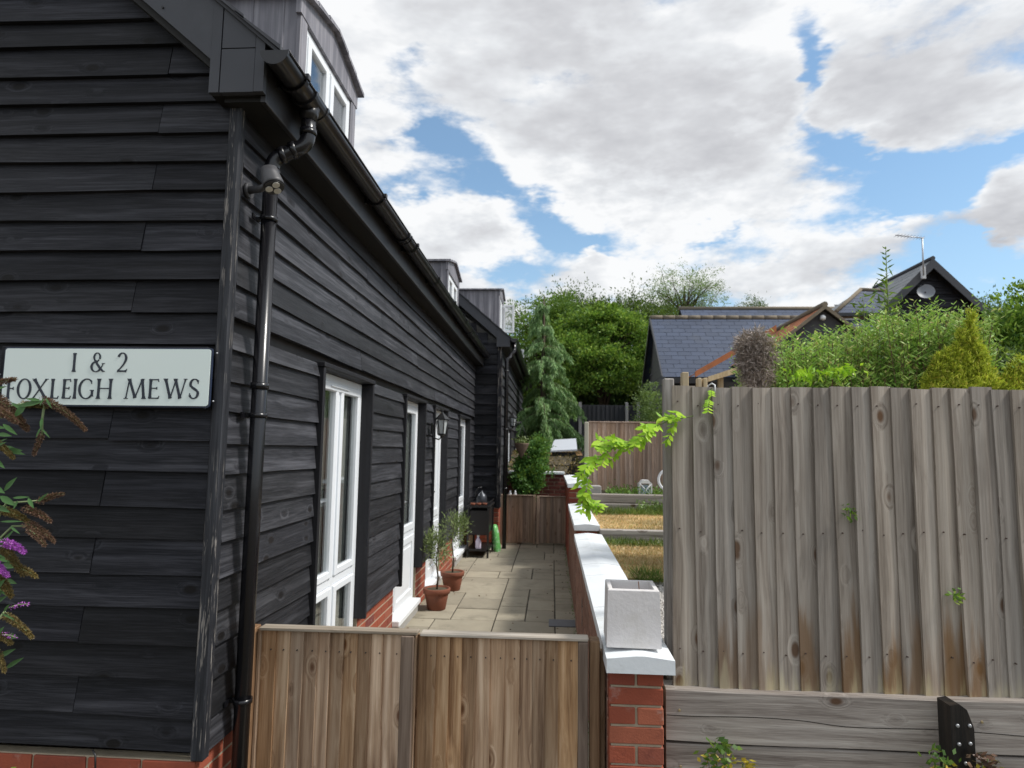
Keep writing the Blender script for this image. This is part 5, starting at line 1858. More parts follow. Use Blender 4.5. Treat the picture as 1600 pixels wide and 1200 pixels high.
# ================================================================== NEIGHBOUR BUILDINGS
def slate_plane(parent, A, B, C_, D, rows, mat, name='roof_slates', th=.02, cols=None, wid=.30):
    """A-B eave (left,right), D-C ridge (left,right): stepped courses of slates"""
    A, B, C_, D = map(Vector, (A, B, C_, D))
    nrm = (B - A).cross(D - A).normalized()
    if nrm.z < 0: nrm = -nrm
    mb = MB()
    for i in range(rows):
        t0, t1 = i / rows, min(1, (i + 1.12) / rows)
        l0, r0 = A.lerp(D, t0), B.lerp(C_, t0)
        l1, r1 = A.lerp(D, t1), B.lerp(C_, t1)
        nn = max(1, int((r0 - l0).length / wid))
        o = .5 * (i % 2)
        cuts = [0] + [(k + o) / nn for k in range(1 if o == 0 else 0, nn) if 0 < (k + o) / nn < 1] + [1]
        for a, b in zip(cuts[:-1], cuts[1:]):
            g = .004 / max((r0 - l0).length, .1)
            e = rnd.uniform(0, .004)
            p0, p1 = l0.lerp(r0, a + g), l0.lerp(r0, b - g)
            p2, p3 = l1.lerp(r1, b - g), l1.lerp(r1, a + g)
            up = nrm * (th * .3 + e * .35)
            mb.add([p0, p1, p2, p3, p0 + up, p1 + up, p2 + nrm * .002, p3 + nrm * .002], [(4, 5, 6, 7), (0, 1, 5, 4), (0, 4, 7, 3), (1, 2, 6, 5)])
    return mb.build(name, mat, parent, kind='stuff')


# --- blue slate outbuilding
NA = thing('slate_roofed_barn', 'low barn with a blue-grey slate roof and black boarded gable beyond the brown fence', 'barn', (5, 16, 1.2))
ya, yb = 14.3, 17.6
eL = PY(1043, 589, ya); rid = PY(1017, 497, (ya + yb) / 2)
ym = (ya + yb) / 2
xL = eL.x; ze = eL.z; zr = rid.z
xr_ = 8.0
eb_ = Vector((xL, yb, ze))
xLr = xL - .12
slate_plane(NA, (xL - .12, ya, ze), (xr_, ya, ze), (xr_, ym, zr), (xLr - .0, ym, zr), 15, blueSlateM)
slate_plane(NA, (xL - .12, yb, ze), (xr_, yb, ze), (xr_, ym, zr), (xLr, ym, zr), 12, blueSlateM)
mb = MB()
nrt = 18
for k in range(nrt):
    x0 = xLr + (xr_ - xLr) * k / nrt
    x1 = xLr + (xr_ - xLr) * (k + 1) / nrt - .01
    mb.tube([(x0, ym, zr + .01), (x1, ym, zr + .012)], .06, 8)
mb.build('ridge_tiles', mossM, NA, kind='stuff')
MB().prism([(xL + .06, ya + .2, 1.0), (xL + .06, yb - .1, 1.0), (xL + .06, yb - .1, ze), (xLr + .1, ym, zr - .06), (xL + .06, ya + .2, ze)], (5, 0, 0)).build('wall', fasciaM, NA)
for i in range(16):
    z = 1.6 + i * .2
    if z > zr - .25: break
    t = max(0, (z + .28 - ze) / (zr - ze))
    y0_, y1_ = ya + .16 + t * (ym - ya - .16), yb - .12 - t * (yb - .12 - ym)
    xx = xL + .035 - .0 + (xLr - xL) * 0
    o = MB().prism([(xL + .055, y0_, z + .2), (xL + .005, y0_, z), (xL + .055, y0_, z)], (0, y1_ - y0_, 0)).build('weatherboard', blackY, NA)
MB().prism([(xL - .13, ya - .02, ze - .06), (xL - .13, ya - .02, ze + .02), (xLr - .02, ym, zr + .02), (xLr - .02, ym, zr - .10)], (.03, 0, 0)).build('bargeboard', woodRaw if False else boardM, NA)
MB().prism([(xL - .13, yb + .02, ze - .1), (xL - .13, yb + .02, ze + .02), (xLr - .02, ym, zr + .02), (xLr - .02, ym, zr - .14)], (.03, 0, 0)).build('bargeboard', fasciaM, NA)
MB().box(xL - .05, xr_, ya - .02, ya + .02, ze - .14, ze - .015).build('fascia', fasciaM, NA)
# --- second parallel slate roof behind
NB = thing('slate_roofed_barn', 'second blue slate roof with a dark ridge showing just above the nearer barn roof', 'barn', (7, 22, 1.2))
a = PY(1062, 500, 20.5); r1 = PY(1062, 483, 22); r2 = PY(1262, 484, 22)
xx1 = r2.x + 1.5
slate_plane(NB, (r1.x, 19.6, r1.z - 2.0), (xx1, 19.6, r1.z - 2.0), (xx1, 22, r1.z), (r1.x, 22, r1.z), 12, blueSlateM)
slate_plane(NB, (r1.x, 24.4, r1.z - 2.0), (xx1, 24.4, r1.z - 2.0), (xx1, 22, r1.z), (r1.x, 22, r1.z), 8, blueSlateM)
MB().tube([(r1.x - .03, 22, r1.z + .02), (xx1, 22, r1.z + .02)], .07, 8).build('ridge', mossM, NB)
MB().prism([(r1.x + .05, 19.7, 1), (r1.x + .05, 24.3, 1), (r1.x + .05, 24.3, r1.z - 2.0), (r1.x + .05, 22, r1.z - .05), (r1.x + .05, 19.7, r1.z - 2.0)], (xx1 - r1.x - .1, 0, 0)).build('wall', fasciaM, NB)

# --- orange tiled gable
def gable_house(name, label, cat, apex, half_l, half_r, y0, y1, tp_l, tp_r, wallmat, roofmat, verge, rows, wbase=1.0, ridge_mat=None, verge_th=.05, boards=None, wid=.2, over=.12):
    """gable faces the camera (towards -Y); ridge runs back"""
    H = thing(name, label, cat, (apex.x, y0, wbase))
    ax_, az_ = apex.x, apex.z
    eL_ = (ax_ - half_l, az_ - half_l * tp_l); eR_ = (ax_ + half_r, az_ - half_r * tp_r)
    slate_plane(H, (eL_[0], y1, eL_[1]), (eL_[0], y0 - over, eL_[1]), (ax_, y0 - over, az_), (ax_, y1, az_), rows, roofmat, wid=wid)
    slate_plane(H, (eR_[0], y0 - over, eR_[1]), (eR_[0], y1, eR_[1]), (ax_, y1, az_), (ax_, y0 - over, az_), rows, roofmat, wid=wid)
    for (e, s) in ((eL_, -1), (eR_, 1)):
        MB().prism([(e[0], y0 - over - .03, e[1] - verge_th), (e[0], y0 - over - .03, e[1] + .02), (ax_ - .0 * s, y0 - over - .03, az_ + .02), (ax_, y0 - over - .03, az_ - verge_th * 1.1)], (0, .035, 0)).build('bargeboard', verge, H)
        MB().prism([(e[0] + .0, y0 - over, e[1] - .03), (ax_, y0 - over, az_ - .03), (ax_, y0 - over, az_ - .05), (e[0], y0 - over, e[1] - .05)], (0, y1 - y0, 0)).build('soffit', soffitM, H)
    MB().prism([(eL_[0] + .12, y0, wbase), (eR_[0] - .12, y0, wbase), (eR_[0] - .12, y0, eR_[1] + .12 * tp_r - .05), (ax_, y0, az_ - .05), (eL_[0] + .12, y0, eL_[1] + .12 * tp_l - .05)], (0, y1 - y0, 0)).build('wall', wallmat, H)
    MB().tube([(ax_, y0 - over - .02, az_ + .03), (ax_, y1, az_ + .03)], .055, 8).build('ridge', ridge_mat or mossM, H)
    if boards:
        z = wbase + .5
        while z < az_ - .3:
            xl = max(eL_[0] + .12, ax_ - (az_ - .06 - z - boards) / tp_l)
            xr2 = min(eR_[0] - .12, ax_ + (az_ - .06 - z - boards) / tp_r)
            MB().prism([(xl, y0 - .005, z + boards), (xl, y0 - .035, z), (xl, y0 - .005, z)], (xr2 - xl, 0, 0)).build('weatherboard', blackX, H)
            z += boards
    return H
ap = PY(1285, 480, 12)
NCo = gable_house('tiled_cottage', 'small cottage gable with orange clay tiles and mossy verges behind the willow bush', 'cottage', ap, .98, .78, 12, 15.2, .80, .80, plain('grey rendered wall', (.06, .062, .07), .8), clayM, mossM, 9, wid=.17, verge_th=.05, over=.1)
q = PY(1285, 497, 11.95)
LM = thing('wall_lamp', 'small white lamp high in the orange-tiled gable', 'lamp', (q.x, 11.9, q.z))
MB().lathe((q.x, 11.93, q.z), [(0, -.05), (.05, -.03), (.055, .01), (.03, .05), (0, .06)], 10).build('shade', whiteP, LM)
MB().tube([(q.x, 11.93, q.z), (q.x, 12.0, q.z + .05)], .012, 6).build('stalk', metalBlk, LM)

# --- orange tiled lean-to with a bare timber rafter
LT = thing('lean_to', 'open lean-to with weathered orange tiles and bare timber edge beside the tall fence', 'lean-to', (2.4, 9, 1))
A = PY(1088, 584, 9.0); B = PY(1153, 546, 9.0)
dirv = (B - A)
B2 = A + dirv * 1.9
slate_plane(LT, (A.x, 10.2, A.z), (A.x, 9.0, A.z), (B2.x, 9.0, B2.z), (B2.x, 10.2, B2.z), 9, clayM, wid=.17)
MB().prism([(A.x - .02, 8.96, A.z - .05), (A.x - .02, 8.96, A.z + .03), (B2.x, 8.96, B2.z + .03), (B2.x, 8.96, B2.z - .06)], (0, .04, 0)).build('verge_tiles', clayM, LT)
C1 = PY(1106, 591, 8.9); C2 = PY(1153, 576, 8.9)
dv = C2 - C1
E1 = C1 + dv * 1.6
MB().prism([(C1.x, 8.88, C1.z - .05), (C1.x, 8.88, C1.z + .02), (E1.x, 8.88, E1.z + .02), (E1.x, 8.88, E1.z - .06)], (0, .05, 0)).build('rafter', woodRaw, LT)
MB().prism([(C1.x, 8.93, C1.z + .015), (C1.x, 8.93, C1.z + .02), (E1.x, 8.93, E1.z + .03), (E1.x, 8.93, E1.z + .025)], (0, .5, 0)).build('roof_board', woodRaw, LT)
MB().box(A.x + .25, B2.x, 9.6, 10.2, 1.0, A.z - .05).build('wall', fasciaM, LT)
for x in (A.x + .3, B2.x - .05):
    MB().cbox(x, x + .07, 9.0, 9.07, 1.0, A.z - .03 + .3 * (x > A.x + .5), .004).build('post', woodRaw, LT)
for k, (u0, u1, v) in enumerate(((1065, 1075, 582), (1089, 1095, 591), (1098, 1104, 591))):
    a, b = PY(u0, 600, 3.3), PY(u1, 600, 3.3)
    o = MB().cbox(a.x, b.x, 3.28, 3.33, .9, PY(u0, v, 3.3).z, .003).build('stake', woodRaw)
    tagp(o, ('tall pale stake poking above the grey fence near its left end', 'left one of two short pale stakes above the grey fence', 'right one of two short pale stakes above the grey fence')[k], 'stake', 'timber stakes behind the tall fence')

# --- black gabled house
ap = PY(1448, 410, 16)
BH = gable_house('black_gabled_house', 'black boarded house with a steep gable, grey slate roof and aerial at the right', 'house', ap, 2.3, 2.6, 16, 18.6, 1.0, 1.03, fasciaM, greySlateM, boardM, 16, verge_th=.20, ridge_mat=slateM, boards=.17, wid=.3, over=.25)
q = PY(1443, 428, 15.6)
AE = thing('tv_aerial', 'thin television aerial on a pole at the peak of the black gable', 'aerial', tuple(q))
t_ = PY(1441, 371, 15.6); b0 = PY(1443, 430, 15.6); l_ = PY(1399, 367.5, 15.6); r2_ = PY(1444, 372, 15.6)
MB().tube([b0, t_], .018, 8).build('pole', metalGrey, AE)
MB().tube([l_, r2_], .012, 6).build('boom', metalGrey, AE)
for k in range(9):
    c = l_.lerp(r2_, .05 + k * .11)
    MB().tube([c + Vector((0, -.12, 0)), c + Vector((0, .12, 0))], .005, 4).build('element', metalGrey, AE)
MB().box(b0.x - .03, b0.x + .06, 15.6, 15.66, b0.z - .08, b0.z + .22).build('clamp_plate', plain('pale painted metal', (.55, .56, .58), .5), AE)
q = PY(1447, 459, 15.8)
q = PY(1447, 455, 15.7)
DI = thing('satellite_dish', 'grey oval satellite dish on the black gable wall', 'satellite dish', tuple(q))
dn = Vector((-.25, -1, .35)).normalized()
e1 = dn.orthogonal().normalized(); e2 = dn.cross(e1)
vs = [q + dn * -.06]; fs = []
for j in range(1, 5):
    for k in range(18):
        a = 2 * pi * k / 18
        r_ = .19 * j / 4
        vs.append(q + (e1 * cos(a) * 1.05 + e2 * sin(a)) * r_ + dn * (-.06 + .06 * (j / 4) ** 2))
for k in range(18):
    fs.append((0, 1 + k, 1 + (k + 1) % 18))
for j in range(3):
    for k in range(18):
        fs.append((1 + j * 18 + k, 1 + (j + 1) * 18 + k, 1 + (j + 1) * 18 + (k + 1) % 18, 1 + j * 18 + (k + 1) % 18))
MB().add(vs, fs, True).build('dish', plain('dull grey dish', (.20, .22, .25), .5), DI)
MB().tube([q + e2 * -.18, q + dn * .22 + e2 * -.1], .008, 6).build('feed_arm', metalBlk, DI)
MB().tube([q - dn * .05, q + Vector((0, .2, -.05))], .02, 8).build('bracket', metalBlk, DI)
# hipped wing to the left
HW = thing('hipped_wing', 'lower hipped slate roof wing attached left of the black gable', 'house wing', (8.6, 17, 1))
pk1 = PY(1345, 454, 17.0); pk2 = PY(1385, 456, 17.6)
eA = PY(1306, 489, 15.8); eB = PY(1400, 490, 15.8); eC = PY(1320, 487, 18.2)
slate_plane(HW, (eA.x, 15.8, eA.z), (eB.x, 15.8, eA.z), (pk2.x, 17.2, pk1.z), (pk1.x, 17.0, pk1.z), 8, blueSlateM)
slate_plane(HW, (eA.x, 18.2, eA.z), (eA.x, 15.8, eA.z), (pk1.x, 17.0, pk1.z), (pk1.x, 17.2, pk1.z), 8, greySlateM)
for a, b in ((Vector((eA.x, 15.8, eA.z)), pk1), (pk1, Vector((pk2.x, 17.2, pk1.z)))):
    MB().tube([a + Vector((0, 0, .03)), b + Vector((0, 0, .03))], .05, 7).build('hip_ridge', mossM, HW)
MB().box(eA.x + .12, eB.x, 15.95, 18.1, 1, eA.z - .02).build('wall', plain('slate hung wall', (.07, .075, .09), .6), HW)
MB().box(eA.x - .02, eB.x, 15.76, 15.82, eA.z - .08, eA.z).build('gutter', gutterM, HW)
wb = PY(1327, 497, 15.94)
MB().cbox(wb.x - .2, wb.x + .2, 15.90, 15.95, wb.z - .4, wb.z + .02, .004).build('window', upvc, HW)
MB().box(wb.x - .16, wb.x + .16, 15.892, 15.898, wb.z - .36, wb.z - .02).build('pane', glassM, HW)
q = PY(1300, 476, 19)
SR = thing('distant_roof', 'small dark roof corner between the orange cottage and the hipped wing', 'roof', (q.x, 19, 1))
pa = PY(1303, 476, 19); pb = PY(1288, 494, 19)
slate_plane(SR, (pb.x, 18.2, pb.z), (pb.x + 2, 18.2, pb.z), (pa.x + 1.5, 19, pa.z), (pa.x, 19, pa.z), 5, slateM)
MB().box(pb.x + .1, pb.x + 2, 18.4, 19.6, 1, pb.z).build('wall', fasciaM, SR)

# ================================================================== VEGETATION
def crown_clumps(ells, n, shell=.55):
    """clump centres spread through ellipsoids, mostly near the surface"""
    vol = np.array([e[3] * e[4] * e[5] for e in ells]) ** .67
    k = rng.choice(len(ells), n, p=vol / vol.sum())
    E_ = np.array(ells)[k]
    d = norm(rng.normal(size=(n, 3)))
    r = shell + (1 - shell) * rng.uniform(0, 1, (n, 1)) ** .6
    return E_[:, :3] + d * r * E_[:, 3:6], d


def clump_leaves(c, d, m, R, L, W, droop=0.0, flat_=1.0, up=.35):
    n = len(c)
    R = np.broadcast_to(np.asarray(R, float), (n,))
    off = rng.normal(size=(n, m, 3)) * R[:, None, None] * np.array([1, 1, flat_])
    P = (c[:, None, :] + off).reshape(-1, 3)
    D = (off + d[:, None, :] * R[:, None, None] * 1.0).reshape(-1, 3)
    D = norm(D) + rng.normal(size=D.shape) * .55 + [0, 0, up - droop]
    k = len(P)
    return leaves(P, D, rng.uniform(.6, 1.3, k) * L, rng.uniform(.7, 1.2, k) * W)


def tree(name, label, cat, base, ells, nc, m, R, L, W, mat, group=None, trunk_r=.12, shell=.5, droop=0, flat_=.7, limbs=14, up=.35, nlimb_clumps=None, mat2=None):
    T_ = thing(name, label, cat, base, group)
    bx_, by_, bz_ = base
    c, d = crown_clumps(ells, nc, shell)
    c = c + rng.normal(size=c.shape) * np.array([e[3:6] for e in ells]).mean() * .24
    v = clump_leaves(c, d, m, np.random.default_rng(3).uniform(.35, 1.6, nc) * R, L, W, droop, flat_, up)
    np_mesh('crown', v, 4, mat, T_)
    cc = np.array([e[:3] for e in ells]).mean(0)
    mb = MB()
    hz_ = cc[2]
    mb.tube([(bx_, by_, bz_ - .2), (bx_ + (cc[0] - bx_) * .3, by_, bz_ + (hz_ - bz_) * .4), (cc[0], cc[1], hz_), (cc[0], cc[1], hz_ + ells[0][5] * .5)], [trunk_r, trunk_r * .75, trunk_r * .5, trunk_r * .15], 8)
    for k in rng.choice(nc, min(limbs, nc), replace=False):
        t = rng.uniform(.35, .95)
        p0 = Vector((bx_ + (cc[0] - bx_) * t, by_ + (cc[1] - by_) * t, bz_ + (hz_ - bz_) * t))
        p2 = Vector(c[k])
        p1 = p0.lerp(p2, .5) + Vector((0, 0, (p2 - p0).length * .12))
        mb.tube([p0, p1, p2], [trunk_r * .35, trunk_r * .2, trunk_r * .06], 5)
    mb.build('trunk', bark, T_)
    return T_


def at(u, v, y): return PY(u, v, y)
def el_(u, v, y, ru, rv, ry):
    q = PY(u, v, y)
    s = y / FPX
    return (q.x, q.y, q.z, ru * s, ry, rv * s)

# main bright trees behind the dark fence: layered boughs on a domed crown
Yt = 24.0
boughs = [el_(u_, v_, Yt + d_, w_, h_, .8) for u_, v_, d_, w_, h_ in ((892, 520, 0, 20, 14), (915, 503, .2, 20, 12), (940, 495, .3, 22, 12), (968, 500, .2, 20, 12), (992, 512, 0, 18, 12), (1008, 540, 0, 14, 18), (925, 548, -.9, 26, 8), (965, 552, -1, 26, 8), (895, 565, -.6, 24, 8), (940, 578, -1.1, 26, 7), (1000, 572, -.5, 20, 8), (985, 590, -.9, 22, 6), (915, 600, -.7, 22, 6))] + [el_(945, 515, Yt, 55, 22, 1.2), el_(905, 540, Yt - .4, 42, 18, 1.0), el_(985, 535, Yt - .3, 38, 22, 1.0), el_(940, 560, Yt - .9, 40, 12, .8), el_(900, 582, Yt - .6, 40, 9, .8),
          el_(975, 575, Yt - .7, 34, 10, .8), el_(1000, 600, Yt, 25, 12, .8), el_(960, 598, Yt - .9, 22, 6, .6), el_(880, 610, Yt, 26, 14, 1.0), el_(935, 545, Yt + .8, 66, 40, 1.0)]
for _ in range(26):
    a_ = rnd.uniform(.05, 3.1)
    boughs.append(el_(938 + 74 * cos(a_) * rnd.uniform(.8, 1.12), 556 - 62 * sin(a_) * rnd.uniform(.75, 1.15), Yt + rnd.uniform(-.8, .6), rnd.uniform(7, 15), rnd.uniform(5, 12), .4))
tree('broadleaf_tree', 'large bright green spreading tree in the middle behind the dark fence', 'tree', (at(945, 640, Yt).x, Yt, 1.3), boughs, 380, 130, .20, .12, .06, G_bright, 'trees behind the dark fence', .16, shell=.75, flat_=.42, limbs=40)
tree('broadleaf_tree', 'yellow-green tree on the left behind the drooping conifer', 'tree', (at(850, 640, 25).x, 25, 1.3), [el_(850, 515, 25, 42, 32, 1.3), el_(880, 495, 25, 30, 25, 1.2), el_(822, 545, 25, 30, 35, 1.2), el_(870, 560, 25, 45, 50, 1.2)],
     200, 100, .27, .12, .065, G_mid, 'trees behind the dark fence', .16, shell=.5, limbs=30, flat_=.5)
tree('broadleaf_tree', 'darker tree crown showing above the bright tree, left of centre', 'tree', (at(890, 640, 29).x, 29, 1.4), [el_(890, 492, 29, 50, 24, 1.4), el_(930, 500, 29, 50, 26, 1.4)],
     230, 55, .26, .12, .06, G_dark, 'trees behind the dark fence', .2, shell=.3, limbs=20)
tree('broadleaf_tree', 'dark tree crown right of the bright tree, under the feathery one', 'tree', (at(985, 640, 29).x, 29, 1.4), [el_(985, 498, 29, 48, 26, 1.4), el_(1035, 505, 29, 40, 22, 1.4)],
     230, 55, .26, .12, .06, G_dark, 'trees behind the dark fence', .2, shell=.3, limbs=20)
# twiggy tips over the skyline
def spire(u, vtop, vbot, y, label, mat=G_dark, w=9):
    T_ = thing('skyline_sapling', label, 'tree', tuple(at(u, vbot, y)), 'thin treetops on the skyline')
    vtop -= 6
    a, b = at(u, vbot + 60, y), at(u, vtop, y)
    MB().tube([(a.x, y, 1.4), a, b], [.07, .05, .01], 6).build('trunk', bark, T_)
    n = 700
    t = rng.uniform(0, 1, n) ** .8
    c = np.array(b)[None] * (1 - t)[:, None] + np.array(a)[None] * t[:, None]
    rad = (t * 1.3 + .08) * w * y / FPX
    c = c + rng.normal(size=(n, 3)) * rad[:, None] * [1, 1, .6]
    np_mesh('crown', leaves(c, rng.normal(size=(n, 3)) + [0, 0, .7], rng.uniform(.08, .16, n), .045), 4, mat, T_)
for k, (u, vt_) in enumerate(((842, 468), (876, 462), (893, 470), (928, 466), (950, 472), (968, 468))):
    spire(u, vt_, 520, 27 + k * .4, ('thin treetop at the far left of the skyline group', 'tallest left thin treetop on the skyline', 'thin treetop just right of the tallest left one', 'thin treetop above the middle of the bright tree',
                                  'small thin treetop between two taller ones', 'rightmost thin treetop, left of the feathery tree')[k], G_mid if k < 3 else G_dark)
# feathery tree
tree('feathery_tree', 'sparse feathery grey-green tree against the sky above the slate barn', 'tree', (at(1065, 640, 31).x, 31, 1.5),
     [el_(1062, 455, 31, 50, 30, 1.2), el_(1100, 450, 31, 28, 22, 1.0), el_(1035, 470, 31, 30, 30, 1.0), el_(1080, 475, 31, 45, 18, 1.2)], 230, 34, .21, .12, .035, G_feather, None, .15, shell=.25, limbs=60, up=.1)
for k, (u, v) in enumerate(((1173, 470), (1190, 474), (1160, 478))):
    tree('small_tree', ('small treetop poking over the second slate roof, the middle and tallest', 'small treetop over the second slate roof, the right-hand one', 'small treetop over the second slate roof, the left-hand one')[k],
         'tree', (at(u, 560, 36).x, 36, 1.8), [el_(u, v + 6, 36, (5, 10, 10)[k], (10, 5, 4)[k], .6), el_(u, v + 16, 36, 12, 8, .6)], 40, 30, .14, .1, .04, G_dark, 'treetops over the slate roofs', .06, limbs=6)

# dark wood filling in behind everything
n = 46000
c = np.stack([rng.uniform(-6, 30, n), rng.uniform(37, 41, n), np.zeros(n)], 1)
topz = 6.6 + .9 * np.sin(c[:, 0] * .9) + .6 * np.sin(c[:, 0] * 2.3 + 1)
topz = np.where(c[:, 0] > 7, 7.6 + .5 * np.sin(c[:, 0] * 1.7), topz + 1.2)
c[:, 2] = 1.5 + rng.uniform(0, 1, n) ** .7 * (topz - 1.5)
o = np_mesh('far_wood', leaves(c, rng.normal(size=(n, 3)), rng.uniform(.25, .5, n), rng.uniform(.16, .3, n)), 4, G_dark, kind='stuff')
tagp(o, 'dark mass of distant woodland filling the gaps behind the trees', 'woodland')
# understorey behind the dark fence
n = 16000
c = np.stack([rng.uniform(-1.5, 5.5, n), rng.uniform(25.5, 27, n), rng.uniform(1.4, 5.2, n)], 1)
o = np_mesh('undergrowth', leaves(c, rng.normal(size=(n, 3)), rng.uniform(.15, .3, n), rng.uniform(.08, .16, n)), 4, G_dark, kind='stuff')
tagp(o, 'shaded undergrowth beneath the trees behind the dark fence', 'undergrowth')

# drooping conifer
CF = thing('weeping_conifer', 'tall drooping blue-green conifer at the end of the far house', 'tree', (at(848, 700, 16).x, 16.6, 1.3))
cyy = 16.6
xt_ = at(850, 470, cyy).x
zt_ = at(850, 456, cyy).z
MB().tube([(xt_, cyy, 1.2), (xt_, cyy, 3.4), (xt_, cyy, zt_ - .1)], [.10, .07, .012], 8).build('trunk', bark, CF)
Vs = []
bm_ = MB()
for k in range(92):
    f = rng.uniform(0, 1) ** .8                # 0 top .. 1 bottom
    z = zt_ - .15 - f * (zt_ - 1.9)
    a = rng.uniform(0, 2 * pi)
    Lb = (.14 + 1.5 * f ** .8) * rng.uniform(.6, 1.15)
    if cos(a) < 0: Lb *= .85
    dx, dy = cos(a), sin(a)
    pts = []
    for i in range(7):
        t = i / 6
        pts.append(Vector((xt_ + dx * Lb * t, cyy + dy * Lb * t, z + Lb * (.34 * t - .72 * t * t))))
    bm_.tube(pts, [.016 * (1 - t / 7) for t in range(7)], 4, cap=False)
    nn = int(250 * Lb) + 20
    tt = rng.uniform(.12, 1.0, nn)
    c = np.stack([xt_ + dx * Lb * tt, cyy + dy * Lb * tt, z + Lb * (.34 * tt - .72 * tt * tt)], 1)
    side = rng.normal(size=(nn, 1)) * .07 * (1.1 - tt[:, None])
    c += np.array([[-dy, dx, 0]]) * side
    c += rng.normal(size=(nn, 3)) * .012
    # secondary hanging sprays: three leaves per site down a strand
    hang = rng.uniform(.06, .26, nn)
    for s_ in range(3):
        cc = c.copy()
        cc[:, 2] -= hang * s_ / 3
        d = np.stack([dx * .35 + rng.normal(size=nn) * .3, dy * .35 + rng.normal(size=nn) * .3, np.full(nn, -1.0)], 1)
        Vs.append(leaves(cc, d, rng.uniform(.07, .14, nn), rng.uniform(.014, .026, nn)))
bm_.build('boughs', bark, CF)
np_mesh('needles', np.concatenate(Vs), 4, G_conifer, CF)

n = 2600
c = np.stack([rng.uniform(-.9, .6, n), rng.uniform(12.7, 16.2, n), np.zeros(n)], 1)
c[:, 2] = np.where(c[:, 1] < 14, zc4 + (c[:, 1] - 12.7) / 1.3 * (1.52 - zc4), 1.54 + (c[:, 1] - 14) * .05) + rng.uniform(-.01, .05, n)
o = np_mesh('dry_ground_cover', leaves(c, rng.normal(size=(n, 3)) + [0, 0, .4], rng.uniform(.03, .07, n), rng.uniform(.01, .025, n)), 4, F_olive, kind='stuff')
tagp(o, 'brown dry plant debris on the soil bank behind the cross wall', 'debris')
# climbing shrub at the foot of the conifer, against the far house
def bush(name, label, cat, base, ells, nc, m, R, L, W, mat, group=None, **kw):
    return tree(name, label, cat, base, ells, nc, m, R, L, W, mat, group, .03, limbs=kw.pop('limbs', 18), **kw)
bush('shrub', 'dark green leafy shrub growing up beside the hanging basket', 'shrub', (at(832, 770, 12).x, 12.1, .0), [el_(832, 718, 12.1, 15, 34, .25), el_(824, 755, 12.0, 18, 26, .25), el_(842, 700, 12.2, 10, 16, .25), el_(828, 740, 12.1, 20, 20, .25)], 210, 55, .05, .055, .034, G_shrub)
bush('shrub', 'small grey-green shrub against the tall fence end post', 'shrub', (at(1018, 660, 10).x, 14.0, 1.0), [el_(1018, 634, 14, 18, 26, .35), el_(1022, 660, 14, 20, 24, .35)], 120, 45, .07, .06, .022, G_feather)
n = 2600
c = np.stack([rng.uniform(.75, 2.7, n), rng.uniform(8.6, 9.2, n), 1.06 + np.abs(rng.normal(0, .05, n))], 1)
o = np_mesh('bed_weeds', leaves(c, rng.normal(size=(n, 3)) + [0, 0, .5], rng.uniform(.03, .06, n), .02), 4, G_mid, kind='stuff')
tagp(o, 'low green weeds growing on the raised sleeper bed', 'weeds')
n = 900
c = np.stack([rng.uniform(1.1, 1.75, n), rng.uniform(8.3, 8.5, n), .87 + np.abs(rng.normal(0, .07, n))], 1)
o = np_mesh('bed_weeds', leaves(c, rng.normal(size=(n, 3)) + [0, 0, .5], rng.uniform(.03, .06, n), .02), 4, G_feather, kind='stuff')
tagp(o, 'greyish weeds hanging at the foot of the sleeper bed', 'weeds')
n = 50
c = np.stack([rng.uniform(1.42, 1.52, n), rng.uniform(8.25, 8.4, n), rng.uniform(.93, 1.05, n)], 1)
o = np_mesh('pale_flowers', leaves(c, rng.normal(size=(n, 3)), .03, .025), 4, plain('cream petals', (.7, .68, .5), .8), kind='stuff')
tagp(o, 'few cream flowers by the sleeper bed near the fence end', 'flowers')

# willow-like bush behind the tall fence: many upright arching shoots
def shoots(name, label, cat, x0, x1, y0, y1, zb_, top_fn, nshoot, per, L, W, mat, lean=.25, spread=.02, up=.6, grp=None):
    T_ = thing(name, label, cat, ((x0 + x1) / 2, (y0 + y1) / 2, zb_), grp)
    mb = MB()
    Vs = []
    for k in range(nshoot):
        x = rng.uniform(x0, x1); y = rng.uniform(y0, y1)
        h = zb_ + (top_fn(x) - zb_) * rng.uniform(.55, 1.03)
        lx, ly = rng.normal() * lean, rng.normal() * lean * .6
        xs_ = x - lx * .5
        pts = [Vector((xs_ + lx * t * t, y + ly * t * t, zb_ + (h - zb_) * t)) for t in (0, .35, .7, 1)]
        mb.tube(pts, [.008, .006, .004, .0015], 4, cap=False)
        t = rng.uniform(.22, 1.02, per)
        c = np.stack([xs_ + lx * t * t, y + ly * t * t, zb_ + (h - zb_) * t], 1) + rng.normal(size=(per, 3)) * spread
        a = rng.uniform(0, 6.28, per)
        d = np.stack([np.cos(a), np.sin(a), np.full(per, up)], 1)
        Vs.append(leaves(c, d, rng.uniform(.6, 1.25, per) * L, rng.uniform(.7, 1.2, per) * W))
    mb.build('stems', stemB, T_)
    np_mesh('foliage', np.concatenate(Vs), 4, mat, T_)
    return T_
ctrl = [(1150, 588), (1175, 566), (1200, 540), (1240, 536), (1275, 532), (1310, 530), (1350, 512), (1380, 492), (1410, 497), (1430, 496), (1450, 492), (1480, 494), (1505, 510), (1520, 540)]
YB = 5.2
cx0 = np.array([PY(u, v, YB).x for u, v in ctrl]); cz0 = np.array([PY(u, v, YB).z for u, v in ctrl])
topf = lambda x: float(np.interp(x, cx0, cz0))
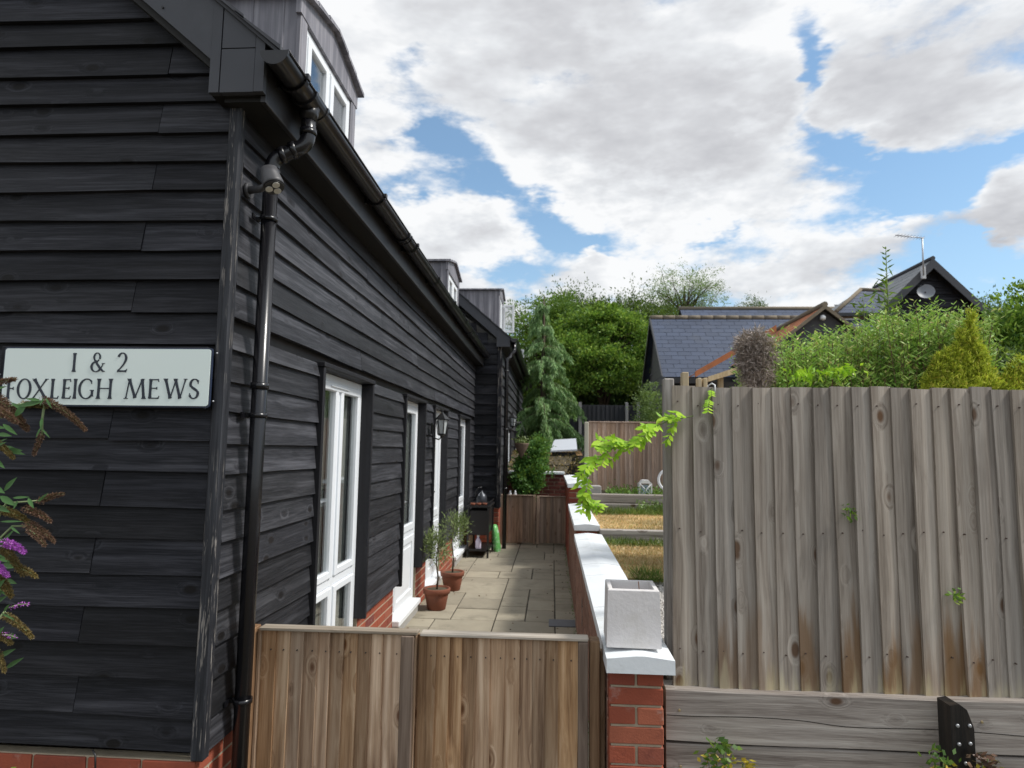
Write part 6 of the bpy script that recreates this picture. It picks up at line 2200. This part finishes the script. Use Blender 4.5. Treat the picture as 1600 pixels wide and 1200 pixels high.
shoots('willow_bush', 'big pale green willow-like bush rising behind the tall grey fence', 'bush', PY(1168, 560, YB).x, PY(1515, 560, YB).x, YB - .35, YB + .35, 1.2, topf, 1000, 150, .050, .0125, G_willow, lean=.13, spread=.026)
# bindweed clumps in lime on the willow
for k, (u, v) in enumerate(((1258, 583), (1312, 578))):
    q = PY(u, v, YB - .5)
    n = 75
    c = np.array(q)[None] + rng.normal(size=(n, 3)) * [.06, .05, .022]
    o = np_mesh('wisteria_leaves', leaves(c, rng.normal(size=(n, 3)) * .5 + [0, 0, -.4], .06, .02), 4, G_lime)
    tagp(o, ('left patch of bright lime leaves low in the willow bush', 'right patch of bright lime leaves low in the willow bush')[k], 'leaves', 'lime leaf patches in the bush')
# tall whip
WH = thing('tall_sapling', 'slender tall sapling with narrow leaves rising above the willow bush', 'sapling', tuple(PY(1385, 600, 5.6)))
a, b = PY(1388, 600, 5.6), PY(1384, 385, 5.6)
MB().tube([a, a.lerp(b, .5) + Vector((.01, 0, 0)), b], [.010, .007, .002], 6).build('stem', stemM, WH)
Vs = []
for k in range(30):
    t = .38 + .62 * k / 30
    c = a.lerp(b, t)
    s_ = -1 if k % 2 else 1
    dd = np.array([[s_ * .8, .3 * rng.normal(), .5]])
    Vs.append(leaves(np.array([c]), dd, (.17 - .13 * (t - .38) / .62), .018))
    Vs.append(leaves(np.array([c]), np.array([[s_ * .5, .8 * s_, .4]]), (.13 - .10 * (t - .38) / .62), .018))
    if t < .75:
        for j in range(3):
            Vs.append(leaves(np.array([c]) + rng.normal(size=(1, 3)) * .05, rng.normal(size=(1, 3)), .10, .02))
np_mesh('leaves', np.concatenate(Vs), 4, G_mid, WH)
WH2 = thing('tall_sapling', 'shorter leafy side shoot left of the tallest sapling', 'sapling', tuple(PY(1352, 600, 5.7)))
a, b = PY(1358, 600, 5.7), PY(1348, 462, 5.7)
MB().tube([a, b], [.007, .002], 5).build('stem', stemM, WH2)
n = 60
t = rng.uniform(.2, 1, n)
c = np.array(a)[None] + (np.array(b) - np.array(a))[None] * t[:, None] + rng.normal(size=(n, 3)) * .03
np_mesh('leaves', leaves(c, rng.normal(size=(n, 3)) * [1, 1, .3] + [0, 0, .4], .09, .018), 4, G_mid, WH2)

# dead grey brown bush
DB = thing('dead_bush', 'dry grey-brown dead bush at the left end of the willow bush', 'bush', tuple(PY(1185, 600, 4.9)))
n = 9000
aa = rng.uniform(0, 2 * pi, n)
rr0 = np.sqrt(rng.uniform(0, 1, n))
q = np.array(PY(1181, 560, 4.9))
dz_ = rng.uniform(-1, 1, n)
c = np.stack([q[0] + np.cos(aa) * rr0 * (.135 - .03 * (dz_ < -.2)) + .02 * np.sin(dz_ * 7), q[1] + np.sin(aa) * rr0 * .12, q[2] - .01 + dz_ * .20 * (1.1 - .45 * rr0 ** 2) + .03 * np.sin(aa * 3)], 1)
d0 = np.stack([np.cos(aa) * .7, np.sin(aa) * .7, np.where(dz_ > .7, .3, -.9)], 1)
np_mesh('dry_twigs', leaves(c, d0 * .5 + rng.normal(size=(n, 3)) * .7, rng.uniform(.03, .08, n), rng.uniform(.003, .008, n)), 4, F_dead, DB)
MB().tube([PY(1185, 640, 4.9), PY(1180, 530, 4.9)], [.02, .012], 6).build('trunk', bark, DB)

# golden conifers
def golden(label, pts_, nsh):
    T_ = thing('golden_conifer', label, 'conifer', tuple(PY(pts_[0][0], 605, 4.7)), 'golden conifers behind the tall fence')
    Vs = []
    mb = MB()
    for (u, vt_, w) in pts_:
        top = np.array(PY(u, vt_, 4.7)); bot = np.array(PY(u + rng.uniform(-4, 4), 625, 4.7))
        H_ = top[2] - bot[2]
        mb.tube([Vector(bot), Vector(top)], [.014, .003], 5)
        for k in range(nsh):
            f = rng.uniform(0, 1) ** .75
            a = rng.uniform(0, 2 * pi)
            base = top * (1 - f) + bot * f
            ln = (w * .0040 * (f ** .7) + .012) * rng.uniform(.6, 1.1)
            d = np.array([cos(a) * .62, sin(a) * .62, 1.0])
            d /= np.linalg.norm(d)
            m = 26
            t = rng.uniform(0, 1, m)
            c = base + d[None] * (t * ln * 1.6)[:, None] + np.array([[cos(a), sin(a), 0]]) * (t * ln * .35)[:, None] + rng.normal(size=(m, 3)) * .006
            Vs.append(leaves(c, d[None] + rng.normal(size=(m, 3)) * .55, rng.uniform(.018, .042, m), rng.uniform(.005, .009, m)))
    mb.build('trunk', bark, T_)
    np_mesh('sprays', np.concatenate(Vs), 4, G_gold, T_)
golden('taller golden yellow conifer with pointed shoots behind the fence', [(1517, 487, 15), (1526, 515, 14), (1503, 518, 13), (1494, 540, 14), (1480, 548, 14), (1466, 556, 12), (1532, 545, 16), (1458, 578, 12), (1508, 560, 16), (1524, 575, 18), (1546, 580, 14), (1486, 572, 16)], 120)
golden('smaller golden conifer at the right edge above the fence', [(1582, 575, 12), (1572, 590, 8), (1596, 560, 12), (1606, 570, 12)], 80)
Yr = 7.0
bush('green_bush', 'bright green bush at the right edge rising over the fence', 'bush', (PY(1590, 600, Yr).x, Yr, .9), [el_(1578, 535, Yr, 36, 40, .4), el_(1600, 490, Yr, 26, 34, .4), el_(1556, 560, Yr, 24, 40, .35), el_(1610, 560, Yr, 40, 50, .4)], 300, 55, .05, .05, .03, G_bright, shell=.3)
bush('green_bush', 'dark shadowed bush between the golden conifers', 'bush', (PY(1568, 600, 6.2).x, 6.2, .9), [el_(1566, 585, 6.2, 26, 30, .3), el_(1590, 600, 6.2, 30, 30, .3)], 110, 45, .05, .045, .025, G_dark)
tree('small_tree', 'small dark treetop right of the black gabled house', 'tree', (PY(1535, 560, 24).x, 24, 1.3), [el_(1532, 492, 24, 22, 14, .6), el_(1555, 500, 24, 30, 20, .6)], 90, 40, .2, .12, .05, G_dark, None, .1, limbs=8)

# ---- wisteria shoot reaching out from the fence
def wis(label, path, nleaf, leaf_len, droop=.6, y=2.75):
    T_ = thing('wisteria_shoot', label, 'climber shoot', tuple(PY(path[0][0], path[0][1], path[0][2])), 'lime green wisteria shoots')
    pts = [PY(*p) for p in path]
    # smooth
    fine = []
    for i in range(len(pts) - 1):
        for t in np.linspace(0, 1, 6, endpoint=False):
            fine.append(pts[i].lerp(pts[i + 1], float(t)))
    fine.append(pts[-1])
    MB().tube(fine, [.0028 - .0018 * i / len(fine) for i in range(len(fine))], 5).build('stem', stemM, T_)
    for k in range(nleaf):
        t = min(.995, max(.01, (round((k + .5) / nleaf * 9 - .5) + .5) / 9 + rnd.uniform(-.035, .035))) if nleaf > 10 else (k + .5) / nleaf
        p = fine[min(int(t * (len(fine) - 1)), len(fine) - 2)]
        tang = (fine[min(int(t * (len(fine) - 1)) + 1, len(fine) - 1)] - p).normalized()
        s_ = 1 if k % 2 else -1
        rd = Vector((rnd.uniform(-.5, .2), s_ * .45 + rnd.uniform(-.2, .2), rnd.uniform(-.55, .95) - .0))
        rach = (tang * .55 + rd).normalized()
        ln = leaf_len * rnd.uniform(.6, 1.1) * (1 if t < .85 else .7)
        rp = [p + rach * ln * u + Vector((0, 0, -droop * ln * u * u)) for u in (0, .25, .5, .75, 1)]
        mb = MB().tube(rp, [.0013, .0012, .001, .0008, .0005], 4, cap=False)
        V = []
        for j in range(6):
            u = .15 + .85 * j / 5
            i0 = min(int(u * 4), 3)
            b = rp[i0].lerp(rp[i0 + 1], u * 4 - i0)
            tg = (rp[i0 + 1] - rp[i0]).normalized()
            sd = tg.cross(Vector((0, -.6, 1))).normalized()
            for s2 in (-1, 1):
                dd = tg * .55 + sd * s2 + Vector((0, 0, -.35))
                V.append((b, dd))
        V.append((rp[-1], (rp[-1] - rp[-2])))
        c = np.array([tuple(v[0]) for v in V]); d = np.array([tuple(v[1]) for v in V])
        d += rng.normal(size=d.shape) * .15
        dn_ = norm(d)
        LL = rng.uniform(.75, 1.15, (len(c), 1)) * ln * .52
        s__ = norm(np.cross(dn_, np.array([[.15, -.7, .7]]) + rng.normal(size=d.shape) * .2))
        W_ = LL * .42
        nn_ = np.cross(dn_, s__)
        q = np.stack([c, c + dn_ * LL * .3 + s__ * W_ * .5 + nn_ * W_ * .12, c + dn_ * LL * .65 + s__ * W_ * .42, c + dn_ * LL - nn_ * LL * .12, c + dn_ * LL * .65 - s__ * W_ * .42, c + dn_ * LL * .3 - s__ * W_ * .5 + nn_ * W_ * .12], 1).reshape(-1, 3)
        np_mesh('leaf', q, 6, G_lime, T_)
wis('long bright lime wisteria shoot arching left from the fence over the coping', [(1083, 650, 2.80), (1045, 657, 2.76), (1010, 674, 2.74), (985, 692, 2.72), (962, 698, 2.70), (940, 712, 2.70), (922, 736, 2.70), (912, 760, 2.70), (915, 780, 2.70), (925, 792, 2.70)], 34, .085, droop=.3)
wis('short lime leaf tuft at the top of the fence below the wire hook', [(1112, 608, 2.82), (1110, 622, 2.81), (1104, 630, 2.80)], 4, .05)

# ---- sprigs growing through the fence
for k, (u, v, r_, m_, lb) in enumerate(((1329, 801, .018, G_mid, 'small dark green sprig poking through the middle of the grey fence'), (1493, 931, .014, G_bright, 'tiny bright sprig poking through the right of the grey fence'))):
    q = np.array(PY(u, v, 2.81))
    n = 26
    c = q[None] + rng.normal(size=(n, 3)) * r_ * [1, .5, 1]
    o = np_mesh('fence_sprig', leaves(c, rng.normal(size=(n, 3)) + [0, -.4, .2], .026, .012), 4, m_)
    tagp(o, lb, 'sprig')
def weed(label, u, v, h, m1, m2, y=2.70, n=70, w=.035, stalk=False):
    T_ = thing('weed', label, 'weed', (PY(u, v, y).x, y, -.05))
    q = np.array(PY(u, v, y))
    b = Vector((q[0], y + .05, -.05))
    mb = MB()
    for k in range(5):
        mb.tube([b, Vector(q) + Vector((rnd.uniform(-w, w), 0, -h + rnd.uniform(0, h)))], [.004, .002], 4)
    mb.build('stems', stemM, T_)
    c = q[None] + np.stack([rng.normal(0, w, n), rng.normal(0, w * .5, n), -rng.uniform(0, 1, n) * h], 1)
    a = rng.uniform(0, 6.28, n)
    d = np.stack([np.cos(a), -.4 + .5 * np.sin(a), rng.uniform(-.5, .8, n)], 1)
    np_mesh('leaves', leaves(c, d, rng.uniform(.02, .04, n), rng.uniform(.014, .024, n)), 4, m1, T_)
    if m2:
        n2 = n // 2
        c = q[None] + np.stack([rng.normal(0, w * 1.1, n2), rng.normal(0, w * .5, n2), -rng.uniform(.3, 1.2, n2) * h], 1)
        np_mesh('yellow_leaves', leaves(c, rng.normal(size=(n2, 3)), rng.uniform(.02, .035, n2), .016), 4, m2, T_)
weed('green weed with yellowing leaves in front of the sleepers, left one', 1122, 1158, .13, G_mid, G_yel, n=80, w=.028)
weed('leafy weed at the left foot of the black post', 1468, 1172, .14, G_mid, G_yel, y=2.62, n=70, w=.025)
T_ = weed('dry orange seed-head weed at the right foot of the black post', 1538, 1178, .10, F_brown, G_yel, y=2.62, n=60, w=.025)
weed('low yellow-green weed at the bottom between the two sleeper weeds', 1165, 1185, .08, G_yel, None, n=26, w=.02)

# ---- buddleia at the left
BD = thing('buddleia_bush', 'buddleia bush with brown seed heads and a few purple flowers at the left edge', 'bush', (PY(-60, 1150, 2.2).x, 2.2, -.05))
bmB = MB()
def spike(u0, v0, u1, v1, y0, y1, w, mat, bend=.12, n=None, sz=.006, nm='flower_head'):
    a, b = np.array(PY(u0, v0, y0)), np.array(PY(u1, v1, y1))
    L_ = np.linalg.norm(b - a)
    n = n or int(L_ * 16000 * (w / .014))
    t = rng.uniform(0, 1, n)
    mid = (a + b) / 2 + np.array([0, 0, bend * L_])
    c = ((1 - t) ** 2)[:, None] * a + (2 * t * (1 - t))[:, None] * mid + (t ** 2)[:, None] * b
    r = w * (1.08 - .75 * t ** 1.6) * (.85 + .25 * np.sin(t * L_ * 420))
    dd = norm(rng.normal(size=(n, 3)))
    c = c + dd * (r * rng.uniform(.55, 1.0, n) ** .4)[:, None]
    np_mesh(nm, leaves(c, dd + (b - a)[None] / L_ * .7 + rng.normal(size=(n, 3)) * .4, rng.uniform(.7, 1.5, n) * sz, rng.uniform(.5, .9, n) * sz * .62), 4, mat, BD)
    bmB.tube([Vector(((1 - s) ** 2) * a + 2 * s * (1 - s) * mid + s * s * b) for s in (0, .25, .5, .75, 1)], [.003, .003, .002, .002, .001], 5)
def stemp(*p):
    pts = [PY(*q_) for q_ in p]
    bmB.tube(pts, [.0042] * (len(pts) - 1) + [.0028], 6)
yb0 = 2.22
spike(-8, 622, 43, 672, yb0, yb0, .020, F_brown)
spike(-10, 640, 26, 660, yb0 - .05, yb0 - .05, .016, F_brown)
spike(-6, 598, 24, 592, yb0, yb0, .010, F_brown, bend=0)
spike(68, 625, 133, 672, yb0, yb0 - .02, .0135, F_brown)
spike(66, 676, 53, 710, yb0, yb0, .0095, F_brown, bend=0)
spike(-10, 690, 21, 716, yb0, yb0, .012, F_olive)
spike(36, 632, 72, 636, yb0 + .02, yb0, .010, F_olive, bend=.05)
spike(62, 783, 99, 772, yb0, yb0, .0105, F_brown, bend=.1)
spike(0, 797, 44, 815, yb0, yb0, .014, F_olive)
spike(40, 795, 79, 815, yb0, yb0, .012, F_brown)
spike(42, 818, 84, 846, yb0, yb0, .0135, F_brown)
spike(46, 828, 70, 852, yb0 - .02, yb0 - .02, .012, F_brown)
spike(0, 852, 36, 898, yb0, yb0, .015, F_olive)
spike(28, 888, 57, 902, yb0, yb0, .011, F_olive)
spike(-6, 900, 18, 932, yb0, yb0, .017, F_olive)
spike(8, 962, 50, 996, yb0, yb0, .012, F_olive)
spike(-6, 990, 18, 1006, yb0, yb0, .012, F_olive)
spike(-4, 1020, 7, 1050, yb0, yb0, .010, F_olive)
spike(8, 848, 38, 863, yb0 - .03, yb0 - .03, .0125, F_purple, nm='purple_flower', sz=.007)
spike(-8, 882, 11, 900, yb0 - .03, yb0 - .03, .011, F_purple, nm='purple_flower', sz=.007)
spike(14, 950, 44, 944, yb0 - .02, yb0 - .02, .007, F_purple, nm='purple_flower', n=60, sz=.007)
spike(4, 992, 24, 996, yb0 - .02, yb0 - .02, .007, F_purple, nm='purple_flower', n=50, sz=.007)
stemp((-60, 1120, 2.2), (-30, 800, 2.2), (-10, 640, yb0), (30, 632, yb0), (70, 628, yb0))
stemp((70, 628, yb0), (66, 655, yb0), (66, 680, yb0))
stemp((-60, 1120, 2.2), (-30, 860, 2.2), (10, 786, yb0), (62, 782, yb0))
stemp((-60, 1120, 2.2), (-20, 860, 2.2), (20, 822, yb0), (46, 822, yb0))
stemp((-60, 1150, 2.2), (-20, 990, 2.2), (8, 955, yb0), (14, 962, yb0))
bmB.build('stems', plain('pale green buddleia stem', (.20, .26, .12), .7), BD)
def bleaf(u0, v0, u1, v1, w, y=yb0 - .02, mat=G_budd, curl=.1):
    a, b = PY(u0, v0, y), PY(u1, v1, y - .01)
    d = b - a
    L_ = d.length
    d.normalize()
    s = d.cross(Vector((.2, -1, .3))).normalized()
    nn_ = s.cross(d).normalized()
    prof = [(0, .04), (.12, .55), (.35, 1.0), (.6, .85), (.82, .45), (1, .02)]
    vs, fs = [], []
    for t, ww in prof:
        c = a + d * L_ * t - nn_ * curl * L_ * t * t
        vs += [c + s * w * ww * .5 + nn_ * w * .12 * ww, c, c - s * w * ww * .5 + nn_ * w * .12 * ww]
    for i in range(len(prof) - 1):
        k = i * 3
        fs += [(k, k + 1, k + 4, k + 3), (k + 1, k + 2, k + 5, k + 4)]
    MB().add(vs, fs, True).build('leaf', mat, BD)
for args in ((36, 640, 16, 628, .012), (66, 628, 22, 634, .020), (64, 626, 38, 622, .012), (40, 634, 20, 652, .026), (66, 652, 63, 672, .011), (66, 670, 77, 684, .006), (64, 668, 55, 684, .007), (72, 622, 80, 638, .008), (68, 622, 62, 634, .006),
             (0, 775, 24, 790, .022), (20, 778, 44, 776, .010), (44, 778, 52, 794, .014), (-6, 790, 14, 800, .018), (62, 782, 74, 770, .009), (60, 784, 66, 776, .010), (28, 782, 20, 796, .009), (-6, 860, 20, 826, .014), (0, 815, 34, 814, .008),
             (-10, 760, 6, 770, .02), (-12, 700, 8, 690, .012), (0, 690, 10, 685, .006), (2, 958, 22, 968, .007), (6, 956, 14, 944, .010), (-12, 1000, 4, 980, .02), (-10, 925, 6, 905, .02), (-14, 850, 4, 842, .025), (16, 822, 30, 834, .008)):
    bleaf(*args)

for k in range(34):
    u_ = rnd.uniform(-30, 14); v_ = rnd.choice([rnd.uniform(600, 720), rnd.uniform(760, 1050)])
    a_ = rnd.uniform(-.9, .9)
    ln_ = rnd.uniform(16, 30)
    bleaf(u_, v_, u_ + ln_ * cos(a_), v_ - ln_ * sin(a_), rnd.uniform(.012, .022), y=yb0 + rnd.uniform(.02, .12))
# greenery low at the very bottom left in front of the plinth
n = 90
c = np.stack([rng.uniform(PY(0, 1180, 2.45).x, PY(95, 1180, 2.45).x, n), rng.uniform(2.35, 2.5, n), rng.uniform(.30, .43, n)], 1)
c = c[(rng.uniform(size=n) < 1)]
o = np_mesh('plinth_weeds', leaves(c, rng.normal(size=(len(c), 3)) + [0, -.3, .2], rng.uniform(.015, .035, len(c)), rng.uniform(.01, .02, len(c))), 4, G_bright, kind='stuff')
tagp(o, 'small leafy weeds against the brick plinth at the bottom left', 'weeds')
for u in (151, 87):
    pass
o = MB().tube([PY(145, 1172, 2.52), PY(149, 1180, 2.51), PY(149, 1215, 2.51)], .004, 6).build('cable', metalBlk)
tagp(o, 'thin black cable running down the brick plinth at the bottom left', 'cable')
